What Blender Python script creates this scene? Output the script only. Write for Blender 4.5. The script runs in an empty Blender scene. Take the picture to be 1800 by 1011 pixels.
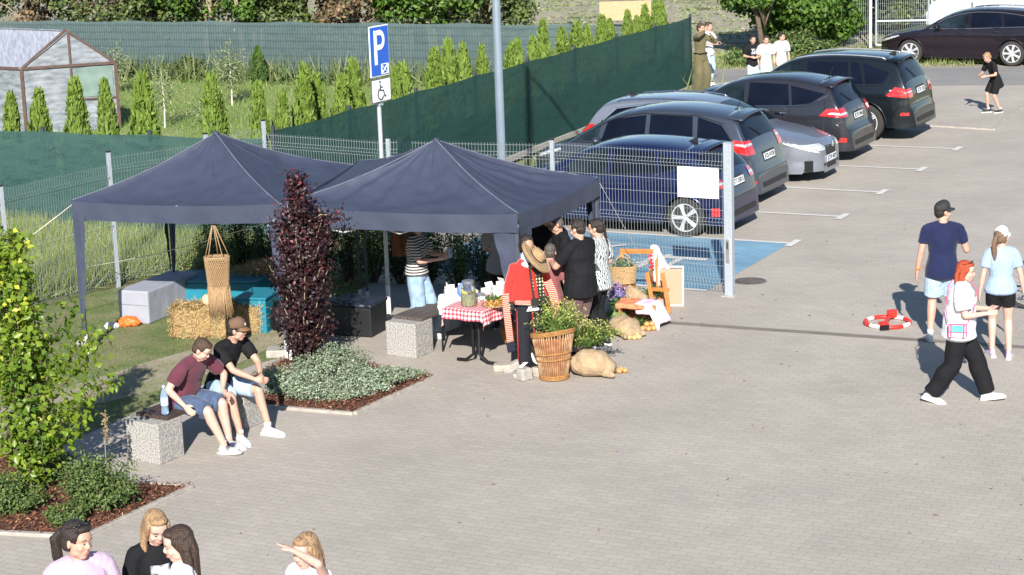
import bpy, bmesh, math, random
import numpy as np
from mathutils import Vector, Matrix, noise
R = math.radians
rnd = random.Random(7)
scene = bpy.context.scene
col = scene.collection

# ---------------------------------------------------------------- camera
F_PX, CAM_H, Y_HOR, ROLL = 3600.0, 6.55, -300.0, R(2.0)
PITCH = math.atan((505.5 - Y_HOR) * math.cos(ROLL) / F_PX)
FWD = Vector((0, math.cos(PITCH), -math.sin(PITCH)))
_up = Vector((1, 0, 0)).cross(FWD)
CR = Vector((1, 0, 0)) * math.cos(ROLL) - _up * math.sin(ROLL)
CU = Vector((1, 0, 0)) * math.sin(ROLL) + _up * math.cos(ROLL)
cam_d = bpy.data.cameras.new('camera')
cam_d.lens = F_PX / 1800 * 36
cam_d.sensor_width = 36
cam_d.clip_start = 0.5
cam_d.clip_end = 2000
cam = bpy.data.objects.new('camera', cam_d)
col.objects.link(cam)
m = Matrix.Identity(4)
for i in range(3):
    m[i][0], m[i][1], m[i][2] = CR[i], CU[i], -FWD[i]
m[2][3] = CAM_H
cam.matrix_world = m
scene.camera = cam

def P(x, y, z=0.0):
    """photo pixel -> the real ground point it shows (plane at height z)"""
    d = FWD * F_PX + CR * (x - 900) + CU * (505.5 - y)
    t = (z - CAM_H) / d.z
    return Vector((0, 0, CAM_H)) + d * t
def PX(p):
    v = Vector(p) - Vector((0, 0, CAM_H)); w = v.dot(FWD)
    return 900 + F_PX * v.dot(CR) / w, 505.5 - F_PX * v.dot(CU) / w
def stand(x, topy, h, z0=0.0):
    """where someone of height h stands whose head top is seen at (x, topy)"""
    q = P(x, topy, h + z0)
    return Vector((q.x, q.y, z0))

# ---------------------------------------------------------------- light
SUN_EL, SUN_AZ = R(29), R(3.0)          # shadows run away from the camera, a touch to the right
world = bpy.data.worlds.new('World'); scene.world = world
world.use_nodes = True
nt = world.node_tree
sky = nt.nodes.new('ShaderNodeTexSky'); sky.sky_type = 'NISHITA'; sky.sun_disc = False
sky.sun_elevation = SUN_EL; sky.sun_rotation = math.pi + SUN_AZ
sky.air_density = 1.0; sky.dust_density = 0.1; sky.ozone_density = 2.2
bg = nt.nodes['Background']; bg.inputs[1].default_value = 0.075
nt.links.new(sky.outputs[0], bg.inputs[0])
sun_d = bpy.data.lights.new('sun', 'SUN'); sun_d.energy = 4.9; sun_d.angle = R(0.5)
sun_d.color = (1.0, 0.95, 0.87)
sun = bpy.data.objects.new('sun', sun_d); col.objects.link(sun)
ldir = Vector((math.sin(SUN_AZ) * math.cos(SUN_EL), math.cos(SUN_AZ) * math.cos(SUN_EL), -math.sin(SUN_EL)))
sun.rotation_euler = ldir.to_track_quat('-Z', 'Y').to_euler()
sun.location = (0, -10, 30)
scene.view_settings.view_transform = 'Standard'
scene.view_settings.look = 'None'
scene.view_settings.exposure = 0.93
scene.view_settings.gamma = 1.0
scene.render.engine = 'CYCLES'
scene.cycles.max_bounces = 6
scene.cycles.transparent_max_bounces = 12

# ---------------------------------------------------------------- materials
def lin(c):
    return tuple(((v / 255) / 12.92 if v <= 10 else (((v / 255) + 0.055) / 1.055) ** 2.4) for v in c)
_mats = {}
def mat(name, rgb, rough=0.7, metal=0.0, var=0.12, scale=6.0, bump=0.0, bscale=60.0, spec=0.4, coat=0.0,
        rgb2=None, trans=0.0, stretch=None, detail=5.0, sheen=0.0):
    """rgb = base colour in linear values; procedural variation between rgb and rgb2"""
    if name in _mats: return _mats[name]
    m = bpy.data.materials.new(name); m.use_nodes = True; _mats[name] = m
    t = m.node_tree; b = t.nodes['Principled BSDF']; L = t.links
    b.inputs['Roughness'].default_value = rough
    b.inputs['Metallic'].default_value = metal
    b.inputs['Specular IOR Level'].default_value = spec
    b.inputs['Coat Weight'].default_value = coat
    b.inputs['Coat Roughness'].default_value = 0.04
    if sheen: b.inputs['Sheen Weight'].default_value = sheen
    tc = t.nodes.new('ShaderNodeTexCoord'); mp = t.nodes.new('ShaderNodeMapping')
    L.new(tc.outputs['Object'], mp.inputs[0])
    if stretch: mp.inputs['Scale'].default_value = stretch
    nz = t.nodes.new('ShaderNodeTexNoise'); nz.inputs['Scale'].default_value = scale; nz.inputs['Detail'].default_value = detail
    L.new(mp.outputs[0], nz.inputs[0])
    c2 = rgb2 or tuple(v * (1 - var) for v in rgb)
    c1 = rgb if rgb2 else tuple(min(1, v * (1 + var)) for v in rgb)
    rp = t.nodes.new('ShaderNodeValToRGB')
    rp.color_ramp.elements[0].position = 0.32; rp.color_ramp.elements[1].position = 0.68
    rp.color_ramp.elements[0].color = (*c2, 1); rp.color_ramp.elements[1].color = (*c1, 1)
    L.new(nz.outputs[0], rp.inputs[0]); L.new(rp.outputs[0], b.inputs['Base Color'])
    if bump:
        n2 = t.nodes.new('ShaderNodeTexNoise'); n2.inputs['Scale'].default_value = bscale; n2.inputs['Detail'].default_value = 4
        L.new(mp.outputs[0], n2.inputs[0])
        bp = t.nodes.new('ShaderNodeBump'); bp.inputs['Strength'].default_value = bump; bp.inputs['Distance'].default_value = 0.02
        L.new(n2.outputs[0], bp.inputs['Height']); L.new(bp.outputs[0], b.inputs['Normal'])
    if trans:
        b.inputs['Transmission Weight'].default_value = trans
    return m
def rgb(*c): return lin(c)

def leaf_mat(name, c1, c2, trans=0.35, rough=0.45, c3=None):
    """each leaf has its own tint (face attribute 'tint'), light passes through"""
    if name in _mats: return _mats[name]
    m = bpy.data.materials.new(name); m.use_nodes = True; _mats[name] = m
    t = m.node_tree; L = t.links; b = t.nodes['Principled BSDF']; out = t.nodes['Material Output']
    at = t.nodes.new('ShaderNodeAttribute'); at.attribute_name = 'tint'
    rp = t.nodes.new('ShaderNodeValToRGB'); e = rp.color_ramp.elements
    e[0].color = (*c1, 1); e[1].color = (*c2, 1)
    if c3:
        k = e.new(0.9); k.color = (*c2, 1); e[2].color = (*c3, 1)
    L.new(at.outputs['Fac'], rp.inputs[0]); L.new(rp.outputs[0], b.inputs['Base Color'])
    b.inputs['Roughness'].default_value = rough; b.inputs['Specular IOR Level'].default_value = 0.35
    tr = t.nodes.new('ShaderNodeBsdfTranslucent'); L.new(rp.outputs[0], tr.inputs[0])
    mx = t.nodes.new('ShaderNodeMixShader'); mx.inputs[0].default_value = trans
    L.new(b.outputs[0], mx.inputs[1]); L.new(tr.outputs[0], mx.inputs[2]); L.new(mx.outputs[0], out.inputs[0])
    return m

# ---------------------------------------------------------------- objects and meshes
def tag(o, label=None, cat=None, group=None, kind=None):
    if label: o['label'] = label
    if cat: o['category'] = cat
    if group: o['group'] = group
    if kind: o['kind'] = kind
    return o
def thing(name, label, cat, loc=(0, 0, 0), rz=0.0, group=None):
    o = bpy.data.objects.new(name, None); o.empty_display_size = 0.2
    col.objects.link(o); o.location = loc; o.rotation_euler = (0, 0, rz)
    return tag(o, label, cat, group)
def basis(o):
    return Matrix.Translation(o.location) @ Matrix.Rotation(o.rotation_euler.z, 4, 'Z')

class MB:
    def __init__(s): s.v = []; s.f = []; s.mi = []; s.cur = 0
    def add(s, vs, fs):
        n = len(s.v); s.v += [tuple(v) for v in vs]
        s.f += [tuple(n + i for i in f) for f in fs]; s.mi += [s.cur] * len(fs)
    def box(s, c, size, rz=0.0, M=None, taper=1.0):
        hx, hy, hz = size[0] / 2, size[1] / 2, size[2] / 2
        vs = []
        for z in (-1, 1):
            k = taper if z > 0 else 1
            for x, y in ((-1, -1), (1, -1), (1, 1), (-1, 1)):
                vs.append(Vector((x * hx * k, y * hy * k, z * hz)))
        if M is None: M = Matrix.Rotation(rz, 3, 'Z')
        vs = [M @ v + Vector(c) for v in vs]
        s.add(vs, [(3, 2, 1, 0), (4, 5, 6, 7), (0, 1, 5, 4), (1, 2, 6, 5), (2, 3, 7, 6), (3, 0, 4, 7)])
        return s
    def rbox(s, c, size, r=0.02, rz=0.0, M=None):
        """box with chamfered edges"""
        if M is None: M = Matrix.Rotation(rz, 3, 'Z')
        h = [d / 2 for d in size]; r = min(r, min(h) * 0.9)
        bm = bmesh.new(); bmesh.ops.create_cube(bm, size=1)
        for v in bm.verts: v.co = Vector((v.co.x * size[0], v.co.y * size[1], v.co.z * size[2]))
        bmesh.ops.bevel(bm, geom=bm.edges[:], offset=r, segments=2, affect='EDGES', profile=0.6)
        bm.verts.index_update()
        s.add([M @ v.co + Vector(c) for v in bm.verts], [[v.index for v in f.verts] for f in bm.faces]); bm.free()
        return s
    def tube(s, pts, rad, n=8, caps=True, closed=False):
        pts = [Vector(p) for p in pts]; N = len(pts)
        if not hasattr(rad, '__len__'): rad = [rad] * N
        prev = None; base = len(s.v); vs = []
        for i, p in enumerate(pts):
            if closed: t = pts[(i + 1) % N] - pts[i - 1]
            else: t = pts[min(i + 1, N - 1)] - pts[max(i - 1, 0)]
            if t.length < 1e-9: t = Vector((0, 0, 1))
            t.normalize()
            if prev is None:
                a = t.cross(Vector((0, 0, 1)) if abs(t.z) < 0.9 else Vector((1, 0, 0))).normalized()
            else:
                a = prev - t * prev.dot(t); a.normalize()
            b = t.cross(a); prev = a
            for k in range(n):
                an = 2 * math.pi * k / n
                vs.append(p + (a * math.cos(an) + b * math.sin(an)) * rad[i])
        fs = []
        for i in range(N if closed else N - 1):
            j = (i + 1) % N
            for k in range(n):
                k2 = (k + 1) % n
                fs.append((i * n + k, i * n + k2, j * n + k2, j * n + k))
        if caps and not closed:
            fs.append(tuple(range(n))[::-1]); fs.append(tuple((N - 1) * n + k for k in range(n)))
        s.add(vs, fs); return s
    def rings(s, st, n=14, round_ends=(0.6, 0.6), xref=None):
        """elliptic loft; st = [(centre, rx, ry)], optional xref axis"""
        pts = [Vector(q[0]) for q in st]; N = len(pts); rows = []
        pa = None
        fr = []
        for i, p in enumerate(pts):
            t = (pts[min(i + 1, N - 1)] - pts[max(i - 1, 0)]).normalized()
            a = Vector(xref) if xref is not None else (pa or (t.cross(Vector((0, 1, 0))) if abs(t.y) < 0.9 else t.cross(Vector((1, 0, 0)))))
            a = (a - t * a.dot(t))
            if a.length < 1e-5: a = t.orthogonal()
            a.normalize(); pa = a; b = t.cross(a); fr.append((p, t, a, b))
        def row(p, a, b, rx, ry):
            rows.append([p + a * math.cos(2 * math.pi * k / n) * rx + b * math.sin(2 * math.pi * k / n) * ry for k in range(n)])
        p, t, a, b = fr[0]; rm = (st[0][1] + st[0][2]) / 2 * round_ends[0]
        if rm > 0:
            row(p - t * rm, a, b, st[0][1] * 0.25, st[0][2] * 0.25); row(p - t * rm * 0.7, a, b, st[0][1] * 0.72, st[0][2] * 0.72)
        for q, (p, t, a, b) in zip(st, fr): row(p, a, b, q[1], q[2])
        p, t, a, b = fr[-1]; rm = (st[-1][1] + st[-1][2]) / 2 * round_ends[1]
        if rm > 0:
            row(p + t * rm * 0.7, a, b, st[-1][1] * 0.72, st[-1][2] * 0.72); row(p + t * rm, a, b, st[-1][1] * 0.25, st[-1][2] * 0.25)
        vs = [v for r_ in rows for v in r_]; fs = []; M_ = len(rows)
        for i in range(M_ - 1):
            for k in range(n):
                k2 = (k + 1) % n
                fs.append((i * n + k, i * n + k2, (i + 1) * n + k2, (i + 1) * n + k))
        fs.append(tuple(range(n))[::-1]); fs.append(tuple((M_ - 1) * n + k for k in range(n)))
        s.add(vs, fs); return s
    def ell(s, c, r, M=None, n=14, m=9):
        c = Vector(c); vs = []; fs = []
        if not hasattr(r, '__len__'): r = (r, r, r)
        for i in range(1, m):
            th = math.pi * i / m
            for k in range(n):
                ph = 2 * math.pi * k / n
                v = Vector((r[0] * math.sin(th) * math.cos(ph), r[1] * math.sin(th) * math.sin(ph), r[2] * math.cos(th)))
                vs.append((M @ v if M else v) + c)
        top = len(vs); v = Vector((0, 0, r[2])); vs.append((M @ v if M else v) + c); v = -v; vs.append((M @ v if M else v) + c)
        for i in range(m - 2):
            for k in range(n):
                k2 = (k + 1) % n
                fs.append((i * n + k, (i + 1) * n + k, (i + 1) * n + k2, i * n + k2))
        for k in range(n):
            k2 = (k + 1) % n
            fs.append((top, k, k2)); fs.append((top + 1, (m - 2) * n + k2, (m - 2) * n + k))
        s.add(vs, fs); return s
    def lathe(s, prof, c=(0, 0, 0), n=24, M=None, sx=1, sy=1):
        c = Vector(c); vs = []; fs = []
        for r_, z in prof:
            for k in range(n):
                an = 2 * math.pi * k / n
                v = Vector((r_ * sx * math.cos(an), r_ * sy * math.sin(an), z)); vs.append((M @ v if M else v) + c)
        for i in range(len(prof) - 1):
            for k in range(n):
                k2 = (k + 1) % n
                fs.append((i * n + k, i * n + k2, (i + 1) * n + k2, (i + 1) * n + k))
        fs.append(tuple(range(n))[::-1]); fs.append(tuple((len(prof) - 1) * n + k for k in range(n)))
        s.add(vs, fs); return s
    def prism(s, poly, z0, z1, M=None, c=(0, 0, 0)):
        n = len(poly); c = Vector(c)
        vs = [Vector((x, y, z0)) for x, y in poly] + [Vector((x, y, z1)) for x, y in poly]
        vs = [(M @ v if M else v) + c for v in vs]
        a = sum(poly[i][0] * poly[(i + 1) % n][1] - poly[(i + 1) % n][0] * poly[i][1] for i in range(n))
        fs = [tuple(range(n))[::-1], tuple(range(n, 2 * n))] + [(i, (i + 1) % n, n + (i + 1) % n, n + i) for i in range(n)]
        if a < 0: fs = [f[::-1] for f in fs]
        s.add(vs, fs); return s
    def grid(s, fn, nu, nv):
        vs = [fn(i / nu, j / nv) for j in range(nv + 1) for i in range(nu + 1)]
        fs = [(j * (nu + 1) + i, j * (nu + 1) + i + 1, (j + 1) * (nu + 1) + i + 1, (j + 1) * (nu + 1) + i) for j in range(nv) for i in range(nu)]
        s.add(vs, fs); return s
    def build(s, name, mats, parent=None, smooth=False, world=False, bevel=0.0, solid=0.0):
        me = bpy.data.meshes.new(name)
        vs = s.v
        if world and parent is not None:
            Mi = basis(parent).inverted(); vs = [tuple(Mi @ Vector(v)) for v in vs]
        me.from_pydata(vs, [], s.f)
        if not isinstance(mats, (list, tuple)): mats = [mats]
        for mm in mats: me.materials.append(mm)
        if len(mats) > 1: me.polygons.foreach_set('material_index', s.mi)
        if smooth:
            me.polygons.foreach_set('use_smooth', [True] * len(me.polygons))
            if smooth != 'all':
                me.set_sharp_from_angle(angle=R(40))
        me.update()
        o = bpy.data.objects.new(name, me); col.objects.link(o)
        if parent is not None: o.parent = parent
        if bevel:
            b = o.modifiers.new('bevel', 'BEVEL'); b.width = bevel; b.segments = 2; b.limit_method = 'ANGLE'
        if solid:
            b = o.modifiers.new('solid', 'SOLIDIFY'); b.thickness = solid; b.offset = 0
        return o

_tex = {}
def cloud(sc):
    if sc not in _tex:
        t = bpy.data.textures.new('cloud', 'CLOUDS'); t.noise_scale = sc; t.noise_depth = 2; _tex[sc] = t
    return _tex[sc]
def blob(name, mb, mats, parent=None, voxel=0.01, smooth=6, disp=0.0, dscale=0.08, world=False, fac=0.5):
    """overlapping closed shapes grown together into one continuous surface"""
    me = bpy.data.meshes.new('tmp'); vs = mb.v
    if world and parent is not None:
        Mi = basis(parent).inverted(); vs = [tuple(Mi @ Vector(v)) for v in vs]
    me.from_pydata(vs, [], mb.f); me.update()
    o = bpy.data.objects.new(name, me); col.objects.link(o)
    r_ = o.modifiers.new('r', 'REMESH'); r_.mode = 'VOXEL'; r_.voxel_size = voxel
    sm = o.modifiers.new('s', 'SMOOTH'); sm.factor = fac; sm.iterations = smooth
    if disp:
        d = o.modifiers.new('d', 'DISPLACE'); d.texture = cloud(dscale); d.strength = disp; d.mid_level = 0.5
    dg = bpy.context.evaluated_depsgraph_get()
    new = bpy.data.meshes.new_from_object(o.evaluated_get(dg))
    o.modifiers.clear(); o.data = new; bpy.data.meshes.remove(me); new.name = name
    new.materials.clear()
    if not isinstance(mats, (list, tuple)): mats = [mats]
    for mm in mats: new.materials.append(mm)
    new.polygons.foreach_set('use_smooth', [True] * len(new.polygons))
    if parent is not None: o.parent = parent
    return o

def leaves_mesh(name, pos, nrm, size, material, parent=None, tint=None, shape='leaf', seed=0, aspect=0.6, up=None):
    """one folded leaf face-pair per position; numpy for speed (pos in parent space)"""
    rg = np.random.default_rng(seed)
    pos = np.asarray(pos, float); N = len(pos); nrm = np.asarray(nrm, float)
    nrm /= np.linalg.norm(nrm, axis=1, keepdims=True) + 1e-9
    if up is None: a = rg.normal(size=(N, 3))
    else: a = np.asarray(up, float) + rg.normal(size=(N, 3)) * 0.25
    a -= nrm * (a * nrm).sum(1, keepdims=True); a /= np.linalg.norm(a, axis=1, keepdims=True) + 1e-9
    b = np.cross(nrm, a)
    sz = (np.asarray(size) * np.ones(N))[:, None] * rg.uniform(0.65, 1.25, (N, 1))
    w = sz * aspect * 0.5
    if shape == 'blade':
        vs = np.stack([pos - b * w, pos + b * w, pos + a * sz + nrm * sz * rg.uniform(-0.35, 0.35, (N, 1))], 1)
        k = 3; faces = np.arange(N * 3).reshape(N, 3)
        tl = 1
    else:
        mid = pos + a * sz * 0.45
        vs = np.stack([pos, mid + b * w + nrm * w * 0.35, pos + a * sz - nrm * sz * 0.12, mid - b * w + nrm * w * 0.35], 1)
        k = 4; i0 = np.arange(N)[:, None] * 4
        faces = np.concatenate([i0 + [[0, 1, 2]], i0 + [[0, 2, 3]]], 1).reshape(-1, 3); tl = 2
    vs = vs.reshape(-1, 3)
    me = bpy.data.meshes.new(name)
    me.vertices.add(len(vs)); me.vertices.foreach_set('co', vs.ravel())
    nf = len(faces); me.loops.add(nf * 3); me.loops.foreach_set('vertex_index', faces.ravel())
    me.polygons.add(nf); me.polygons.foreach_set('loop_start', np.arange(nf) * 3); me.polygons.foreach_set('loop_total', np.full(nf, 3))
    me.update(calc_edges=True); me.validate()
    at = me.attributes.new('tint', 'FLOAT', 'FACE')
    tt = rg.uniform(0, 1, N) if tint is None else np.clip(np.asarray(tint) + rg.normal(0, 0.15, N), 0, 1)
    at.data.foreach_set('value', np.repeat(tt, tl))
    me.materials.append(material)
    o = bpy.data.objects.new(name, me); col.objects.link(o)
    if parent is not None: o.parent = parent
    return o
def copy_thing(o, loc, rz=0.0, scale=None, label=None):
    c = o.copy(); col.objects.link(c); c.location = loc; c.rotation_euler = (0, 0, rz)
    if scale is not None: c.scale = scale
    if label: c['label'] = label
    for ch in list(o.children):
        d = ch.copy(); col.objects.link(d); d.parent = c
        for g in ch.children:
            e = g.copy(); col.objects.link(e); e.parent = d
    return c
_fonts = {}
def text_mesh(name, body, size, material, parent, M, extrude=0.001, align='CENTER', bold=0.0):
    cu = bpy.data.curves.new('txt', 'FONT'); cu.body = body; cu.size = size; cu.extrude = extrude; cu.align_x = align; cu.align_y = 'CENTER'
    cu.offset = bold
    o = bpy.data.objects.new(name, cu); col.objects.link(o)
    dg = bpy.context.evaluated_depsgraph_get()
    me = bpy.data.meshes.new_from_object(o.evaluated_get(dg)); bpy.data.objects.remove(o)
    me.transform(M); me.materials.clear(); me.materials.append(material)
    t = bpy.data.objects.new(name, me); col.objects.link(t); t.parent = parent
    return t
# ================================================================ THE SETTING
U = Vector((0.889, -0.458, 0)).normalized(); V = Vector((0.458, 0.889, 0)).normalized()
UANG = math.atan2(U.y, U.x)
HEAD = UANG + math.pi
def sheet(name, poly, z, material, kind='structure', thick=0.0):
    mb = MB(); n = len(poly)
    if thick: mb.prism([(p[0], p[1]) for p in poly], z - thick, z)
    else:
        a = sum(poly[i][0] * poly[(i + 1) % n][1] - poly[(i + 1) % n][0] * poly[i][1] for i in range(n))
        idx = tuple(range(n)) if a > 0 else tuple(range(n))[::-1]
        mb.add([(p[0], p[1], z) for p in poly], [idx])
    o = mb.build(name, material); tag(o, kind=kind); return o

def ground_mat(name, cols, scales, bump=0.3, rough=0.95, bscale=30):
    m = bpy.data.materials.new(name); m.use_nodes = True; t = m.node_tree; L = t.links; b = t.nodes['Principled BSDF']
    b.inputs['Roughness'].default_value = rough; b.inputs['Specular IOR Level'].default_value = 0.15
    tc = t.nodes.new('ShaderNodeTexCoord'); prev = None
    for (c1, c2), sc in zip(cols, scales):
        nz = t.nodes.new('ShaderNodeTexNoise'); nz.inputs['Scale'].default_value = sc; nz.inputs['Detail'].default_value = 8; nz.inputs['Roughness'].default_value = 0.65
        L.new(tc.outputs['Object'], nz.inputs[0])
        rp = t.nodes.new('ShaderNodeValToRGB'); rp.color_ramp.elements[0].position = 0.4; rp.color_ramp.elements[1].position = 0.6
        rp.color_ramp.elements[0].color = (*c1, 1); rp.color_ramp.elements[1].color = (*c2, 1)
        L.new(nz.outputs[0], rp.inputs[0])
        if prev is None: prev = rp.outputs[0]
        else:
            mx = t.nodes.new('ShaderNodeMix'); mx.data_type = 'RGBA'; mx.inputs[0].default_value = 0.5
            L.new(prev, mx.inputs[6]); L.new(rp.outputs[0], mx.inputs[7]); prev = mx.outputs[2]
    L.new(prev, b.inputs['Base Color'])
    n2 = t.nodes.new('ShaderNodeTexNoise'); n2.inputs['Scale'].default_value = bscale; n2.inputs['Detail'].default_value = 6
    L.new(tc.outputs['Object'], n2.inputs[0])
    bp = t.nodes.new('ShaderNodeBump'); bp.inputs['Strength'].default_value = bump; bp.inputs['Distance'].default_value = 0.05
    L.new(n2.outputs[0], bp.inputs['Height']); L.new(bp.outputs[0], b.inputs['Normal'])
    return m

def paver_mat(name, c1, c2, mortar, bw=0.2, bh=0.1, ang=UANG, stain=0.13, blue=False):
    m = bpy.data.materials.new(name); m.use_nodes = True; t = m.node_tree; L = t.links; b = t.nodes['Principled BSDF']
    b.inputs['Roughness'].default_value = 0.88; b.inputs['Specular IOR Level'].default_value = 0.25
    tc = t.nodes.new('ShaderNodeTexCoord'); mp = t.nodes.new('ShaderNodeMapping'); mp.inputs['Rotation'].default_value = (0, 0, -ang)
    L.new(tc.outputs['Object'], mp.inputs[0])
    # the joints wander a little
    wn = t.nodes.new('ShaderNodeTexNoise'); wn.inputs['Scale'].default_value = 3.0
    L.new(mp.outputs[0], wn.inputs[0])
    wv = t.nodes.new('ShaderNodeVectorMath'); wv.operation = 'MULTIPLY_ADD'; wv.inputs[1].default_value = (0.02, 0.02, 0.0)
    L.new(wn.outputs['Color'], wv.inputs[0]); L.new(mp.outputs[0], wv.inputs[2])
    br = t.nodes.new('ShaderNodeTexBrick'); br.inputs['Scale'].default_value = 1.0
    br.inputs['Brick Width'].default_value = bw; br.inputs['Row Height'].default_value = bh
    br.inputs['Mortar Size'].default_value = 0.007; br.inputs['Mortar Smooth'].default_value = 0.4; br.inputs['Bias'].default_value = 0.0
    br.inputs['Color1'].default_value = (*c1, 1); br.inputs['Color2'].default_value = (*c2, 1); br.inputs['Mortar'].default_value = (*mortar, 1)
    L.new(wv.outputs[0], br.inputs['Vector'])
    n1 = t.nodes.new('ShaderNodeTexNoise'); n1.inputs['Scale'].default_value = 0.55; n1.inputs['Detail'].default_value = 7; n1.inputs['Roughness'].default_value = 0.6
    L.new(tc.outputs['Object'], n1.inputs[0])
    n3 = t.nodes.new('ShaderNodeTexNoise'); n3.inputs['Scale'].default_value = 45; n3.inputs['Detail'].default_value = 4
    L.new(tc.outputs['Object'], n3.inputs[0])
    mr = t.nodes.new('ShaderNodeMapRange'); mr.inputs[1].default_value = 0.3; mr.inputs[2].default_value = 0.7
    mr.inputs[3].default_value = 1 - stain; mr.inputs[4].default_value = 1 + stain * 0.6
    L.new(n1.outputs[0], mr.inputs[0])
    mr3 = t.nodes.new('ShaderNodeMapRange'); mr3.inputs[1].default_value = 0.3; mr3.inputs[2].default_value = 0.7; mr3.inputs[3].default_value = 0.88; mr3.inputs[4].default_value = 1.1
    L.new(n3.outputs[0], mr3.inputs[0])
    mm = t.nodes.new('ShaderNodeMath'); mm.operation = 'MULTIPLY'; L.new(mr.outputs[0], mm.inputs[0]); L.new(mr3.outputs[0], mm.inputs[1])
    # dark gum spots and dirt
    vo = t.nodes.new('ShaderNodeTexVoronoi'); vo.inputs['Scale'].default_value = 1.5; vo.feature = 'F1'
    L.new(tc.outputs['Object'], vo.inputs['Vector'])
    sp = t.nodes.new('ShaderNodeMapRange'); sp.inputs[1].default_value = 0.016; sp.inputs[2].default_value = 0.034; sp.inputs[3].default_value = 0.4; sp.inputs[4].default_value = 1.0
    L.new(vo.outputs['Distance'], sp.inputs[0])
    m2 = t.nodes.new('ShaderNodeMath'); m2.operation = 'MULTIPLY'; L.new(mm.outputs[0], m2.inputs[0]); L.new(sp.outputs[0], m2.inputs[1])
    vm = t.nodes.new('ShaderNodeVectorMath'); vm.operation = 'SCALE'
    L.new(br.outputs['Color'], vm.inputs[0]); L.new(m2.outputs[0], vm.inputs['Scale']); L.new(vm.outputs[0], b.inputs['Base Color'])
    bp = t.nodes.new('ShaderNodeBump'); bp.inputs['Strength'].default_value = 0.4; bp.inputs['Distance'].default_value = 0.004; bp.invert = True
    ad = t.nodes.new('ShaderNodeMath'); ad.operation = 'MULTIPLY_ADD'; ad.inputs[1].default_value = -0.35
    L.new(n3.outputs[0], ad.inputs[0]); L.new(br.outputs['Fac'], ad.inputs[2])
    L.new(ad.outputs[0], bp.inputs['Height']); L.new(bp.outputs[0], b.inputs['Normal'])
    return m

M_soil = ground_mat('soil', [((0.10, 0.11, 0.04), (0.16, 0.17, 0.06)), ((0.12, 0.10, 0.07), (0.20, 0.18, 0.12))], [0.5, 6], 0.5)
M_lawn = ground_mat('lawn', [((0.06, 0.11, 0.03), (0.20, 0.23, 0.09)), ((0.12, 0.16, 0.06), (0.30, 0.25, 0.16))], [22, 1.6], 0.5, bscale=60)
M_sand = ground_mat('sandy', [((0.26, 0.22, 0.165), (0.36, 0.31, 0.245)), ((0.18, 0.20, 0.09), (0.36, 0.31, 0.24))], [9, 1.3], 0.4, bscale=60)
M_field = ground_mat('field_soil', [((0.26, 0.235, 0.18), (0.36, 0.32, 0.25)), ((0.21, 0.22, 0.13), (0.35, 0.31, 0.24))], [3, 0.9], 0.8, bscale=4)
M_garden = ground_mat('garden_soil', [((0.15, 0.22, 0.06), (0.22, 0.28, 0.09)), ((0.18, 0.22, 0.08), (0.30, 0.28, 0.15))], [6, 0.8], 0.6, bscale=12)
M_asph = ground_mat('asphalt', [((0.22, 0.215, 0.215), (0.25, 0.245, 0.24)), ((0.2, 0.2, 0.2), (0.28, 0.27, 0.26))], [40, 0.7], 0.15, rough=0.85, bscale=90)
M_gravel = ground_mat('gravelly', [((0.22, 0.20, 0.17), (0.38, 0.35, 0.31)), ((0.25, 0.22, 0.18), (0.33, 0.30, 0.25))], [25, 1.5], 0.5, bscale=40)
M_mulch = ground_mat('mulch', [((0.045, 0.02, 0.014), (0.20, 0.095, 0.06)), ((0.07, 0.035, 0.025), (0.17, 0.10, 0.07))], [28, 6], 1.0, bscale=35)
M_pave = paver_mat('pavers', (0.366, 0.330, 0.290), (0.398, 0.360, 0.318), (0.325, 0.291, 0.255))
M_bay = paver_mat('blue_pavers', (0.155, 0.30, 0.42), (0.185, 0.335, 0.455), (0.15, 0.25, 0.33), stain=0.25)
M_conc = mat('concrete', (0.33, 0.31, 0.28), 0.9, scale=12, var=0.15, bump=0.2)
M_kerb = mat('kerb_stone', (0.33, 0.30, 0.265), 0.9, scale=8, var=0.15, bump=0.2)
M_white_paint = mat('road_paint', (0.66, 0.65, 0.63), 0.7, scale=30, var=0.2, rgb2=(0.48, 0.46, 0.43))

sheet('ground', [(-300, -60), (300, -60), (300, 500), (-300, 500)], -0.02, M_soil)
# plaza of pavers
CORN = Vector((-3.83, 32.1, 0))                       # corner where the mesh fences meet
GATE = P(1283, 520)
plaza = [(-12, 8), (75, 8), (75, 36.5), (11.2, 50.6), (5.6, 51.6), (4.95, 51.3), (1.2, 42.3), CORN[:2], (-6.2, 29.9), (-14, 22)]
sheet('pavement', plaza, 0.0, M_pave)
road = [(3.0, 52.1), (11.3, 50.5), (40, 44.5), (40, 48.5), (11.6, 54.0), (5.5, 55.4), (-2, 57)]
sheet('road', [(4.9, 51.55), (11.3, 50.4), (75, 36.3), (75, 40.8), (11.4, 54.1), (5.6, 55.3), (5.2, 55.3)], 0.004, M_asph)
sheet('verge', [(5.3, 55.35), (5.6, 55.31), (11.4, 54.11), (40, 48.61), (40, 53), (11.6, 58.5), (5.3, 59)], 0.0, M_gravel)
# field beyond the gardens
fv = MB()
def ffn(u, v):
    x = -35 + 90 * u; y = 57.0 + 110 * v
    y0 = 57.5 - max(0, x - 5) * 0.1 + max(0, 5 - x) * 0.42
    y = y0 + 110 * v
    return Vector((x, y, 0.012 + (0.10 * noise.noise(Vector((x * 0.6, y * 0.6, 0))) + 0.03 * math.sin(y * 6 + x)) * min(1, v * 30)))
fv.grid(ffn, 120, 200)
tag(fv.build('field', M_field, smooth='all'), kind='structure')
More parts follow.
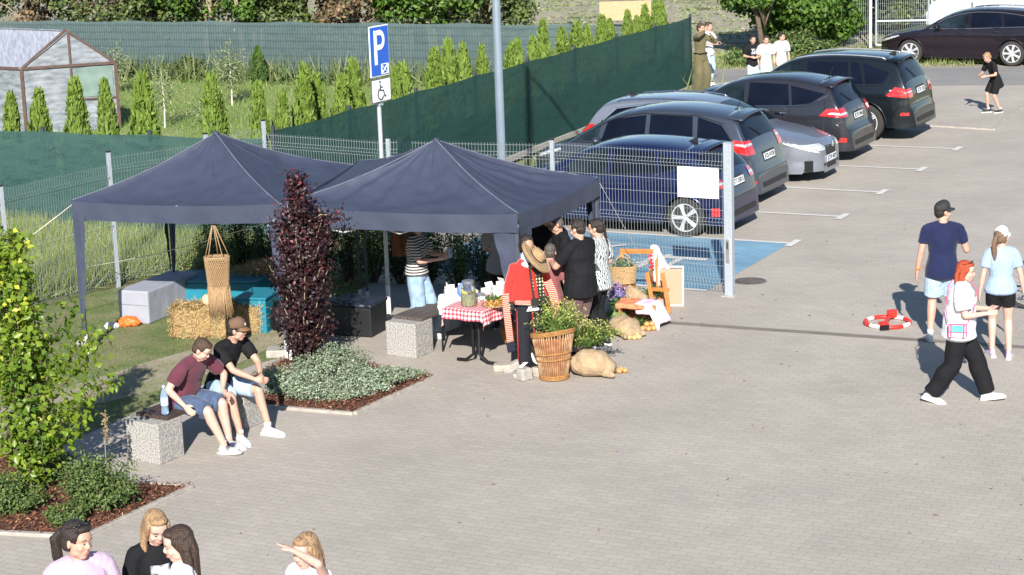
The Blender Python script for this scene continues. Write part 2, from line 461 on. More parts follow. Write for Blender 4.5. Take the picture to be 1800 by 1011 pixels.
# garden behind the green fence
gv = MB()
def gfn(u, v):
    a = Vector((-26, 41, 0)).lerp(Vector((1.0, 42.6, 0)), u) if True else None
    x0, y0 = -26 + 22.2 * u, 47 - 14.8 * u
    x1, y1 = -26 + 30.5 * u, 63.5 - 12.3 * u
    x = x0 + (x1 - x0) * v; y = y0 + (y1 - y0) * v
    return Vector((x, y, 0.01 + 0.07 * noise.noise(Vector((x * 0.5, y * 0.5, 3)))))
gv.grid(gfn, 60, 60)
tag(gv.build('garden_ground', M_garden, smooth='all'), kind='structure')
# lawn beside the plaza
lawn = [P(100, 785), P(155, 762), P(283, 706), P(450, 640), P(520, 622), P(575, 560), P(640, 505), Vector((-1.9, 30.8, 0)), CORN, Vector((-6.2, 30.0, 0)), Vector((-14, 22, 0)), P(-300, 900)]
sheet('lawn', lawn, 0.004, M_lawn)
sheet('sandy_patch', [P(-40, 790), P(60, 735), P(270, 690), P(420, 640), P(470, 615), P(560, 575), P(545, 560), P(420, 592), P(250, 640), P(60, 700), P(-60, 740)], 0.008, M_sand)
# stony band between parking rows and green fence
sheet('grass_strip', [(1.05, 42.6), (4.9, 51.4), (6.0, 51.0), (2.2, 42.3), (-0.9, 35.6), (-1.75, 30.95), (-3.7, 32.2)], 0.006, M_lawn)

# ---- painted markings
TIPS = [P(1388, 428), P(1475, 381), P(1545, 338), P(1615, 298), P(1678, 262)]
bayA = TIPS[0]; bayB = bayA - V * 3.6
bay = [bayA, bayA - U * 5.0, bayB - U * 5.0 + V * 0.25, bayB + V * 0.0]
sheet('disabled_parking_bay', bay, 0.004, M_bay)
def stripe(name, a, b, w, z=0.008):
    d = (b - a).normalized(); s = Vector((-d.y, d.x, 0)) * w / 2
    return sheet(name, [a - s, b - s, b + s, a + s], z, M_white_paint)
for i, t_ in enumerate(TIPS):
    stripe('parking_line', t_ - U * 5.0, t_, 0.10)
    stripe('parking_line_end', t_ - V * 0.26 + U * 0.06, t_ + V * 0.26 + U * 0.06, 0.12, 0.012)
stripe('parking_line', bayB - U * 4.9 + V * 0.05, bayB + V * 0.05, 0.09)
# wheelchair symbol painted in the bay (lying in the bay, read from the road side)
wc = MB()
def wpt(a, b): return bayA - V * 1.75 - U * 1.75 + U * (b * 1.5) + V * (a * 1.7)
def wline(pts, w, z=0.012):
    for p, q in zip(pts, pts[1:]):
        a, b = wpt(*p), wpt(*q); d = (b - a).normalized(); s = Vector((-d.y, d.x, 0)) * w / 2; e = d * w * 0.3
        wc.add([(v_.x, v_.y, z) for v_ in (a - s - e, b - s + e, b + s + e, a + s - e)], [(0, 1, 2, 3)])
        z += 0.0004
wline([(0.1, 0.62), (0.08, 0.1), (-0.35, 0.1), (-0.5, -0.4), (-0.68, -0.34)], 0.17)
wline([(0.08, 0.38), (-0.25, 0.38)], 0.11, 0.0145)
wline([(0.22 + 0.0 + 0.42 * math.cos(a) - 0.12, -0.22 + 0.42 * math.sin(a)) for a in [R(100 - 15 * k) + R(0) for k in range(0, -1, -1)] + [R(80 + 13 * k) for k in range(20)]], 0.11, 0.0155)
wc.lathe([(0.11, 0.012), (0.11, 0.013)], c=wpt(0.12, 0.8), n=16)
tag(wc.build('painted_wheelchair_symbol', M_white_paint), kind='structure')

# ---- kerbs
def kerb(name, pts, w=0.12, h=0.12, z0=0.0, seglen=1.0):
    mb = MB()
    for a, b in zip(pts, pts[1:]):
        L_ = (b - a).length; n = max(1, round(L_ / seglen)); d = (b - a).normalized(); an = math.atan2(d.y, d.x)
        for k in range(n):
            c = a + d * L_ * (k + 0.5) / n
            mb.rbox((c.x, c.y, z0 + h / 2 - 0.03), (L_ / n - 0.006, w, h + 0.06), 0.012, an)
    return tag(mb.build(name, M_kerb), kind='structure')
kerb('kerb', [P(1560, 225), P(1632, 222), P(1745, 229), P(1772, 205), P(1830, 172)], 0.09, 0.035)
# ---- planting beds: edging and mulch
bed2 = [P(765, 664), P(622, 729), P(462, 716), P(432, 668), P(520, 622), P(640, 640)]
bed1 = [P(338, 857), P(148, 946), P(-10, 938), P(-200, 930), P(-230, 820), P(60, 800), P(228, 850)]
def bedding(poly, nm):
    sheet(nm, poly, 0.02, M_mulch)
    kerb('bed_edging', poly + [poly[0]], 0.07, 0.035)
bedding(bed2, 'planting_bed'); bedding(bed1, 'planting_bed')
# ---- drain channel
def pstrip(a, b, name):
    d = (b - a).normalized(); L_ = (b - a).length; an = math.atan2(d.y, d.x); c = (a + b) / 2
    t = thing('drain_channel', 'long slotted steel drainage channel crossing the paving', 'drain', (c.x, c.y, 0), an)
    mb = MB(); mb.box((0, 0.075, -0.004), (L_, 0.02, 0.02)); mb.box((0, -0.075, -0.004), (L_, 0.02, 0.02))
    mb.build('frame', mat('galv_dirty', (0.22, 0.20, 0.18), 0.6, 0.3, scale=5), t)
    g = MB(); g.box((0, 0, 0.001), (L_, 0.128, 0.004))
    n = int(L_ / 0.03); sl = MB()
    for k in range(n): sl.box((-L_ / 2 + 0.015 + k * 0.03, 0, 0.0042), (0.012, 0.11, 0.003))
    g.build('grating_bed', mat('drain_dark', (0.10, 0.085, 0.07), 0.9), t)
    sl.build('grating', mat('grate_bar', (0.30, 0.26, 0.22), 0.7, 0.2), t)
pstrip(P(1160, 567), P(1160, 567) + (P(1800, 611) - P(1160, 567)).normalized() * 8.5, 'drain')
mh = P(1318, 495)
t = thing('manhole_cover', 'round dark iron manhole cover in the paving beside the gate post', 'manhole cover', (mh.x, mh.y, 0))
MB().lathe([(0.25, -0.01), (0.25, 0.008), (0.23, 0.009)], n=40).build('frame', mat('iron_frame', (0.18, 0.16, 0.14), 0.7), t, smooth=True)
cv = MB().lathe([(0.225, 0.0), (0.225, 0.013), (0.20, 0.014)], n=40)
for k in range(-5, 6): 
    for j in range(-5, 6):
        if math.hypot(k, j) < 5: cv.box((k * 0.036, j * 0.036, 0.016), (0.02, 0.02, 0.006))
cv.build('lid', mat('cast_iron', (0.13, 0.11, 0.095), 0.6, 0.4, scale=8, var=0.3), t)
# ================================================================ FENCES
M_galv = mat('galvanised', (0.40, 0.44, 0.49), 0.45, 0.35, scale=20, var=0.08)
M_wire = mat('wire', (0.30, 0.34, 0.35), 0.45, 0.3, var=0.05)
M_wirel = mat('wire_left_run', (0.19, 0.23, 0.22), 0.5, 0.2, var=0.05)  # left run: darker, greener wire colour than the front run
M_cap = mat('post_cap', (0.02, 0.02, 0.022), 0.5)
M_anth = mat('anthracite', (0.04, 0.05, 0.062), 0.5, var=0.1)
M_wired = mat('wire_dark', (0.05, 0.075, 0.08), 0.5)
def wire_panel(mb, a, b, z0, z1, sp=0.05, r=0.0027, vees=(0.08, 0.5), tips=0.03, nh=0.2):
    """welded mesh panel with V folds, in world coordinates"""
    d = (b - a); L_ = d.length; d.normalize(); s = Vector((d.y, -d.x, 0)) * 0.03
    H = z1 - z0; ve = [z1 - v * H for v in vees] + [z0 + 0.10]
    zs = []
    for v in ve: zs += [(v + 0.05, 0), (v, 1), (v - 0.05, 0)]
    prof = [(z1 + tips, 0)] + zs + [(z0, 0)]
    n = max(2, int(L_ / sp))
    for k in range(n + 1):
        p = a + d * (L_ * k / n)
        pts = [Vector((p.x, p.y, 0)) + s * o_ + Vector((0, 0, z)) for z, o_ in prof]
        mb.tube(pts, r, 4, caps=False)
    hz = [z for z, o_ in prof[1:-1]] + [z1 - 0.0]
    z = z1 - 0.2
    while z > z0:
        if min(abs(z - h) for h in hz) > 0.08: hz.append(z)
        z -= nh
    for z in hz:
        o_ = 1 if z in ve else 0
        o2 = s * (o_ + 0.12)
        mb.tube([a + o2 + Vector((0, 0, z)), b + o2 + Vector((0, 0, z))], r * 1.15, 4, caps=False)
def post(parent, p, z0, z1, w=0.06, m_=None, name='post', rz=0):
    mb = MB(); mb.rbox((p.x, p.y, (z0 + z1) / 2), (w, w * 0.8, z1 - z0), 0.005, rz)
    o = mb.build(name, m_ or M_galv, parent, world=True)
    c = MB().rbox((p.x, p.y, z1 + 0.012), (w + 0.006, w * 0.8 + 0.006, 0.024), 0.004, rz)
    M_ = basis(parent).inverted(); c.v = [tuple(M_ @ Vector(v)) for v in c.v]
    c.build('cap', M_cap, o); return o

# silver mesh fence, left run climbing to the corner
pz = [(P(1, 328, 1.9), 1.9), (P(190, 268, 2.05), 2.05), (Vector((-4.65, 31.4, 0)), 2.12), (CORN.copy(), 2.2)]
lf = thing('mesh_fence', 'silver wire mesh fence with galvanised posts running behind the lawn', 'fence', (-5.9, 30.2, 0))
pts = [Vector((q.x, q.y, 0)) for q, z in pz]
ext = pts[0] + (pts[0] - pts[1]).normalized() * 2.5
tops = [(1.60, 1.84), (1.96, 2.0), (2.02, 2.10)]
for i in range(3):
    mb = MB(); a, b = pts[i], pts[i + 1]; d = (b - a).normalized()
    wire_panel(mb, a + d * 0.04, b - d * 0.04, 0.05, tops[i][1] - 0.04 if i else 1.84, vees=(0.09, 0.5))
    mb.build('panel', M_wirel, lf, world=True)
mb = MB(); d = (ext - pts[0]).normalized(); wire_panel(mb, pts[0] + d * 0.04, ext, 0.0, 1.75, vees=(0.09, 0.5)); mb.build('panel', M_wirel, lf, world=True)
for (q, z) in pz: post(lf, Vector((q.x, q.y, 0)), -0.3, z, rz=0.7)
# front run from the corner to the gate post
ff = thing('mesh_fence', 'silver wire mesh fence between the tents and the parked cars', 'fence', (0, 30, 0))
fp = [CORN.copy(), Vector((-1.79, 30.62, 0)), Vector((0.62, 29.50, 0)), GATE.copy()]
fp[1] = GATE - U * (GATE - CORN).dot(U) * 0.60; fp[1] = P(682, 247, 2.03); fp[1].z = 0; fp[2] = P(970, 250, 2.05); fp[2].z = 0
def front_run(a, b, z1): 
    mb = MB(); d = (b - a).normalized(); wire_panel(mb, a + d * 0.04, b - d * 0.05, 0.08, z1); mb.build('panel', M_wire, ff, world=True)
front_run(fp[0], fp[1], 1.98); front_run(fp[1], fp[2], 2.0); front_run(fp[2], fp[3], 2.02)
post(ff, fp[1], -0.3, 2.06, rz=UANG); post(ff, fp[2], -0.3, 2.08, rz=UANG)
# blank white sheet hung on the panel nearest the gate
bs = thing('notice_board', 'blank white notice sheet tied to the wire fence near the gate post', 'notice', GATE - U * 0.32)
n_ = Vector((-V.x, -V.y, 0)) * 0.02
a = P(1187, 295, 1.84); 
q0 = GATE - U * 0.16 ; q1 = q0 - U * 0.62
mb = MB()
cc = (q0 + q1) / 2 + V * 0.025 + Vector((0, 0, 1.60)); mb.rbox(cc, (0.62, 0.008, 0.44), 0.003, UANG)
mb.build('sheet', mat('white_board', (0.78, 0.79, 0.80), 0.5, var=0.03), bs, world=True)
tie = MB()
for sx in (-0.28, 0.28):
    for sz in (-0.2, 0.2): tie.rbox(cc + U * sx - V * 0.01 + Vector((0, 0, sz)), (0.012, 0.03, 0.02), 0.003, UANG)
tie.build('cable_tie', mat('tie', (0.7, 0.7, 0.7), 0.5), bs, world=True)
# gate post, big square section with lock keep
gp = thing('gate_post', 'thick square galvanised gate post with a long lock plate', 'gate post', GATE, UANG)
MB().rbox((0, 0, 1.05), (0.12, 0.11, 2.25), 0.008).build('post', M_galv, gp)
MB().rbox((0, 0, 2.185), (0.125, 0.115, 0.02), 0.004).build('cap', mat('cap_grey', (0.3, 0.33, 0.36), 0.5), gp)
lk = MB().rbox((0.0, -0.062, 0.66), (0.055, 0.02, 0.34), 0.006).build('lock_plate', mat('steel_bright', (0.6, 0.62, 0.63), 0.3, 0.8), gp)
MB().rbox((-0.004, -0.074, 0.74), (0.025, 0.006, 0.10), 0.002).build('slot', mat('slot_dark', (0.03, 0.03, 0.03), 0.6), lk)
MB().rbox((0, 0, -0.0), (0.2, 0.2, 0.03), 0.005).build('footing', M_conc, gp)

# ---- green screen fences
def screen_mat(name, c1, c2, trans=0.25):
    m = bpy.data.materials.new(name); m.use_nodes = True; t = m.node_tree; L = t.links; b = t.nodes['Principled BSDF']; out = t.nodes['Material Output']
    tc = t.nodes.new('ShaderNodeTexCoord'); n1 = t.nodes.new('ShaderNodeTexNoise'); n1.inputs['Scale'].default_value = 1.6; n1.inputs['Detail'].default_value = 6
    mp = t.nodes.new('ShaderNodeMapping'); mp.inputs['Scale'].default_value = (1, 1, 6); L.new(tc.outputs['Object'], mp.inputs[0]); L.new(mp.outputs[0], n1.inputs[0])
    n2 = t.nodes.new('ShaderNodeTexNoise'); n2.inputs['Scale'].default_value = 14; L.new(mp.outputs[0], n2.inputs[0])
    ad = t.nodes.new('ShaderNodeMath'); ad.operation = 'ADD'; L.new(n1.outputs[0], ad.inputs[0]); L.new(n2.outputs[0], ad.inputs[1])
    rp = t.nodes.new('ShaderNodeValToRGB'); rp.color_ramp.elements[0].position = 0.75; rp.color_ramp.elements[1].position = 1.25 / 1.0 if False else 1.0
    rp.color_ramp.elements[0].color = (*c1, 1); rp.color_ramp.elements[1].color = (*c2, 1)
    L.new(ad.outputs[0], rp.inputs[0]); L.new(rp.outputs[0], b.inputs['Base Color']); b.inputs['Roughness'].default_value = 0.75; b.inputs['Specular IOR Level'].default_value = 0.2
    tr = t.nodes.new('ShaderNodeBsdfTransparent'); mx = t.nodes.new('ShaderNodeMixShader'); mx.inputs[0].default_value = trans
    L.new(b.outputs[0], mx.inputs[1]); L.new(tr.outputs[0], mx.inputs[2]); L.new(mx.outputs[0], out.inputs[0])
    return m
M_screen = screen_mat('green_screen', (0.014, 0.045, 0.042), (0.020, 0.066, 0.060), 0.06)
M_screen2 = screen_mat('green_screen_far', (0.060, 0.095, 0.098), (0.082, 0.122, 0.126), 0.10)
def screen_fence(name, label, pts, z0, z1, panels, screen, postm=M_anth, wires=False, plinth=False, sag=0.03, wside=-1):
    c = sum(pts, Vector()) / len(pts); t = thing(name, label, 'fence', (c.x, c.y, 0))
    total = sum((b - a).length for a, b in zip(pts, pts[1:]))
    for a, b in zip(pts, pts[1:]):
        L_ = (b - a).length; n = max(1, round(L_ / panels)); d = (b - a).normalized(); nn = Vector((d.y, -d.x, 0))
        za0, zb0 = z0, z0
        sc = MB()
        nx, nz = max(8, int(L_ * 5)), 10
        def fn(u, v):
            p = a + d * L_ * u
            ph = (u * n) % 1.0
            zt = z1(u) if callable(z1) else z1
            zt = zt - sag * math.sin(math.pi * ph) - 0.012 * abs(noise.noise(Vector((u * L_ * 2, 0, zt))))
            off = 0.035 + 0.02 * noise.noise(Vector((u * L_ * 0.9, v * 2, 1))) + 0.012 * noise.noise(Vector((u * L_ * 4, v * 3, 1)))
            return Vector((p.x, p.y, 0)) + nn * off + Vector((0, 0, z0 + (zt - z0) * v))
        sc.grid(fn, nx, nz); sc.build('screen', screen, t, smooth='all', world=True)
        for k in range(n + 1):
            p = a + d * L_ * k / n; zt = (z1(k / n) if callable(z1) else z1)
            mb = MB().rbox((p.x, p.y, (zt + 0.06) / 2), (0.07, 0.05, zt + 0.06), 0.004, math.atan2(d.y, d.x)); mb.build('post', postm, t, world=True)
            cl = MB()
        if wires:
            wm = MB(); s = nn * (0.09 * wside)
            k = 0
            while k * 0.05 * wires < L_:
                p = a + d * k * 0.05 * wires; zt = (z1(k * 0.05 * wires / L_) if callable(z1) else z1) - 0.06
                wm.tube([p + s + Vector((0, 0, z0)), p + s + Vector((0, 0, zt))], 0.004, 3, caps=False); k += 1
            z = 0.1
            while z < 1.8:
                wm.tube([a + s + Vector((0, 0, z)), b + s + Vector((0, 0, z))], 0.0035, 3, caps=False); z += 0.2
            wm.build('wire_mesh', M_wired, t, world=True)
        if plinth:
            kb = MB()
            for k in range(n):
                c_ = a + d * L_ * (k + 0.5) / n + nn * 0.05
                kb.rbox((c_.x, c_.y, 0.1), (L_ / n - 0.01, 0.06, 0.12), 0.006, math.atan2(d.y, d.x))
            kb.build('plinth', M_conc, t, world=True)
    return t
g0 = CORN + Vector((0.12, 0.25, 0)); g1 = Vector((4.66, 51.13, 0))
screen_fence('screen_fence', 'long dark green screen fence running from the tents to the woman in olive', [g0, g1], 0.14, lambda u: 2.02 - 0.16 * u, 2.53, M_screen, plinth=True)
gl = P(-60, 224, 1.75); 
screen_fence('screen_fence', 'low green screen fence in front of the greenhouse', [Vector((-12.0, 37.2, 0)), g0 + Vector((-0.15, 0.1, 0))], 0.05, lambda u: 1.72 + 0.16 * u, 2.5, screen_mat('green_screen_near', (0.020, 0.055, 0.052), (0.038, 0.085, 0.080), 0.08))
bk0 = Vector((4.5, 51.5, 0)); bk1 = Vector((-1.0, 54.2, 0)); bk2 = Vector((-8.2, 57.6, 0)); bk3 = Vector((-20, 62.6, 0))
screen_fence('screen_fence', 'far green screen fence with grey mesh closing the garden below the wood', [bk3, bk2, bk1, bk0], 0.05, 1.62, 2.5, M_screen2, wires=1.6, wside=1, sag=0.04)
# ================================================================ CARS
def paint(name, c, metal=0.55, rough=0.3):
    return mat(name, c, rough, metal, var=0.05, scale=2, spec=0.25, coat=0.8)
M_glass = mat('car_glass', (0.004, 0.006, 0.013), 0.05, 0.0, var=0.3, scale=2, spec=0.22)
M_glass_c = mat('car_glass_clear', (0.010, 0.017, 0.022), 0.05, 0.0, var=0.6, scale=3, spec=0.35)
M_trim = mat('black_trim', (0.012, 0.012, 0.013), 0.5)
M_rubber = mat('tyre_rubber', (0.03, 0.029, 0.028), 0.85, bump=0.2)
M_alloy = mat('alloy', (0.50, 0.51, 0.53), 0.4, 0.25)
M_chrome = mat('chrome', (0.75, 0.76, 0.78), 0.12, 1.0, var=0.02)
M_red = mat('tail_red', (0.42, 0.008, 0.012), 0.12, spec=0.7, coat=1.0, rgb2=(0.62, 0.03, 0.02), scale=14)
M_lamp = mat('lamp_clear', (0.62, 0.64, 0.66), 0.1, 0.35, scale=25, var=0.5, coat=1.0)
M_orange = mat('lamp_orange', (0.7, 0.2, 0.05), 0.2, coat=1.0)
M_plate = mat('plate_white', (0.72, 0.73, 0.74), 0.4, var=0.03)
M_plate_t = mat('plate_text', (0.02, 0.02, 0.02), 0.6)
M_plate_b = mat('plate_blue', (0.02, 0.08, 0.4), 0.5)

def crom(pts, k=6):
    out = []
    n = len(pts)
    for i in range(n - 1):
        p0 = pts[max(i - 1, 0)]; p1 = pts[i]; p2 = pts[i + 1]; p3 = pts[min(i + 2, n - 1)]
        for j in range(k):
            t = j / k
            o = []
            for a in range(2):
                m1 = (p2[a] - p0[a]) / 2; m2 = (p3[a] - p1[a]) / 2
                o.append((2 * t ** 3 - 3 * t * t + 1) * p1[a] + (t ** 3 - 2 * t * t + t) * m1 + (-2 * t ** 3 + 3 * t * t) * p2[a] + (t ** 3 - t * t) * m2)
            out.append(tuple(o))
    out.append(pts[-1]); return out

class Car:
    def __init__(s, spec): s.__dict__.update(spec)
    def prep(s):
        pr = crom(s.prof, 8); q = [pr[0]]
        for a in pr[1:]:
            b = q[-1]; L_ = math.hypot(a[0] - b[0], a[1] - b[1]); n = max(1, math.ceil(L_ / 0.04))
            for k in range(1, n + 1): q.append((b[0] + (a[0] - b[0]) * k / n, b[1] + (a[1] - b[1]) * k / n))
        d = -1; r_ = []
        for a in q:
            x = max(a[0], d + 0.002); d = x; r_.append((x, a[1]))
        s.rs = r_; s.ds = np.array([a[0] for a in r_]); s.zs = np.array([a[1] for a in r_])
        s.crown = getattr(s, 'crown', 0.09)
    def T(s, d): return float(np.interp(d, s.ds, s.zs))
    def Pw(s, d):
        d0, d1 = s.ds[0] - 0.07, s.ds[-1] + 0.15
        u = (d - (d0 + d1) / 2) / ((d1 - d0) / 2)
        n = s.nf if u < 0 else s.nr
        return s.W / 2 * max(0.04, 1 - abs(u) ** n) ** 0.42 * (1 - 0.03 * u * u)
    def belt(s, d): return s.b0 + (s.b1 - s.b0) * d / s.L
    def hw(s, d, z):
        b = s.belt(d); u = (min(z, b) - 0.58) / 0.42
        f = 1 - 0.035 * u * u
        # crease under the windows and the pulled-in sill
        f += 0.012 * math.exp(-((z - (b - 0.16)) / 0.05) ** 2) - 0.014 * math.exp(-((z - 0.42) / 0.07) ** 2)
        for dw in (s.w0, s.w1):
            e = math.exp(-((d - dw) / 0.42) ** 2) * math.exp(-((z - 0.66) / 0.2) ** 2); f += 0.022 * e
        w = s.Pw(d) * f
        if z > b: w -= s.tum * (z - b) * s.Pw(d) / (s.W / 2)
        return max(0.02, w)
    def zb(s, d):
        z = s.sill
        if d < 0.35: z = s.sill + 0.03
        for dw in (s.w0, s.w1):
            if abs(d - dw) < s.Ra: z = max(z, s.Rw + math.sqrt(s.Ra ** 2 - (d - dw) ** 2) * 1.0)
        return z
    def cr(s, d):
        return min(s.crown, max(0.01, (s.T(d) - s.sill) * 0.3))
    def top(s, d, yf):
        T_ = s.T(d); c = s.cr(d); zr = T_ - c; w = s.hw(d, zr)
        return w * yf, zr + c * max(0, 1 - abs(yf) ** 2.6) ** (1 / 1.7)
    def build(s, root, paint_m):
        s.root = root; X = lambda d: s.L / 2 - d
        ds = list(s.ds)
        for dw in (s.w0, s.w1):
            for e in (-1, 1):
                ds += [dw + e * (s.Ra + 0.002), dw + e * (s.Ra - 0.001), dw + e * (s.Ra - 0.008), dw + e * (s.Ra - 0.02)]
        ds = sorted(ds)
        NS, NT = 16, 12; rows = []
        for d in ds:
            T_ = s.T(d); c = s.cr(d); zr = T_ - c; z0 = min(s.zb(d), zr - 0.01); row = []
            for k in range(NS + 1):
                t = k / NS; z = z0 + (zr - z0) * t
                row.append((X(d), s.hw(d, z), z))
            for k in range(1, NT):
                y, z = s.top(d, 1 - math.sin(k / NT * math.pi / 2) if False else math.cos(k / NT * math.pi / 2)); row.append((X(d), y, z))
            row.append((X(d), 0, s.top(d, 0)[1]))
            full = row + [(x, -y, z) for x, y, z in row[-2::-1]]; rows.append(full)
        n = len(rows[0]); vs = [v for r_ in rows for v in r_]; fs = []
        for i in range(len(rows) - 1):
            for k in range(n - 1): fs.append((i * n + k, (i + 1) * n + k, (i + 1) * n + k + 1, i * n + k + 1))
        fs.append(tuple(range(n))); fs.append(tuple((len(rows) - 1) * n + k for k in range(n))[::-1])
        mb = MB(); mb.add(vs, fs); s.body = mb.build('body', paint_m, root, smooth='all')
        # dark underside and wheel housings
        ub = MB(); ub.box((0, 0, s.sill + 0.14), (s.L - 0.35, s.W * 0.80, 0.20)); ub.box((0, 0, s.sill + 0.3), (s.L * 0.55, s.W * 0.86, 0.3))
        ub.build('underbody', M_trim, root)
        # wheels
        for dw in (s.w0, s.w1):
            for sg in (1, -1): s.wheel(X(dw), sg)
    def wheel(s, x, sg):
        Rw = s.Rw; w = 0.215; y = sg * (s.W / 2 - 0.135)
        Mx = Matrix.Rotation(R(-90) * sg, 3, 'X')
        ty = MB().lathe([(Rw * 0.70, -w / 2), (Rw * 0.9, -w / 2), (Rw * 0.985, -w / 2 + 0.03), (Rw, -w / 4), (Rw, w / 4), (Rw * 0.985, w / 2 - 0.03), (Rw * 0.9, w / 2), (Rw * 0.72, w / 2 - 0.004), (Rw * 0.70, w / 2 - 0.03)], (x, y, Rw), 40, Mx)
        wo = ty.build('wheel', M_rubber, s.root, smooth=True)
        rm = MB(); Rr = Rw * 0.71
        rm.lathe([(Rr, -0.06), (Rr, w / 2 - 0.004), (Rr * 0.93, w / 2 - 0.004), (Rr * 0.92, w / 2 - 0.03), (Rr * 0.90, w / 2 - 0.10), (Rr * 0.905, -0.05)], (x, y, Rw), 40, Mx)
        rm.lathe([(0.055, w / 2 - 0.06), (0.052, w / 2 - 0.012), (0.03, w / 2 - 0.006)], (x, y, Rw), 20, Mx)
        for k in range(s.spokes):
            a0 = 2 * math.pi * k / s.spokes
            for dd in ((-0.10, 0.10) if s.twin else (0,)):
                a1 = a0 + dd
                pin = Mx @ Vector((0.035 * math.cos(a0 + dd * 2), 0.035 * math.sin(a0 + dd * 2), w / 2 - 0.018)) + Vector((x, y, Rw))
                pout = Mx @ Vector((Rr * 0.93 * math.cos(a1), Rr * 0.93 * math.sin(a1), w / 2 - 0.016)) + Vector((x, y, Rw))
                rm.tube([pin, (pin + pout) / 2 + Vector((0, sg * 0.003, 0)), pout], [0.020 if s.twin else 0.033, 0.017 if s.twin else 0.03, 0.022 if s.twin else 0.040], 6)
        rm.build('rim', M_alloy, wo, smooth=True)
        dk = MB().lathe([(Rr * 0.9, w / 2 - 0.085), (Rr * 0.89, w / 2 - 0.075)], (x, y, Rw), 28, Mx)
        dk.build('brake_disc', mat('wheel_dark', (0.02, 0.02, 0.02), 0.6), wo)
    def side(s, name, quad, m_, sg=1, off=0.004, nu=14, nv=6, bulge=0.0, parent=None, smoothq=True):
        """patch on the flank; quad = front-bottom, rear-bottom, rear-top, front-top in (d, z)"""
        fb, rb, rt, ft = quad; mb = MB()
        def fn(u, v):
            b = (fb[0] + (rb[0] - fb[0]) * u, fb[1] + (rb[1] - fb[1]) * u); t = (ft[0] + (rt[0] - ft[0]) * u, ft[1] + (rt[1] - ft[1]) * u + bulge * math.sin(math.pi * u))
            d = b[0] + (t[0] - b[0]) * v; z = b[1] + (t[1] - b[1]) * v
            z = min(z, s.T(d) - s.cr(d) * 0.99)
            return (s.L / 2 - d, sg * (s.hw(d, z) + off), z)
        mb.grid(fn, nu, nv)
        if sg > 0: mb.f = [f[::-1] for f in mb.f]
        return mb.build(name, m_, parent or s.root, smooth='all')
    def topp(s, name, d0, d1, y0, y1, m_, off=0.004, nu=14, nv=10, taper=1.0, parent=None, zoff=None):
        """patch on the upper surface between d0 and d1, y fraction y0..y1"""
        mb = MB()
        def fn(u, v):
            d = d0 + (d1 - d0) * v; k = 1 + (taper - 1) * v; yf = (y0 + (y1 - y0) * u) * k
            y, z = s.top(d, yf); e = 0.004; sl = (s.T(d + e) - s.T(d - e)) / (2 * e); nl = math.hypot(1, sl)
            return (s.L / 2 - d + off * sl / nl * 1.0, y, z + off / nl)
        mb.grid(fn, nu, nv); mb.f = [f[::-1] for f in mb.f]
        return mb.build(name, m_, parent or s.root, smooth='all')
    def endp(s, name, z0, z1, y0, y1, m_, off=0.006, rear=True, nu=14, nv=5, slant=0.0):
        """patch on the tail or nose between two heights"""
        mb = MB(); sx = -1 if rear else 1
        def fn(u, v):
            yf = y0 + (y1 - y0) * u; z = z0 + (z1 - z0) * v + slant * abs(yf); lo, hi = (s.L * .78, float(s.ds[-1])) if rear else (0.0, s.L * .25)
            for _ in range(16):
                m = (lo + hi) / 2
                if (s.top(m, yf)[1] > z) == rear: lo = m
                else: hi = m
            return (s.L / 2 - lo + sx * off, s.top(lo, yf)[0] * (1 + off * .6), z)
        mb.grid(fn, nu, nv)
        if (y1 > y0) != rear: mb.f = [f[::-1] for f in mb.f]
        return mb.build(name, m_, s.root, smooth='all')
    def line(s, name, pts, m_, sg=1, r=0.006, off=0.002, parent=None, n=12):
        q = []
        for a, b in zip(pts, pts[1:]):
            for k in range(n): q.append((a[0] + (b[0] - a[0]) * k / n, a[1] + (b[1] - a[1]) * k / n))
        q.append(pts[-1]); P3 = []
        for d, z in q:
            zz = min(z, s.T(d) - s.cr(d)); P3.append((s.L / 2 - d, sg * (s.hw(d, zz) + off), zz))
        return MB().tube(P3, r, 5).build(name, m_, parent or s.root, smooth=True)
    def dat_z(s, z, rear=True):
        """d where the end profile passes height z"""
        idx = range(len(s.rs) - 1, 0, -1) if rear else range(len(s.rs) - 1)
        for i in idx:
            if s.rs[i][1] >= z: return s.rs[i][0]
        return s.rs[-1][0]

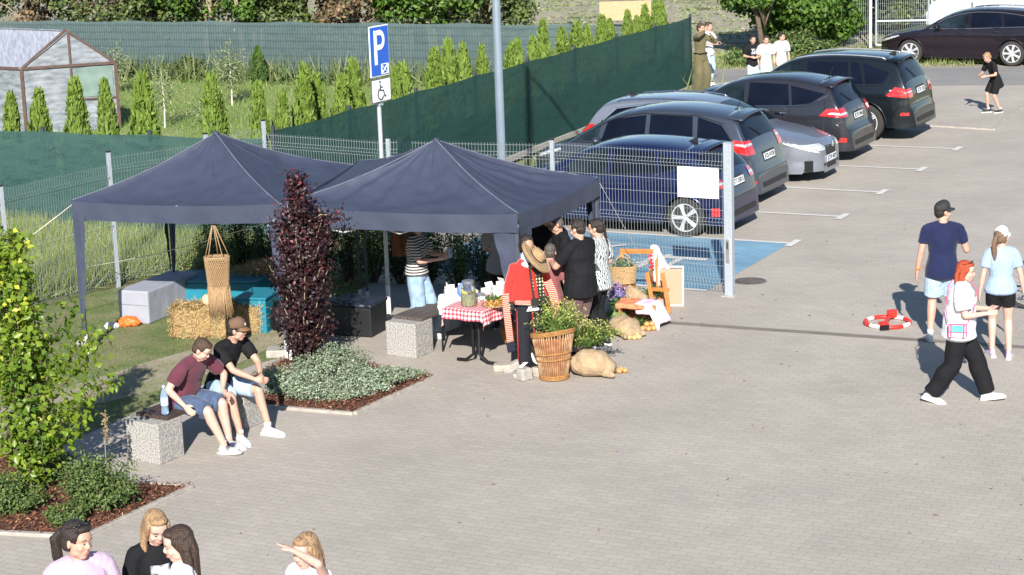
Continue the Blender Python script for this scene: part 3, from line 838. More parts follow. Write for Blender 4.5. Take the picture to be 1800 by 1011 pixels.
def car_details(c, sp):
    """windows, seams, handles, lamps, plates"""
    for sg in (1, -1):
        for i, q in enumerate(sp['windows']):
            gm = M_glass_c if (i == 0 and sp.get('clear', True)) else sp.get('glass', M_glass)
            c.side('side_window', q, gm, sg, bulge=0.0)
        for ln in sp.get('frames', []): c.line('window_trim', ln, sp.get('trim', M_trim), sg, 0.011, 0.003)
        if 'chrome' in sp: c.line('chrome_strip', sp['chrome'], M_chrome, sg, 0.009, 0.006)
        for ln in sp['seams']: c.line('door_seam', ln, M_trim, sg, 0.005, -0.001, n=16)
        for hx, hz in sp['handles']:
            y = sg * (c.hw(hx, hz) + 0.018)
            MB().rbox((c.L / 2 - hx, y, hz), (0.19, 0.028, 0.032), 0.012).build('door_handle', sp.get('handle_m', c.paint), c.root, smooth=True)
            MB().ell((c.L / 2 - hx, sg * (c.hw(hx, hz) - 0.004), hz), (0.075, 0.014, 0.03)).build('handle_recess', M_trim, c.root, smooth='all')
        c.line('sill_trim', [(c.w0 + c.Ra + 0.02, c.sill + 0.02), (c.w1 - c.Ra - 0.02, c.sill + 0.02)], M_trim, sg, 0.028, -0.02)
        for dw in (c.w0, c.w1):
            pts = []
            for k in range(21):
                a = math.pi * k / 20; d = dw + (c.Ra + 0.005) * math.cos(a); z = c.Rw + (c.Ra + 0.005) * math.sin(a)
                pts.append((c.L / 2 - d, sg * (c.hw(d, z) + 0.001), z))
            MB().tube(pts, 0.012, 5).build('arch_lip', sp.get('arch_m', c.paint), c.root, smooth=True)
        # mirror
        md, mz = sp['mirror']; y = sg * (c.hw(md, mz) + 0.12)
        mo = MB().ell((c.L / 2 - md, y, mz + 0.03), (0.075, 0.12, 0.075)).tube([(c.L / 2 - md, sg * (c.hw(md, mz) - 0.02), mz - 0.04), (c.L / 2 - md, y, mz)], [0.03, 0.025], 8)
        mo.build('mirror', c.paint, c.root, smooth='all')
        if 'tail' in sp:
            for q, mm in sp['tail']: c.side('tail_light', q, mm, sg, 0.009, nu=12, nv=6, bulge=sp.get('tail_b', 0.0))
        if 'head' in sp:
            for q, mm in sp['head']: c.side('headlight', q, mm, sg, 0.009, nu=14, nv=6, bulge=sp.get('head_b', 0))
        if sp.get('rails'):
            a, b = sp['rails']; pts = []
            for k in range(25):
                d = a + (b - a) * k / 24; y_, z_ = c.top(d, 0.86); pts.append((c.L / 2 - d, sg * y_, z_ + (0.028 if 0 < k < 24 else 0.0)))
            MB().tube(pts, 0.014, 6).build('roof_rail', sp.get('rail_m', M_chrome), c.root, smooth='all')
    w0, w1, f = sp['windscreen']; c.topp('windscreen', w0, w1, -f, f, M_glass_c, taper=1.0)
    w0, w1, f = sp['rearscreen']; rw = c.topp('rear_window', w0, w1, -f, f, sp.get('glass', M_glass), taper=sp.get('rtaper', 1.0))
    if sp.get('spoiler'):
        d0 = sp['spoiler']; y_, z_ = c.top(d0, 0.0); w = c.hw(d0, z_ - 0.08) * 0.93
        vs = []; mb = MB()
        def fn(u, v):
            yy = (u * 2 - 1) * w; yf = yy / c.hw(d0, z_ - 0.08); dz = -0.05 * abs(yf) ** 2.5
            return (c.L / 2 - (d0 - 0.18 + 0.30 * v), yy, c.top(d0 - 0.18, min(0.97, abs(yf)))[1] + 0.012 + dz * 0.3 - 0.035 * v)
        mb.grid(fn, 14, 4); o = mb.build('spoiler', c.paint, c.root, smooth='all', solid=0.022)
    if 'antenna' in sp:
        d0, kind = sp['antenna']; y_, z_ = c.top(d0, 0.0)
        if kind == 'fin': MB().prism([(-0.09, 0), (0.09, 0), (-0.05, 0.07), (-0.09, 0.06)], -0.016, 0.016, Matrix.Rotation(R(90), 3, 'X'), (c.L / 2 - d0, 0, z_ - 0.005)).build('antenna', M_trim, c.root)
        else: MB().tube([(c.L / 2 - d0, 0, z_), (c.L / 2 - d0 - 0.10, 0, z_ + 0.22)], [0.01, 0.004], 6).ell((c.L / 2 - d0, 0, z_ + 0.005), (0.035, 0.02, 0.015)).build('antenna', M_trim, c.root)
    if 'plate_r' in sp:
        z_ = sp['plate_r'][0]; D = lambda z: c.dat_z(z, True)
        for q, mm in sp['tail'][:2]:
            zl, zh = q[1][1], q[2][1]
            for sg in (1, -1): c.endp('tail_light', zl, zh, sg * .70, sg * 1.0, mm, .012 if mm is M_lamp else .009)
        for z0_, z1_, f_, m2, o_, nm in ((z_ - .235, z_ - .225, .95, M_trim, .004, 'hatch_seam'), (z_ - .08, z_ + .09, .36, mat('recess_dark', (.02, .021, .025), .5), .005, 'plate_recess'), (c.sill + .10, c.sill + .19, .8, M_trim, .007, 'lower_bumper')): c.endp(nm, z0_, z1_, -f_, f_, m2, o_, nu=24)
        for sg in (1, -1) if len(sp['tail']) < 3 else ():
            c.side('reflector', [(c.L - .14, c.sill + .19), (c.L - .03, c.sill + .19), (c.L - .03, c.sill + .24), (c.L - .14, c.sill + .24)], M_red, sg, 0.006, 4, 2)
        w0, w1, f = sp['rearscreen']; dm = (w0 + w1) / 2; ya, za = c.top(w1, 0.05); yb, zb2 = c.top(w0 * 0.55 + w1 * 0.45, 0.42)
        MB().tube([(c.L / 2 - w1 - 0.02, ya, za + 0.01), (c.L / 2 - (w0 * 0.55 + w1 * 0.45) - 0.015, yb, zb2 + 0.015)], 0.009, 5).build('wiper', M_trim, c.root)
    for rear in (True, False):
        key = 'plate_r' if rear else 'plate_f'
        if key not in sp: continue
        z, txt = sp[key]; d = c.dat_z(z, rear); d2 = c.dat_z(z + 0.06, rear); sgn = 1 if rear else -1
        x = c.L / 2 - d - sgn * 0.014; ti = math.atan2((d2 - d) * -sgn * -1, 0.06) if False else math.atan2(abs(d2 - d), 0.06)
        base = Matrix.Translation((x, 0, z)) @ Matrix.Rotation(sgn * ti * 0.6, 4, 'Y')
        p = MB().rbox((0, 0, 0), (0.012, 0.52, 0.115), 0.004, M=Matrix.Identity(3)); p.v = [tuple(base @ Vector(v)) for v in p.v]
        po = p.build('number_plate', M_plate, c.root)
        fr = base @ Matrix.Translation((-sgn * 0.0072, 0, 0)) @ (Matrix(((0, 0, -1, 0), (-1, 0, 0, 0), (0, 1, 0, 0), (0, 0, 0, 1))) if rear else Matrix(((0, 0, 1, 0), (1, 0, 0, 0), (0, 1, 0, 0), (0, 0, 0, 1))))
        text_mesh('plate_letters', txt, 0.105, M_plate_t, po, fr @ Matrix.Translation((0.02, 0, 0)), 0.001, bold=0.002)
        bb = MB().box((0, 0, 0), (0.003, 0.04, 0.105)); bb.v = [tuple(base @ Matrix.Translation((-sgn * 0.007, (0.235) * (1 if rear else -1), 0)) @ Vector(v)) for v in bb.v]
        bb.build('plate_band', M_plate_b, po)

def make_car(name_lbl, sp, tail_tip=None, nose_tip=None, heading=None, center=None):
    c = Car(sp['geo']); c.prep(); c.paint = sp['paint']
    hd = heading; fx = Vector((math.cos(hd), math.sin(hd), 0))
    if tail_tip is not None: center = tail_tip + fx * c.L / 2
    if nose_tip is not None: center = nose_tip - fx * c.L / 2
    root = thing('parked_car', name_lbl, 'car', (center.x, center.y, 0), hd, sp.get('group', 'cars parked along the green fence'))
    c.build(root, c.paint); car_details(c, sp); return c, root

hatch = dict(L=4.36, W=1.83, sill=0.20, nf=9, nr=13, b0=0.90, b1=1.03, tum=0.52, w0=0.90, w1=3.70, Ra=0.365, Rw=0.325, spokes=5, twin=True,
    prof=[(0.03, .22), (0, .42), (.03, .60), (.20, .76), (.55, .88), (.95, .96), (1.15, 1.01), (1.55, 1.24), (1.95, 1.40), (2.35, 1.47), (2.85, 1.48), (3.35, 1.45), (3.78, 1.38), (3.98, 1.20), (4.16, 1.0), (4.25, .88), (4.31, .72), (4.36, .55), (4.34, .40), (4.31, .24)])
M_blue = paint('paint_blue', (0.006, 0.011, 0.058), 0.4)
dblue = dict(geo=hatch, paint=M_blue, windows=[[(1.42, .98), (2.32, 1.0), (2.30, 1.37), (1.92, 1.33)], [(2.40, 1.0), (3.22, 1.04), (3.12, 1.34), (2.38, 1.37)], [(3.27, 1.05), (3.66, 1.16), (3.45, 1.27), (3.17, 1.33)]],
    frames=[[(1.36, .97), (2.3, .985), (3.3, 1.03), (3.7, 1.14)]], seams=[[(1.5, .95), (1.45, .6), (1.5, .28), (2.34, .27)], [(2.36, .98), (2.36, .28)], [(3.28, 1.02), (3.22, .8), (3.02, .60)], [(4.0, .86), (3.98, .6)]],
    handles=[(2.12, .86), (3.06, .89)], mirror=(1.62, .98), windscreen=(1.16, 1.93, .9), rearscreen=(3.90, 4.14, .86), spoiler=3.82, antenna=(3.50, 'fin'),
    tail=[([(3.86, .86), (4.20, .80), (4.17, .95), (3.95, .98)], M_red), ([(4.02, .875), (4.19, .85), (4.18, .89), (4.04, .91)], M_lamp), ([(4.15, .36), (4.28, .36), (4.28, .50), (4.15, .50)], M_red)],
    plate_r=(0.82, 'CT 25815'), group='cars parked along the green fence', head=[([(0.25, .66), (.75, .80), (.72, .86), (.28, .77)], M_lamp)])
make_car('dark blue hatchback with five spoke silver wheels behind the wire fence', dblue, tail_tip=P(1210, 417) + U * 0.62 + V * 0.84, heading=HEAD)

mpv = dict(L=4.47, W=1.86, sill=0.21, nf=9, nr=13, b0=0.95, b1=1.06, tum=0.42, w0=0.88, w1=3.62, Ra=0.37, Rw=0.325, spokes=5, twin=False,
    prof=[(0.03, .24), (0, .45), (.04, .66), (.20, .83), (.50, .95), (.75, 1.02), (1.15, 1.24), (1.6, 1.48), (2.0, 1.60), (2.5, 1.66), (3.1, 1.65), (3.7, 1.59), (4.0, 1.52), (4.15, 1.30), (4.29, 1.05), (4.36, .86), (4.42, .68), (4.47, .52), (4.45, .38), (4.42, .24)])
M_grey = paint('paint_warm_grey', (0.058, 0.070, 0.098), 0.5)
dmpv = dict(geo=mpv, paint=M_grey, windows=[[(1.0, 1.05), (1.45, 1.06), (1.50, 1.40), (1.35, 1.30)], [(1.52, 1.05), (2.36, 1.07), (2.34, 1.53), (1.62, 1.43)], [(2.44, 1.07), (3.28, 1.09), (3.22, 1.53), (2.42, 1.54)], [(3.36, 1.09), (4.0, 1.14), (3.78, 1.40), (3.32, 1.52)]],
    frames=[[(0.95, 1.03), (2.4, 1.05), (4.03, 1.12)], [(1.1, 1.2), (1.6, 1.46), (2.3, 1.555), (3.3, 1.545), (3.82, 1.42), (4.03, 1.13)]], trim=M_trim, seams=[[(1.5, 1.0), (1.45, .6), (1.5, .3), (2.4, .28)], [(2.4, 1.04), (2.4, .3)], [(3.34, 1.08), (3.28, .8), (3.08, .62)], [(4.12, 1.0), (4.15, .62)]],
    handles=[(2.2, .90), (3.15, .93)], mirror=(1.5, 1.05), windscreen=(.80, 1.95, .9), rearscreen=(4.05, 4.24, .88), spoiler=4.02, antenna=(3.78, 'rod'),
    tail=[([(3.98, .98), (4.30, .90), (4.26, 1.14), (4.02, 1.16)], M_red), ([(4.06, 1.07), (4.27, 1.05), (4.265, 1.09), (4.07, 1.10)], M_lamp)],
    plate_r=(0.80, 'CB 4192R'), head=[([(0.25, .72), (.75, .88), (.72, .95), (.28, .83)], M_lamp)])
make_car('grey people carrier with large red tail lamps beside the blue hatchback', dmpv, tail_tip=TIPS[1] + V * 1.25 - U * 1.60, heading=HEAD)

est = dict(L=4.90, W=1.86, sill=0.19, nf=7, nr=9, b0=0.90, b1=1.03, tum=0.55, w0=0.98, w1=3.72, Ra=0.375, Rw=0.335, spokes=7, twin=False,
    prof=[(0.03, .20), (0, .38), (.03, .58), (.16, .73), (.5, .84), (.95, .93), (1.35, 1.01), (1.75, 1.24), (2.15, 1.40), (2.6, 1.48), (3.1, 1.50), (3.7, 1.48), (4.25, 1.42), (4.45, 1.30), (4.65, 1.02), (4.78, .92), (4.85, .72), (4.90, .52), (4.88, .38), (4.84, .22)])
M_silv = paint('paint_silver', (0.25, 0.27, 0.32), 0.55)
west = [[(1.62, .99), (2.55, 1.01), (2.50, 1.38), (2.12, 1.34)], [(2.63, 1.01), (3.45, 1.03), (3.36, 1.38), (2.60, 1.39)], [(3.52, 1.03), (4.28, 1.08), (4.05, 1.29), (3.44, 1.375)]]
dest = dict(geo=est, paint=M_silv, windows=west, frames=[[(1.5, .97), (2.6, .99), (4.33, 1.06)]], chrome=[(1.5, .965), (2.6, .985), (4.33, 1.055), (4.1, 1.31), (3.4, 1.40), (2.5, 1.41), (2.1, 1.37), (1.5, .965)],
    seams=[[(1.62, .95), (1.55, .6), (1.6, .28), (2.56, .27)], [(2.6, .98), (2.6, .28)], [(3.5, 1.02), (3.42, .8), (3.2, .60)], [(1.3, .98), (.5, .86)]],
    handles=[(2.36, .87), (3.28, .90)], mirror=(1.75, .99), windscreen=(1.37, 2.14, .9), rearscreen=(4.42, 4.64, .86), antenna=(4.0, 'fin'), rails=(2.3, 4.1),
    tail=[([(4.45, .88), (4.76, .82), (4.72, .98), (4.48, 1.0)], M_red)],
    head=[([(0.08, .56), (.68, .76), (.62, .86), (.12, .73)], M_lamp)], head_b=0.02, plate_f=(0.42, 'CTR 4829'))
c3, r3 = make_car('silver estate car parked nose out with its grille facing the plaza', dest, nose_tip=TIPS[2] + V * 1.15 - U * 1.22, heading=UANG)
c3.endp('grille', .47, .65, -.50, .50, M_trim, .012, False, slant=.03)
for k in range(4): c3.endp('grille_bar', .49 + k * .045, .498 + k * .045, -.48, .48, M_chrome if k == 3 else mat('grille_grey', (0.12, 0.12, 0.125), 0.4, 0.5), .02, False, slant=.03, nv=1)
for sg in (1, -1):
    c3.endp('fog_lamp_recess', .30, .35, sg * .70, sg * .88, M_trim, .008, False); c3.endp('headlight', .575, .70, sg * .62, sg * 1.0, M_lamp, .01, False, slant=.03)
MB().lathe([(0.055, 0), (0.055, 0.012), (0.045, 0.014)], (c3.L / 2 + 0.005 - 0.03, 0, 0.66), 20, Matrix.Rotation(R(75), 3, 'Y')).build('badge', M_chrome, r3, smooth=True)
c3.endp('lower_grille', .25, .34, -.55, .55, M_trim, .009, False)

suv = dict(L=4.50, W=1.86, sill=0.24, nf=8, nr=13, b0=0.98, b1=1.12, tum=0.50, w0=0.90, w1=3.60, Ra=0.40, Rw=0.345, spokes=5, twin=True,
    prof=[(0.03, .26), (0, .48), (.03, .68), (.18, .86), (.5, .96), (.95, 1.04), (1.2, 1.10), (1.6, 1.36), (2.0, 1.54), (2.5, 1.63), (3.1, 1.64), (3.6, 1.58), (3.98, 1.50), (4.15, 1.28), (4.30, 1.06), (4.37, .92), (4.42, .75), (4.50, .58), (4.49, .44), (4.43, .28)])
M_gunm = paint('paint_gunmetal', (0.036, 0.037, 0.046), 0.55)
dsuv = dict(geo=suv, paint=M_gunm, windows=[[(1.38, 1.07), (2.32, 1.09), (2.28, 1.50), (1.88, 1.43)], [(2.40, 1.09), (3.26, 1.12), (3.18, 1.50), (2.38, 1.52)], [(3.32, 1.12), (3.70, 1.16), (3.95, 1.34), (3.24, 1.48)]],
    chrome=[(1.3, 1.05), (2.4, 1.07), (3.6, 1.11), (4.02, 1.32)], seams=[[(1.5, 1.04), (1.45, .6), (1.5, .32), (2.36, .30)], [(2.36, 1.06), (2.36, .32)], [(3.3, 1.10), (3.25, .85), (3.04, .66)], [(4.05, 1.0), (4.15, .62)]],
    handles=[(2.15, .93), (3.08, .96)], handle_m=M_chrome, mirror=(1.6, 1.07), windscreen=(1.22, 1.98, .9), rearscreen=(4.02, 4.26, .88), spoiler=3.98, antenna=(3.78, 'rod'),
    tail=[([(3.88, .93), (4.33, .90), (4.31, 1.07), (4.02, 1.06)], M_red), ([(4.05, .965), (4.32, .945), (4.315, .985), (4.12, 1.0)], M_lamp), ([(4.26, .42), (4.42, .42), (4.42, .50), (4.30, .50)], M_red)], tail_b=0.01,
    plate_r=(0.86, 'CTR 7M43'), head=[([(0.25, .78), (.75, .92), (.72, .98), (.28, .88)], M_lamp)])
make_car('gunmetal crossover with slim red lamps parked behind the silver estate', dsuv, tail_tip=TIPS[3] + V * 1.1 - U * 1.42, heading=HEAD)

bsuv = dict(L=4.86, W=1.94, sill=0.30, nf=8, nr=14, b0=1.02, b1=1.14, tum=0.46, w0=0.92, w1=3.86, Ra=0.45, Rw=0.385, spokes=5, twin=True,
    prof=[(0.03, .32), (0, .55), (.03, .78), (.16, .96), (.5, 1.04), (1.0, 1.11), (1.35, 1.16), (1.8, 1.46), (2.2, 1.66), (2.7, 1.74), (3.3, 1.76), (4.0, 1.73), (4.40, 1.66), (4.56, 1.44), (4.70, 1.16), (4.76, 1.0), (4.80, .80), (4.86, .64), (4.85, .50), (4.80, .36)])
M_black = paint('paint_black', (0.006, 0.010, 0.014), 0.3)
dbs = dict(geo=bsuv, paint=M_black, windows=[[(1.6, 1.14), (2.5, 1.16), (2.46, 1.60), (2.08, 1.54)], [(2.58, 1.16), (3.50, 1.17), (3.42, 1.61), (2.56, 1.61)], [(3.56, 1.17), (3.80, 1.18), (3.66, 1.60), (3.48, 1.61)], [(3.86, 1.18), (4.22, 1.20), (4.32, 1.42), (3.74, 1.60)]],
    frames=[[(1.5, 1.12), (2.6, 1.14), (4.24, 1.18), (4.40, 1.40), (3.9, 1.62)]], seams=[[(1.75, 1.1), (1.7, .6), (1.75, .38), (2.54, .36)], [(2.54, 1.13), (2.54, .38)], [(3.55, 1.15), (3.48, .9), (3.26, .70)], [(4.5, 1.05), (4.55, .7)]],
    handles=[(2.32, 1.0), (3.32, 1.02)], mirror=(1.8, 1.13), windscreen=(1.38, 2.18, .9), rearscreen=(4.44, 4.66, .88), spoiler=4.42, antenna=(4.15, 'fin'), rails=(2.2, 4.2), rail_m=mat('rail_silver', (0.5, 0.52, 0.55), 0.3, 0.6),
    tail=[([(4.30, .96), (4.745, .92), (4.73, 1.10), (4.48, 1.14)], M_red), ([(4.36, 1.06), (4.74, 1.02), (4.735, 1.045), (4.38, 1.085)], M_lamp), ([(4.60, .56), (4.78, .56), (4.78, .62), (4.62, .62)], M_red)],
    plate_r=(1.0, 'CTR 1XJ5'), head=[([(0.25, .84), (.75, .98), (.72, 1.04), (.28, .95)], M_lamp)])
cb, rb_ = make_car('black off roader with silver roof rails at the far end of the row', dbs, tail_tip=P(1536, 249) + U * 0.82 + V * 0.88, heading=HEAD)
for sg in (1, -1): MB().lathe([(0.05, -0.03), (0.05, 0.03), (0.035, 0.03)], (-cb.L / 2 + 0.06, sg * 0.62, 0.42), 16, Matrix.Rotation(R(-90), 3, 'Y')).build('exhaust_tip', M_chrome, rb_, smooth=True)

# dark estate standing on the far verge, seen from the side
M_plum = paint('paint_plum', (0.014, 0.009, 0.014), 0.4)
dest2 = dict(dest); dest2['paint'] = M_plum; dest2['windows'] = west; dest2['plate_f'] = (0.42, 'CTR 55W8'); dest2['group'] = 'cars'
w1_, w2_ = P(1600, 113), P(1786, 117)
hd2 = math.atan2((w1_ - w2_).y, (w1_ - w2_).x); fx = Vector((math.cos(hd2), math.sin(hd2), 0)); nl = Vector((math.sin(hd2), -math.cos(hd2), 0))
make_car('dark plum estate car on the far verge in front of the white van', dest2, center=w1_ + fx * 0.98 - fx * 2.45 + nl * 0.86, heading=hd2)

# white van far behind, top right
def make_van():
    c = P(1760, 70); hd = hd2
    t = thing('delivery_van', 'white van standing behind the dark plum estate at the top right', 'van', (15.6, 61.2, 0), hd)
    L_, W_, H_ = 5.6, 2.0, 2.5
    prof = [(2.8, .35), (2.8, .75), (2.55, 1.12), (1.75, 1.28), (1.15, 2.15), (0.75, 2.42), (-2.5, 2.5), (-2.78, 2.35), (-2.8, .35)]
    mb = MB(); mb.prism(prof, -W_ / 2, W_ / 2, Matrix.Rotation(R(90), 3, 'X')); mb.build('body', mat('van_white', (0.72, 0.74, 0.77), 0.3, coat=0.8, var=0.03), t, bevel=0.08)
    for sg in (1, -1):
        q = [(1.62, 1.28), (0.55, 1.28), (0.55, 1.95), (1.2, 1.95)]
        MB().prism(q, 0, 0.01, Matrix.Rotation(R(90), 3, 'X'), (0, sg * (W_ / 2 + 0.006) + 0.005, 0)).build('side_window', M_glass, t)
        for x in (1.9, -1.75):
            Mx = Matrix.Rotation(R(-90) * sg, 3, 'X'); wo = MB().lathe([(0.2, -0.1), (0.34, -0.1), (0.35, 0), (0.34, 0.1), (0.2, 0.1)], (x, sg * (W_ / 2 - 0.08), 0.35), 28, Mx).build('wheel', M_rubber, t, smooth=True)
            MB().lathe([(0.22, 0.0), (0.22, 0.105), (0.1, 0.11)], (x, sg * (W_ / 2 - 0.08), 0.35), 24, Mx).build('rim', M_alloy, wo, smooth=True)
        MB().rbox((2.55, sg * 0.8, 0.92), (0.3, 0.3, 0.2), 0.05).build('headlight', M_lamp, t)
        MB().rbox((1.55, sg * 1.12, 1.45), (0.12, 0.2, 0.3), 0.04).build('mirror', M_trim, t)
    MB().prism([(1.80, 1.30), (1.22, 2.12), (1.17, 2.12), (1.74, 1.30)], -0.85, 0.85, Matrix.Rotation(R(90), 3, 'X'), (0.035, 0, 0)).build('windscreen', M_glass, t)
    MB().rbox((2.78, 0, 0.5), (0.12, 1.96, 0.36), 0.04).build('bumper', M_trim, t)
    MB().rbox((2.82, 0, 0.8), (0.06, 1.0, 0.2), 0.03).build('grille', M_trim, t)
make_van()
# ================================================================ PEOPLE
M_skin = mat('skin', (0.47, 0.275, 0.205), 0.5, var=0.08, scale=14, bump=0.08, bscale=120)
M_skin_p = mat('skin_pale', (0.52, 0.33, 0.265), 0.5, var=0.07, scale=14, bump=0.08, bscale=120)
M_skin_t = mat('skin_tan', (0.40, 0.22, 0.155), 0.5, var=0.10, scale=14, bump=0.08, bscale=120)
for k_ in (M_skin, M_skin_p, M_skin_t):
    k_.node_tree.nodes['Principled BSDF'].inputs['Subsurface Weight'].default_value = 0.0
M_eye = mat('eye', (0.03, 0.02, 0.018), 0.2)
M_eyew = mat('eye_white', (0.36, 0.31, 0.28), 0.4)
M_lip = mat('lips', (0.34, 0.14, 0.12), 0.5)
def hairm(name, c, c2=None): return mat(name, c, 0.5, scale=24, stretch=(3, 3, 0.35), rgb2=c2 or tuple(v * 0.45 for v in c), bump=0.6, bscale=60, spec=0.5)
H_dark = hairm('hair_dark', (0.028, 0.018, 0.014)); H_brown = hairm('hair_brown', (0.085, 0.045, 0.026)); H_blonde = hairm('hair_blonde', (0.42, 0.27, 0.14), (0.16, 0.09, 0.05))
H_red = hairm('hair_red', (0.48, 0.075, 0.018), (0.22, 0.025, 0.008)); H_grey = hairm('hair_grey', (0.12, 0.10, 0.09)); H_light = hairm('hair_light_brown', (0.20, 0.12, 0.07))
def cloth(name, c, rough=0.85, **k):
    k.setdefault('var', 0.12); k.setdefault('scale', 5); k.setdefault('bump', 0.25); k.setdefault('bscale', 14); k.setdefault('sheen', 0.15)
    return mat(name, c, rough, spec=0.2, **k)
C_black = cloth('cloth_black', (0.009, 0.009, 0.011), sheen=0.0); C_white = cloth('cloth_white', (0.63, 0.63, 0.66), var=0.04); C_navy = cloth('cloth_navy', (0.010, 0.015, 0.052))
C_maroon = cloth('cloth_maroon', (0.105, 0.028, 0.045)); C_sky = cloth('cloth_light_blue', (0.27, 0.36, 0.52), var=0.06); C_pink = cloth('cloth_pink', (0.46, 0.33, 0.45), var=0.05)
C_grey = cloth('cloth_grey', (0.26, 0.25, 0.27)); C_olive = cloth('cloth_olive', (0.115, 0.10, 0.05)); C_denim = cloth('denim', (0.25, 0.36, 0.50), scale=12, var=0.25)
C_denimd = cloth('denim_dark', (0.06, 0.09, 0.16), scale=12, var=0.3); C_denimp = cloth('denim_pale', (0.34, 0.46, 0.56), scale=12, var=0.2); C_brown = cloth('cloth_brown', (0.12, 0.065, 0.07))
C_offw = cloth('cloth_offwhite', (0.46, 0.45, 0.44), var=0.05); C_mint = cloth('cloth_mint', (0.38, 0.48, 0.46), var=0.05)
S_white = mat('shoe_white', (0.56, 0.56, 0.56), 0.5, var=0.06, scale=20); S_black = mat('shoe_black', (0.02, 0.02, 0.02), 0.5); S_purple = mat('shoe_purple', (0.30, 0.16, 0.34), 0.6, rgb2=(0.62, 0.55, 0.62), scale=30)
S_grey = mat('shoe_grey', (0.55, 0.56, 0.56), 0.6, rgb2=(0.74, 0.74, 0.74), scale=30)
def stripe_mat(name, c1, c2, freq, wavy=0.0, axis='Z'):
    m = bpy.data.materials.new(name); m.use_nodes = True; t = m.node_tree; L = t.links; b = t.nodes['Principled BSDF']; b.inputs['Roughness'].default_value = 0.85
    tc = t.nodes.new('ShaderNodeTexCoord'); wv = t.nodes.new('ShaderNodeTexWave'); wv.bands_direction = axis; wv.inputs['Scale'].default_value = freq
    wv.inputs['Distortion'].default_value = wavy; wv.inputs['Detail'].default_value = 2; wv.inputs['Detail Scale'].default_value = 1.2
    L.new(tc.outputs['Object'], wv.inputs[0]); rp = t.nodes.new('ShaderNodeValToRGB'); rp.color_ramp.interpolation = 'CONSTANT'
    rp.color_ramp.elements[0].color = (*c1, 1); rp.color_ramp.elements[1].color = (*c2, 1); rp.color_ramp.elements[1].position = 0.55
    L.new(wv.outputs[0], rp.inputs[0]); L.new(rp.outputs[0], b.inputs['Base Color']); return m
C_stripe = stripe_mat('cloth_striped', (0.035, 0.035, 0.04), (0.50, 0.48, 0.46), 9, 0.4)
C_zebra = stripe_mat('cloth_zebra', (0.04, 0.05, 0.05), (0.66, 0.69, 0.70), 12, 9, 'X')

def ik(a, c, l1, l2, pole):
    a, c = Vector(a), Vector(c); v = c - a; d = min(v.length, (l1 + l2) * 0.995); v.normalize(); c = a + v * d
    x = (l1 * l1 - l2 * l2 + d * d) / (2 * d); h = math.sqrt(max(0, l1 * l1 - x * x))
    p = Vector(pole); p = p - v * p.dot(v)
    if p.length < 1e-4: p = v.orthogonal()
    p.normalize(); return a + v * x + p * h, c

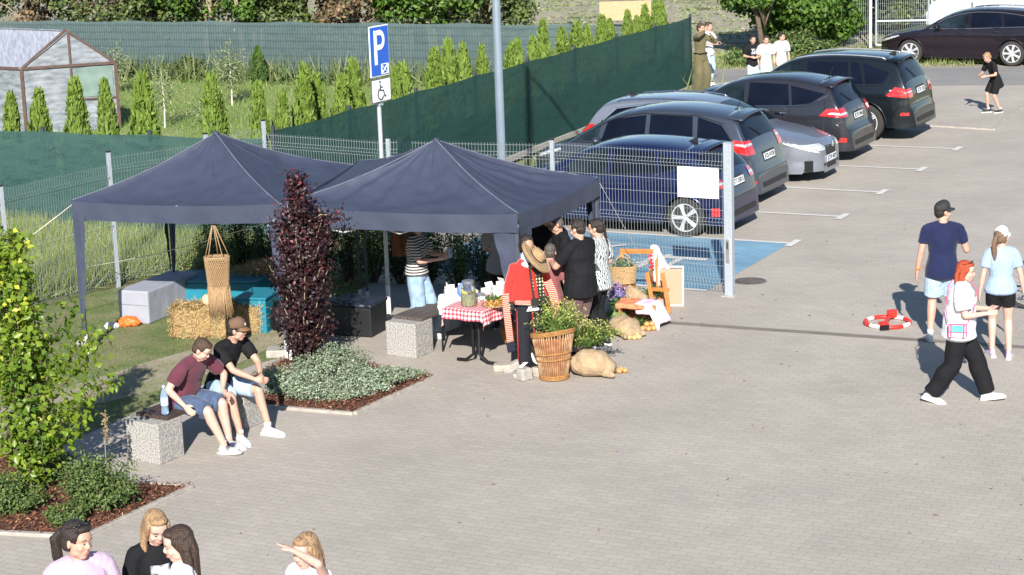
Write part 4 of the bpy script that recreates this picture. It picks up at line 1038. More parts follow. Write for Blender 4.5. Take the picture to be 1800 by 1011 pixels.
class Person:
    """local frame: +Y is where the chest faces, +X the right-hand side, feet at z = 0"""
    def __init__(s, label, loc, rz, h=1.7, b=1.0, pel=(0, 0, 0.93), chest=(0, 0, 1.26), neck=(0, 0.0, 1.44), head=(0, 0.025, 1.575), yaw=0, pitch=0, roll=0,
                 wr=None, wl=None, pr=None, pl=None, ar=None, al=None, kr=(0, 1, 0), kl=(0, 1, 0), fr=None, fl=None, hand=0.5, hr=None, hl=None, skin=M_skin, vox=0.0075,
                 group=None, twist=0, female=False, bust=0, belly=0, cat='person', name='person', z=0):
        s.k = k = h / 1.71; s.vox = vox; s.skin = skin; s.b = b; s.female = female
        s.root = thing(name, label, cat, (loc[0], loc[1], (loc[2] if len(loc) > 2 else 0) + z), rz, group)
        J = lambda p: Vector(p) * k
        s.pel, s.chest, s.neck, s.head = J(pel), J(chest), J(neck), J(head)
        tw = Matrix.Rotation(R(twist), 3, 'Z'); s.xr = tw @ Vector((1, 0, 0)); up = (s.neck - s.chest).normalized()
        s.xr = (s.xr - up * s.xr.dot(up)).normalized(); s.fw = up.cross(s.xr) * 1.0; s.up = up
        if s.fw.dot(tw @ Vector((0, 1, 0))) < 0: s.fw = -s.fw
        sw = (0.165 if female else 0.188) * k * (0.9 + 0.1 * b)
        s.shr = s.neck - up * 0.065 * k + s.xr * sw; s.shl = s.neck - up * 0.065 * k - s.xr * sw
        wr = J(wr or (0.25, 0.05, 0.84)); wl = J(wl or (-0.25, 0.05, 0.84))
        s.elr, s.wrr = ik(s.shr, wr, 0.29 * k, 0.25 * k, pr or (0.4, -1, 0)); s.ell, s.wrl = ik(s.shl, wl, 0.29 * k, 0.25 * k, pl or (-0.4, -1, 0))
        s.hipr = s.pel + Vector((0.085, 0, -0.03)) * k; s.hipl = s.pel + Vector((-0.085, 0, -0.03)) * k
        ar = J(ar or (0.10, -0.02, 0.085)); al = J(al or (-0.10, -0.02, 0.085))
        s.knr, s.anr = ik(s.hipr, ar, 0.425 * k, 0.415 * k, kr); s.knl, s.anl = ik(s.hipl, al, 0.425 * k, 0.415 * k, kl)
        s.fr = Vector(fr or (0.18, 1, 0)).normalized(); s.fl = Vector(fl or (-0.18, 1, 0)).normalized()
        s.H = Matrix.Rotation(R(twist) + R(yaw), 3, 'Z') @ Matrix.Rotation(R(-pitch), 3, 'X') @ Matrix.Rotation(R(roll), 3, 'Y')
        s.hand = hand; s.hr, s.hl = hr, hl; s.bust = bust; s.belly = belly
        mb = MB(); s.torso(mb, 0, 0.0); s.headm(mb)
        for a in ('r', 'l'): s.arm(mb, a); s.leg(mb, a); s.hands(mb, a)
        s.body = blob('body', mb, skin, s.root, vox, 3)
        s.face()
    def torso(s, mb, g=0.0, hem=None, top=0.02, wide=1.0, flare=0.0):
        k, b, xr = s.k, s.b, s.xr; f = s.female
        pl, ch, nk = s.pel, s.chest, s.neck; wst = pl.lerp(ch, 0.45) - s.fw * 0 + Vector((0, 0, 0))
        dn = (pl - wst).normalized()
        st = []
        gh = g + (0.014 if g else 0)
        if hem is not None: st.append((pl + dn * hem * k, (0.168 + flare) * k * b * wide + gh, (0.126 + flare * 0.7) * k * b + gh))
        st += [(pl + dn * 0.02 * k, (0.165 if not f else 0.175) * k * b * wide + gh, 0.120 * k * b + gh),
              (pl.lerp(wst, 0.5), (0.152 if not f else 0.155) * k * b * wide + g, (0.108 + s.belly * 0.5) * k * b + gh), (wst, (0.140 if not f else 0.125) * k * b * wide + g, (0.100 + s.belly) * k * b + g),
              (wst.lerp(ch, 0.6), (0.152 if not f else 0.138) * k * b + g, 0.105 * k * b + g), (ch, (0.168 if not f else 0.15) * k * b + g, 0.108 * k * b + g),
              (ch.lerp(nk, 0.5), (0.172 if not f else 0.152) * k * (0.6 + 0.4 * b) + g, 0.092 * k * b + g), (nk - s.up * 0.035 * k, (0.125 if not f else 0.108) * k + g, 0.070 * k + g),
              (nk + s.up * 0.0 * k, 0.066 * k + g * 0.6, 0.060 * k + g * 0.6)]
        mb.rings(st, 16, (0.25, 0.2), xr)
        if s.bust:
            for e in (-1, 1): mb.ell(ch + xr * e * 0.065 * k + s.fw * (0.075 + s.bust * 0.5) * k - s.up * 0.02 * k, (0.07 * k + g, 0.06 * k + g, 0.065 * k + g))
        if g == 0.0: mb.rings([(nk - s.up * 0.03 * k, 0.060 * k, 0.060 * k), (nk + s.up * 0.03 * k, 0.053 * k, 0.055 * k), (s.head - s.H @ Vector((0, 0.025, 0.05)) * k, 0.052 * k, 0.055 * k)], 12, (0.2, 0.3))
        for e, sh in ((1, s.shr), (-1, s.shl)):
            mb.rings([(nk - s.up * 0.035 * k + xr * e * 0.05 * k, 0.05 * k + g, 0.055 * k + g), (sh - xr * e * 0.01 * k, 0.052 * k + g, 0.055 * k + g)], 12, (0.5, 0.8), s.fw)
    def headm(s, mb):
        k = s.k ** 0.6 * 1.03; C = s.head; H = s.H
        P_ = lambda x, y, z: C + H @ (Vector((x, y, z)) * k)
        E = lambda c, r: mb.ell(P_(*c), tuple(q * k for q in r), H, 16, 11)
        E((0, -0.012, 0.030), (0.073, 0.092, 0.088)); E((0, 0.022, -0.030), (0.060, 0.066, 0.078)); E((0, 0.050, -0.082), (0.032, 0.030, 0.028)); E((0, 0.058, 0.035), (0.058, 0.030, 0.045))
        for e in (-1, 1):
            E((e * 0.074, -0.002, -0.008), (0.010, 0.020, 0.032)); E((e * 0.036, 0.062, -0.028), (0.024, 0.022, 0.022)); E((e * 0.040, 0.020, -0.066), (0.020, 0.035, 0.020))
        mb.rings([(P_(0, 0.080, 0.012), 0.008 * k, 0.010 * k), (P_(0, 0.098, -0.018), 0.013 * k, 0.012 * k), (P_(0, 0.094, -0.026), 0.016 * k, 0.010 * k)], 10, (0.6, 0.6))
        E((0, 0.080, -0.056), (0.024, 0.012, 0.013)); E((0, 0.078, 0.026), (0.045, 0.014, 0.010))
    def face(s):
        k = s.k ** 0.6 * 1.03; C = s.head; H = s.H
        P_ = lambda x, y, z: C + H @ (Vector((x, y, z)) * k)
        for e in (-1, 1):
            ew = MB().ell(P_(e * 0.031, 0.0795, 0.006), (0.0125 * k, 0.007 * k, 0.0042 * k), H, 10, 7).build('eye', M_eyew, s.root, smooth='all')
            MB().ell(P_(e * 0.031, 0.086, 0.006), (0.0068 * k, 0.0025 * k, 0.0044 * k), H, 8, 6).build('iris', M_eye, ew, smooth='all')
        mb = MB()
        for e in (-1, 1): mb.tube([P_(e * 0.014, 0.0895, 0.026), P_(e * 0.030, 0.0885, 0.031), P_(e * 0.048, 0.079, 0.025)], [0.0022 * k, 0.003 * k, 0.0018 * k], 6)
        mb.build('eyebrows', getattr(s, 'browm', H_brown), s.root, smooth='all')
        mb = MB().ell(P_(0, 0.0915, -0.052), (0.020 * k, 0.005 * k, 0.0038 * k), H, 10, 6).ell(P_(0, 0.0905, -0.060), (0.017 * k, 0.006 * k, 0.005 * k), H, 10, 6)
        mb.build('mouth', M_lip, s.root, smooth='all')
    def arm(s, mb, a, g=0.0, t1=1.0, full=False, wide=1.0):
        sh, el, w = (s.shr, s.elr, s.wrr) if a == 'r' else (s.shl, s.ell, s.wrl); k = s.k * (0.5 + 0.5 * s.b) * (0.9 if s.female else 1.0)
        up = [(sh, 0.050 * k + g, 0.052 * k + g), (sh.lerp(el, 0.35), 0.048 * k + g * wide, 0.048 * k + g * wide), (sh.lerp(el, 0.8), 0.040 * k + g * wide, 0.041 * k + g * wide), (el, 0.037 * k + g, 0.038 * k + g)]
        if t1 < 1.0 and not full:
            e = sh.lerp(el, t1); mb.rings([up[0], (sh.lerp(e, 0.5), 0.050 * k + g * wide, 0.050 * k + g * wide), (e, 0.046 * k + g * wide, 0.047 * k + g * wide)], 12, (0.8, 0.1)); return
        mb.rings(up, 12, (0.8, 0.8))
        e = el.lerp(w, 0.97 if g == 0 else 0.93)
        mb.rings([(el, 0.037 * k + g, 0.037 * k + g), (el.lerp(w, 0.3), 0.038 * k + g, 0.036 * k + g), (el.lerp(w, 0.75), 0.028 * k + g, 0.026 * k + g), (e, 0.024 * k + g, 0.020 * k + g)], 12, (0.8, 0.3))
    def leg(s, mb, a, g=0.0, t1=2.0, wide=0.0):
        hp, kn, an = (s.hipr, s.knr, s.anr) if a == 'r' else (s.hipl, s.knl, s.anl); k = s.k * (0.4 + 0.6 * s.b)
        if t1 < 1.0:
            e = hp.lerp(kn, t1); r = (0.088 * (1 - t1) + 0.060 * t1) * k
            mb.rings([(hp, 0.090 * k + g, 0.097 * k + g), (hp.lerp(e, 0.5), 0.084 * k + g + wide * 0.5, 0.088 * k + g + wide * 0.5), (e, r + g + wide, r + g + wide)], 14, (0.8, 0.06)); return
        mb.rings([(hp, 0.088 * k + g, 0.095 * k + g), (hp.lerp(kn, 0.4), 0.078 * k + g + wide * 0.3, 0.083 * k + g + wide * 0.3), (hp.lerp(kn, 0.85), 0.056 * k + g + wide * 0.6, 0.060 * k + g + wide * 0.6), (kn, 0.053 * k + g + wide * 0.7, 0.055 * k + g + wide * 0.7)], 14, (0.8, 0.8))
        if t1 <= 1.0: return
        e = kn.lerp(an, min(1, t1 - 1)); w = wide
        bk = Vector((0, -0.012, 0)) * k
        mb.rings([(kn, 0.053 * k + g + w * 0.7, 0.055 * k + g + w * 0.7), (kn.lerp(an, 0.3) + bk, (0.053) * k + g + w * 0.8, 0.056 * k + g + w * 0.8), (kn.lerp(an, 0.65), 0.040 * k + g + w * 0.9, 0.042 * k + g + w * 0.9), (e, 0.033 * k + g + w, 0.036 * k + g + w)], 14, (0.8, 0.15 if g else 0.6))
        if g == 0:
            f = s.fr if a == 'r' else s.fl
            mb.rings([(an - f * 0.03 * k - Vector((0, 0, 0.035 * k)), 0.03 * k, 0.028 * k), (an + f * 0.10 * k - Vector((0, 0, 0.055 * k)), 0.035 * k, 0.020 * k)], 10)
    def hands(s, mb, a):
        el, w = (s.elr, s.wrr) if a == 'r' else (s.ell, s.wrl); k = s.k * (0.93 if s.female else 1.0); sg = 1 if a == 'r' else -1
        d = (w - el).normalized(); ov = s.hr if a == 'r' else s.hl
        if ov: d = Vector(ov).normalized()
        n = Vector((-sg * 0.9, 0.15, -0.35)); n = (n - d * n.dot(d)).normalized()      # palm normal: towards the body
        sd = d.cross(n).normalized()
        if sd.dot(s.fw) < 0 and abs(d.z) > 0.5: sd = -sd
        elif sd.z < 0 and abs(d.z) <= 0.5: sd = -sd
        R_ = lambda p, q: None
        mb.rings([(w - d * 0.01 * k, 0.024 * k, 0.020 * k), (w + d * 0.03 * k, 0.034 * k, 0.017 * k), (w + d * 0.085 * k, 0.040 * k, 0.014 * k)], 12, (0.3, 0.3), sd)
        cu = s.hand
        for i, (o_, L_) in enumerate(((0.030, 0.072), (0.010, 0.080), (-0.010, 0.074), (-0.029, 0.058))):
            p = w + d * 0.082 * k + sd * o_ * k; q = [p - d * 0.015 * k, p]; dd = d.copy(); dd = (dd + sd * o_ * 1.5).normalized()
            for j in range(3):
                an = cu * (0.35 + 0.35 * j) + 0.05 * i; v = (dd * math.cos(an) + n * math.sin(an)); p = p + v * L_ * k * (0.42, 0.33, 0.25)[j]; q.append(p)
            mb.rings([(q[0], 0.0095 * k, 0.0095 * k), (q[1], 0.0095 * k, 0.0095 * k), (q[2], 0.009 * k, 0.009 * k), (q[3], 0.0085 * k, 0.0085 * k), (q[4], 0.0075 * k, 0.0075 * k)], 8, (0.5, 0.9))
        p = w + d * 0.022 * k + sd * 0.026 * k; v = (d * 0.75 + sd * 0.65 + n * 0.25).normalized(); v2 = (d * 0.95 + sd * 0.2 + n * 0.4 * (0.5 + cu)).normalized()
        mb.rings([(p, 0.014 * k, 0.013 * k), (p + v * 0.035 * k, 0.011 * k, 0.011 * k), (p + v * 0.035 * k + v2 * 0.032 * k, 0.0085 * k, 0.0085 * k)], 8, (0.6, 0.9))
        if a == 'r': s.palm_r = w + d * 0.07 * k + n * 0.02 * k; s.dr = d
        else: s.palm_l = w + d * 0.07 * k + n * 0.02 * k; s.dl = d
    # ---- clothes
    def shirt(s, m_, sleeve=0.62, hem=0.12, g=0.016, loose=1.6, name='shirt', full=False, flare=0.0, wide=1.0, disp=0.016):
        mb = MB(); s.torso(mb, g, hem, flare=flare, wide=wide)
        if sleeve > 0 or full:
            for a in ('r', 'l'): s.arm(mb, a, g, sleeve, full, loose)
        return blob(name, mb, m_, s.root, s.vox * 1.15, 3, disp * s.k, 0.13)
    def trousers(s, m_, t=1.92, wide=0.02, g=0.013, name='trousers', disp=0.013):
        mb = MB(); k, b = s.k, s.b; dn = (s.pel - s.pel.lerp(s.chest, 0.45)).normalized()
        mb.rings([(s.pel + dn * 0.09 * k, 0.150 * k * b + g, 0.110 * k * b + g), (s.pel, (0.172 if s.female else 0.165) * k * b + g, 0.120 * k * b + g), (s.pel - dn * 0.06 * k, 0.150 * k * b, (0.104 + s.belly * 0.5) * k * b)], 16, (0.4, 0.15), Vector((1, 0, 0)))
        for a in ('r', 'l'): s.leg(mb, a, g, t, wide)
        return blob(name, mb, m_, s.root, s.vox * 1.15, 3, disp * s.k, 0.15)
    def shoes(s, m_, sole=None, sock=None, hi=0.0, name='shoe'):
        sole = sole or S_white
        for a in ('r', 'l'):
            an, f = (s.anr, s.fr) if a == 'r' else (s.anl, s.fl); k = s.k; z = an.z - 0.085 * k; pitch = f.z
            sd = f.cross(Vector((0, 0, 1))).normalized(); u = sd.cross(f).normalized()
            Q = lambda y, zz: an + f * y * k + u * (zz - 0.085) * k
            mb = MB(); mb.rings([(Q(-0.065, 0.035), 0.034 * k, 0.034 * k), (Q(-0.02, 0.045), 0.039 * k, 0.046 * k), (Q(0.05, 0.042), 0.042 * k, 0.040 * k), (Q(0.12, 0.032), 0.047 * k, 0.029 * k), (Q(0.17, 0.026), 0.036 * k, 0.021 * k)], 14, (0.5, 0.6), sd)
            mb.rings([(Q(-0.015, 0.05), 0.040 * k, 0.046 * k), (Q(-0.012, 0.10 + hi), 0.038 * k, 0.042 * k)], 12, (0.2, 0.1), sd)
            o = blob(name, mb, m_, s.root, 0.006, 3)
            sl = MB(); pts = []
            for y, w in ((-0.095, 0.02), (-0.085, 0.034), (-0.03, 0.038), (0.05, 0.041), (0.12, 0.050), (0.18, 0.040), (0.205, 0.018)): pts.append((y, w))
            poly = [(w, y) for y, w in pts] + [(-w, y) for y, w in pts[::-1]]
            vs = []
            n = len(poly)
            for zz in (0.0, 0.026):
                for x, y in poly: vs.append(Q(y, zz) + sd * x * k)
            sl.add(vs, [tuple(range(n))[::-1], tuple(range(n, 2 * n))] + [(i, (i + 1) % n, n + (i + 1) % n, n + i) for i in range(n)])
            sl.build('sole', sole, o)
            if sock:
                sm = MB().rings([(Q(-0.01, 0.09), 0.036 * k, 0.040 * k), (Q(-0.012, 0.14), 0.038 * k, 0.041 * k)], 12, (0.1, 0.1), sd); sm.build('sock', sock, s.root, smooth='all')
    def hair(s, m_, kind='short', length=0.3, side=0.0, fringe=0.0, puff=0.0):
        k = s.k ** 0.6 * 1.03; C = s.head; H = s.H; P_ = lambda x, y, z: C + H @ (Vector((x, y, z)) * k); mb = MB()
        E = lambda c, r: mb.ell(P_(*c), tuple(q * k for q in r), H, 16, 11)
        p = puff
        E((0, -0.022, 0.042), (0.080 + p, 0.092 + p, 0.086 + p)); E((0, -0.045, -0.005), (0.074 + p, 0.064 + p, 0.075))
        E((0, 0.035, 0.088), (0.060 + p, 0.045, 0.030))
        for e in (-1, 1): E((e * 0.068, 0.005, 0.038), (0.014, 0.035, 0.035))
        dnv = Vector((0, 0, -1))
        if kind in ('long', 'longf'):
            for e in (-1, 1):
                sy = 0.018 if kind == 'longf' else -0.02
                mb.rings([(P_(e * 0.066, 0.015, 0.05), 0.022 * k, 0.040 * k), (P_(e * 0.080, sy, -0.03), 0.022 * k, 0.038 * k), (P_(e * 0.084, sy, -0.10), 0.024 * k, 0.036 * k), (P_(e * 0.082, sy, -0.10) + dnv * (length - 0.1) * k * 0.6, 0.028 * k, 0.034 * k), (P_(e * 0.074, sy - 0.01, -0.10) + dnv * (length - 0.08) * k, 0.018 * k, 0.018 * k)], 10, (0.6, 1.2), H @ Vector((1, 0, 0)))
            mb.rings([(P_(0, -0.07, 0.03), 0.070 * k, 0.040 * k), (P_(0, -0.080, -0.06), 0.080 * k, 0.038 * k), (P_(0, -0.078, -0.10) + dnv * (length - 0.1) * k * 0.5, 0.085 * k, 0.034 * k), (P_(0, -0.080, -0.10) + dnv * (length - 0.1) * k, 0.060 * k, 0.022 * k)], 14, (0.5, 0.8), H @ Vector((1, 0, 0)))
        if s.female and kind != 'braid':
            for e in (-1, 1): E((e * 0.070, -0.028, -0.012), (0.014, 0.040, 0.050))
        if kind == 'pony':
            q = P_(side, -0.115, 0.035); mb.rings([(P_(side, -0.09, 0.04), 0.02 * k, 0.02 * k), (q, 0.024 * k, 0.022 * k), (q + (H @ Vector((side, -0.035, -0.05))) * k, 0.034 * k, 0.030 * k), (q + (H @ Vector((side, -0.03, 0))) * k + dnv * (0.18) * k, 0.036 * k, 0.028 * k), (q + dnv * length * k + (H @ Vector((0, 0.0, 0))) * k, 0.012 * k, 0.012 * k)], 12, (0.4, 1.0))
        if kind == 'bun': E((0, -0.11, 0.06), (0.035, 0.03, 0.035))
        if kind == 'braid':
            q = P_(0.03, -0.10, 0.0)
            for j in range(9): mb.ell(q + dnv * 0.045 * j * k + s.xr * 0.012 * j * k, (0.026 * k * (1 - j * 0.05), 0.022 * k, 0.032 * k))
        o = blob('hair', mb, m_, s.root, 0.006, 3, 0.006, 0.015); s.hairo = o; return o
    def cap(s, m_, brim=None, logo=None):
        k = s.k ** 0.6 * 1.03; C = s.head; H = s.H; mb = MB()
        T_ = lambda v: C + H @ (v * k)
        prof = [(0.088, 0.030), (0.0885, 0.05), (0.084, 0.085), (0.068, 0.115), (0.040, 0.132), (0.008, 0.138)]
        n = 28; vs = []
        for r_, z in prof:
            for j in range(n):
                a = 2 * math.pi * j / n; vs.append(T_(Vector((r_ * 0.92 * math.cos(a), r_ * 1.10 * math.sin(a) - 0.008, z + 0.01 * math.sin(a)))))
        fs = [(i * n + j, i * n + (j + 1) % n, (i + 1) * n + (j + 1) % n, (i + 1) * n + j) for i in range(len(prof) - 1) for j in range(n)] + [tuple((len(prof) - 1) * n + j for j in range(n))]
        mb.add(vs, fs); o = mb.build('cap', m_, s.root, smooth='all', solid=0.003)
        bm_ = MB()
        def fn(u, v):
            a = R(25) + R(130) * u; r0 = 0.083; ext = 0.075 * math.sin(math.pi * u) ** 0.55 * v
            return T_(Vector((math.cos(a) * (r0 * 0.92 + ext * 0.25), math.sin(a) * (r0 * 1.10) - 0.008 + ext, 0.040 + 0.01 * math.sin(a) - 0.022 * v - 0.02 * (abs(u - 0.5) * 2) ** 2 * v)))
        bm_.grid(fn, 16, 5); bm_.build('visor', brim or m_, o, smooth='all', solid=0.004)
        MB().ell(T_(Vector((0, -0.008, 0.139))), 0.006 * k).build('button', m_, o, smooth='all')
        if logo: lm = MB(); lm.rbox(T_(Vector((0.0, 0.089, 0.078))), (0.034, 0.006, 0.03), 0.003, M=H @ Matrix.Rotation(R(16), 3, 'X')); lm.build('patch', logo, o)
        return o
    def glasses(s, up=False, m_=None):
        k = s.k ** 0.6 * 1.03; C = s.head; H = s.H; P_ = lambda x, y, z: C + H @ (Vector((x, y, z)) * k); mb = MB(); m_ = m_ or mat('sunglass', (0.01, 0.01, 0.012), 0.15)
        y, z = (0.055, 0.115) if up else (0.098, 0.006)
        for e in (-1, 1):
            mb.ell(P_(e * 0.032, y - 0.004, z), (0.026 * k, 0.006 * k, 0.019 * k), H, 12, 7)
            mb.tube([P_(e * 0.055, y - 0.01, z), P_(e * 0.080, y - 0.09, z - (0.0 if not up else 0.03))], 0.003, 5)
        mb.tube([P_(-0.01, y, z + 0.004), P_(0.01, y, z + 0.004)], 0.003, 5); mb.build('glasses', m_, s.root, smooth='all')

def face_to(dx, dy): return math.atan2(-dx, dy)     # root rotation that turns +Y towards (dx, dy)
# ================================================================ TENTS
M_canvas = mat('tent_canvas', (0.037, 0.046, 0.077), 0.62, var=0.10, scale=2.5, bump=0.7, bscale=3.5, spec=0.35)
M_canvas_in = M_canvas
M_tube_w = mat('tent_tube', (0.62, 0.63, 0.65), 0.4, 0.2)
def tent(label, FL, FR, BR, BL, ez, az, seed=0, dz=(0, 0, 0, 0), skip=9):
    c = (FL + FR + BR + BL) / 4
    t = thing('gazebo_tent', label, 'tent', (c.x, c.y, 0), 0, 'dark pop-up tents')
    cs = [FL, FR, BR, BL]; apex = Vector((c.x, c.y, az)); top = [Vector((q.x, q.y, ez + e_)) for q, e_ in zip(cs, dz)]
    mb = MB()
    N = 44
    for i in range(4):
        a, b = top[i], top[(i + 1) % 4]; vs = []; idx = {}
        fs = []
        for r_ in range(N + 1):
            v = r_ / N; m_ = max(1, round((1 - v) * N)) if r_ < N else 0
            for j in range(N + 1):
                u = j / N; e = a.lerp(b, u); p = e.lerp(apex, v)
                mid = math.sin(math.pi * u) * (1 - v)
                sagv = -0.16 * math.sin(math.pi * v) * 0.9 - 0.07 * mid * math.sin(math.pi * min(1, v * 1.2 + 0.15))
                wr = 0.026 * noise.noise(Vector((p.x * 1.8, p.y * 1.8, seed))) + 0.050 * math.sin(u * 34 + v * 8 + seed) * v * (1 - v) * 3 * abs(noise.noise(Vector((u * 5, v * 2, seed + 4))))
                edge = -0.05 * math.sin(math.pi * u) ** 0.7 * (1 - v) ** 3
                vs.append(p + Vector((0, 0, sagv * math.sin(math.pi * u) ** 0.25 * 0.55 + sagv * 0.45 + (wr + 0.013 * noise.noise(Vector((p.x * 6, p.y * 6, seed + 9))) if 0 < v < 1 else 0) + edge)))
        W_ = N + 1
        for r_ in range(N):
            for j in range(N): fs.append((r_ * W_ + j, r_ * W_ + j + 1, (r_ + 1) * W_ + j + 1, (r_ + 1) * W_ + j))
        mb.add(vs, fs)
    mb.ell(apex + Vector((0, 0, -0.01)), (0.05, 0.05, 0.04))
    mb.build('canopy', M_canvas, t, smooth=True, world=True)
    vb = MB()
    for i in range(4):
        if i == skip: continue
        a, b = top[i], top[(i + 1) % 4]; d = (b - a).normalized(); nn = Vector((d.y, -d.x, 0))
        def fn(u, v):
            e = a.lerp(b, u); ed = -0.05 * math.sin(math.pi * u) ** 0.7
            off = 0.012 + 0.025 * v * noise.noise(Vector((u * 6, i, seed))) + 0.006 * math.sin(u * 40 + seed) * v
            return e + nn * off + Vector((0, 0, ed * (1 - 0.45 * v) - 0.24 * v - 0.012 * v * math.sin(math.pi * u)))
        vb.grid(fn, 60, 6)
    vb.build('valance', M_canvas, t, smooth='all', world=True)
    sm = MB()
    for q in top:
        pts = []
        for k in range(13):
            v = k / 12; pts.append(q.lerp(apex, v) + Vector((0, 0, -0.16 * math.sin(math.pi * v) * 0.45 + 0.004)))
        sm.tube(pts, 0.008, 4)
    sm.build('seam', mat('seam', (0.12, 0.13, 0.18), 0.7), t, world=True)
    for i, q in enumerate(cs):
        q = q + (c - q).normalized() * 0.04; lg = MB().rbox((q.x, q.y, ez / 2), (0.035, 0.035, ez - 0.02), 0.004).build('leg', mat('leg_sleeve', (0.05, 0.055, 0.075), 0.7), t, world=True)
        MB().rbox((q.x, q.y, 0.14), (0.038, 0.038, 0.28), 0.004).rbox((q.x, q.y, 0.006), (0.10, 0.10, 0.012), 0.003).build('foot', M_tube_w, lg, world=False).matrix_parent_inverse = basis(t).inverted()
    fr = MB()
    for i in range(4):
        a, b = [q + (c - q) * 0.045 for q in (top[i], top[(i + 1) % 4])]; a, b = Vector((a.x, a.y, ez - 0.07)), Vector((b.x, b.y, ez - 0.07)); n_ = 4
        for k in range(n_):
            p, q = a.lerp(b, k / n_), a.lerp(b, (k + 1) / n_); dz = Vector((0, 0, 0.22))
            fr.tube([p, q - dz], 0.011, 4); fr.tube([p - dz, q], 0.011, 4)
    fr.build('scissor_frame', M_tube_w, t, world=True)
    return t, top
def leg_cloth(t, q, ez, d1, d2, zb, w=0.15, seed=0):
    """corner cloth: two narrow wings of canvas tied down the leg"""
    for dd in (d1, d2):
        mb = MB(); dd = dd.normalized(); nn = Vector((dd.y, -dd.x, 0))
        def fn(u, v):
            ww = w * (1 - 0.72 * v) * (1 + 0.1 * noise.noise(Vector((v * 5, seed, 0))))
            return Vector((q.x, q.y, ez - 0.2 - (ez - 0.2 - zb) * v)) + dd * ww * u + nn * (0.028 + 0.03 * u * noise.noise(Vector((u * 2, v * 6, seed))))
        mb.grid(fn, 5, 24); mb.build('leg_cloth', M_canvas, t, smooth='all', world=True)
V3 = lambda x, y, z=0.0: Vector((x, y, z))
f1 = [V3(-5.66, 26.2), V3(-2.90, 25.45), V3(-2.12, 28.3), V3(-4.90, 29.05)]
t1, top1 = tent('dark blue pop-up tent on the left over the straw bales', *f1, 2.05, 2.72, 1, skip=1)
for q, a_, b_, zb in ((f1[0], f1[1], f1[3], 0.25), (f1[1], f1[0], f1[2], 0.28), (f1[3], f1[0], f1[2], 0.5)):
    leg_cloth(t1, q, 2.05, a_ - q, b_ - q, zb, 0.17, q.x)
f2 = [V3(-2.90, 25.42), V3(0.10, 24.62), V3(1.20, 27.0), V3(-2.06, 28.18)]
t2, top2 = tent('dark blue pop-up tent on the right over the food table', *f2, 1.97, 2.66, 5, (0.07, 0, 0, 0.16))
for q, a_, b_, zb in ((f2[1], f2[0], f2[2], 0.6), (f2[2], f2[1], f2[3], 0.4)):
    leg_cloth(t2, q, 1.97, a_ - q, b_ - q, zb, 0.34 if q is f2[1] else 0.2, q.x + 3)
def rope(label, a, b, m_=None, r=0.006, sag=0.05, name='guy_rope', cat='rope'):
    pts = []
    for k in range(17):
        v = k / 16; p = a.lerp(b, v); pts.append(p - Vector((0, 0, sag * math.sin(math.pi * v))))
    return tag(MB().tube(pts, r, 5).build(name, m_ or mat('rope', (0.5, 0.47, 0.38), 0.9), smooth='all'), label, cat)
rope('pale guy rope from the left corner of the left tent down to the lawn', V3(-5.66, 26.2, 2.0), V3(-7.6, 25.3, 0.8))
rope('long pale rope slanting across the front of the left tent', V3(-2.95, 25.4, 1.85), P(20, 560, 0.02) + Vector((0, 3.2, 0)), sag=0.08)
rope('thin grey guy rope from the right tent corner slanting across the wire fence', V3(1.22, 27.0, 1.9), V3(2.1, 28.0, 0.15), mat('rope_grey', (0.35, 0.33, 0.32), 0.9), 0.004, 0.02)

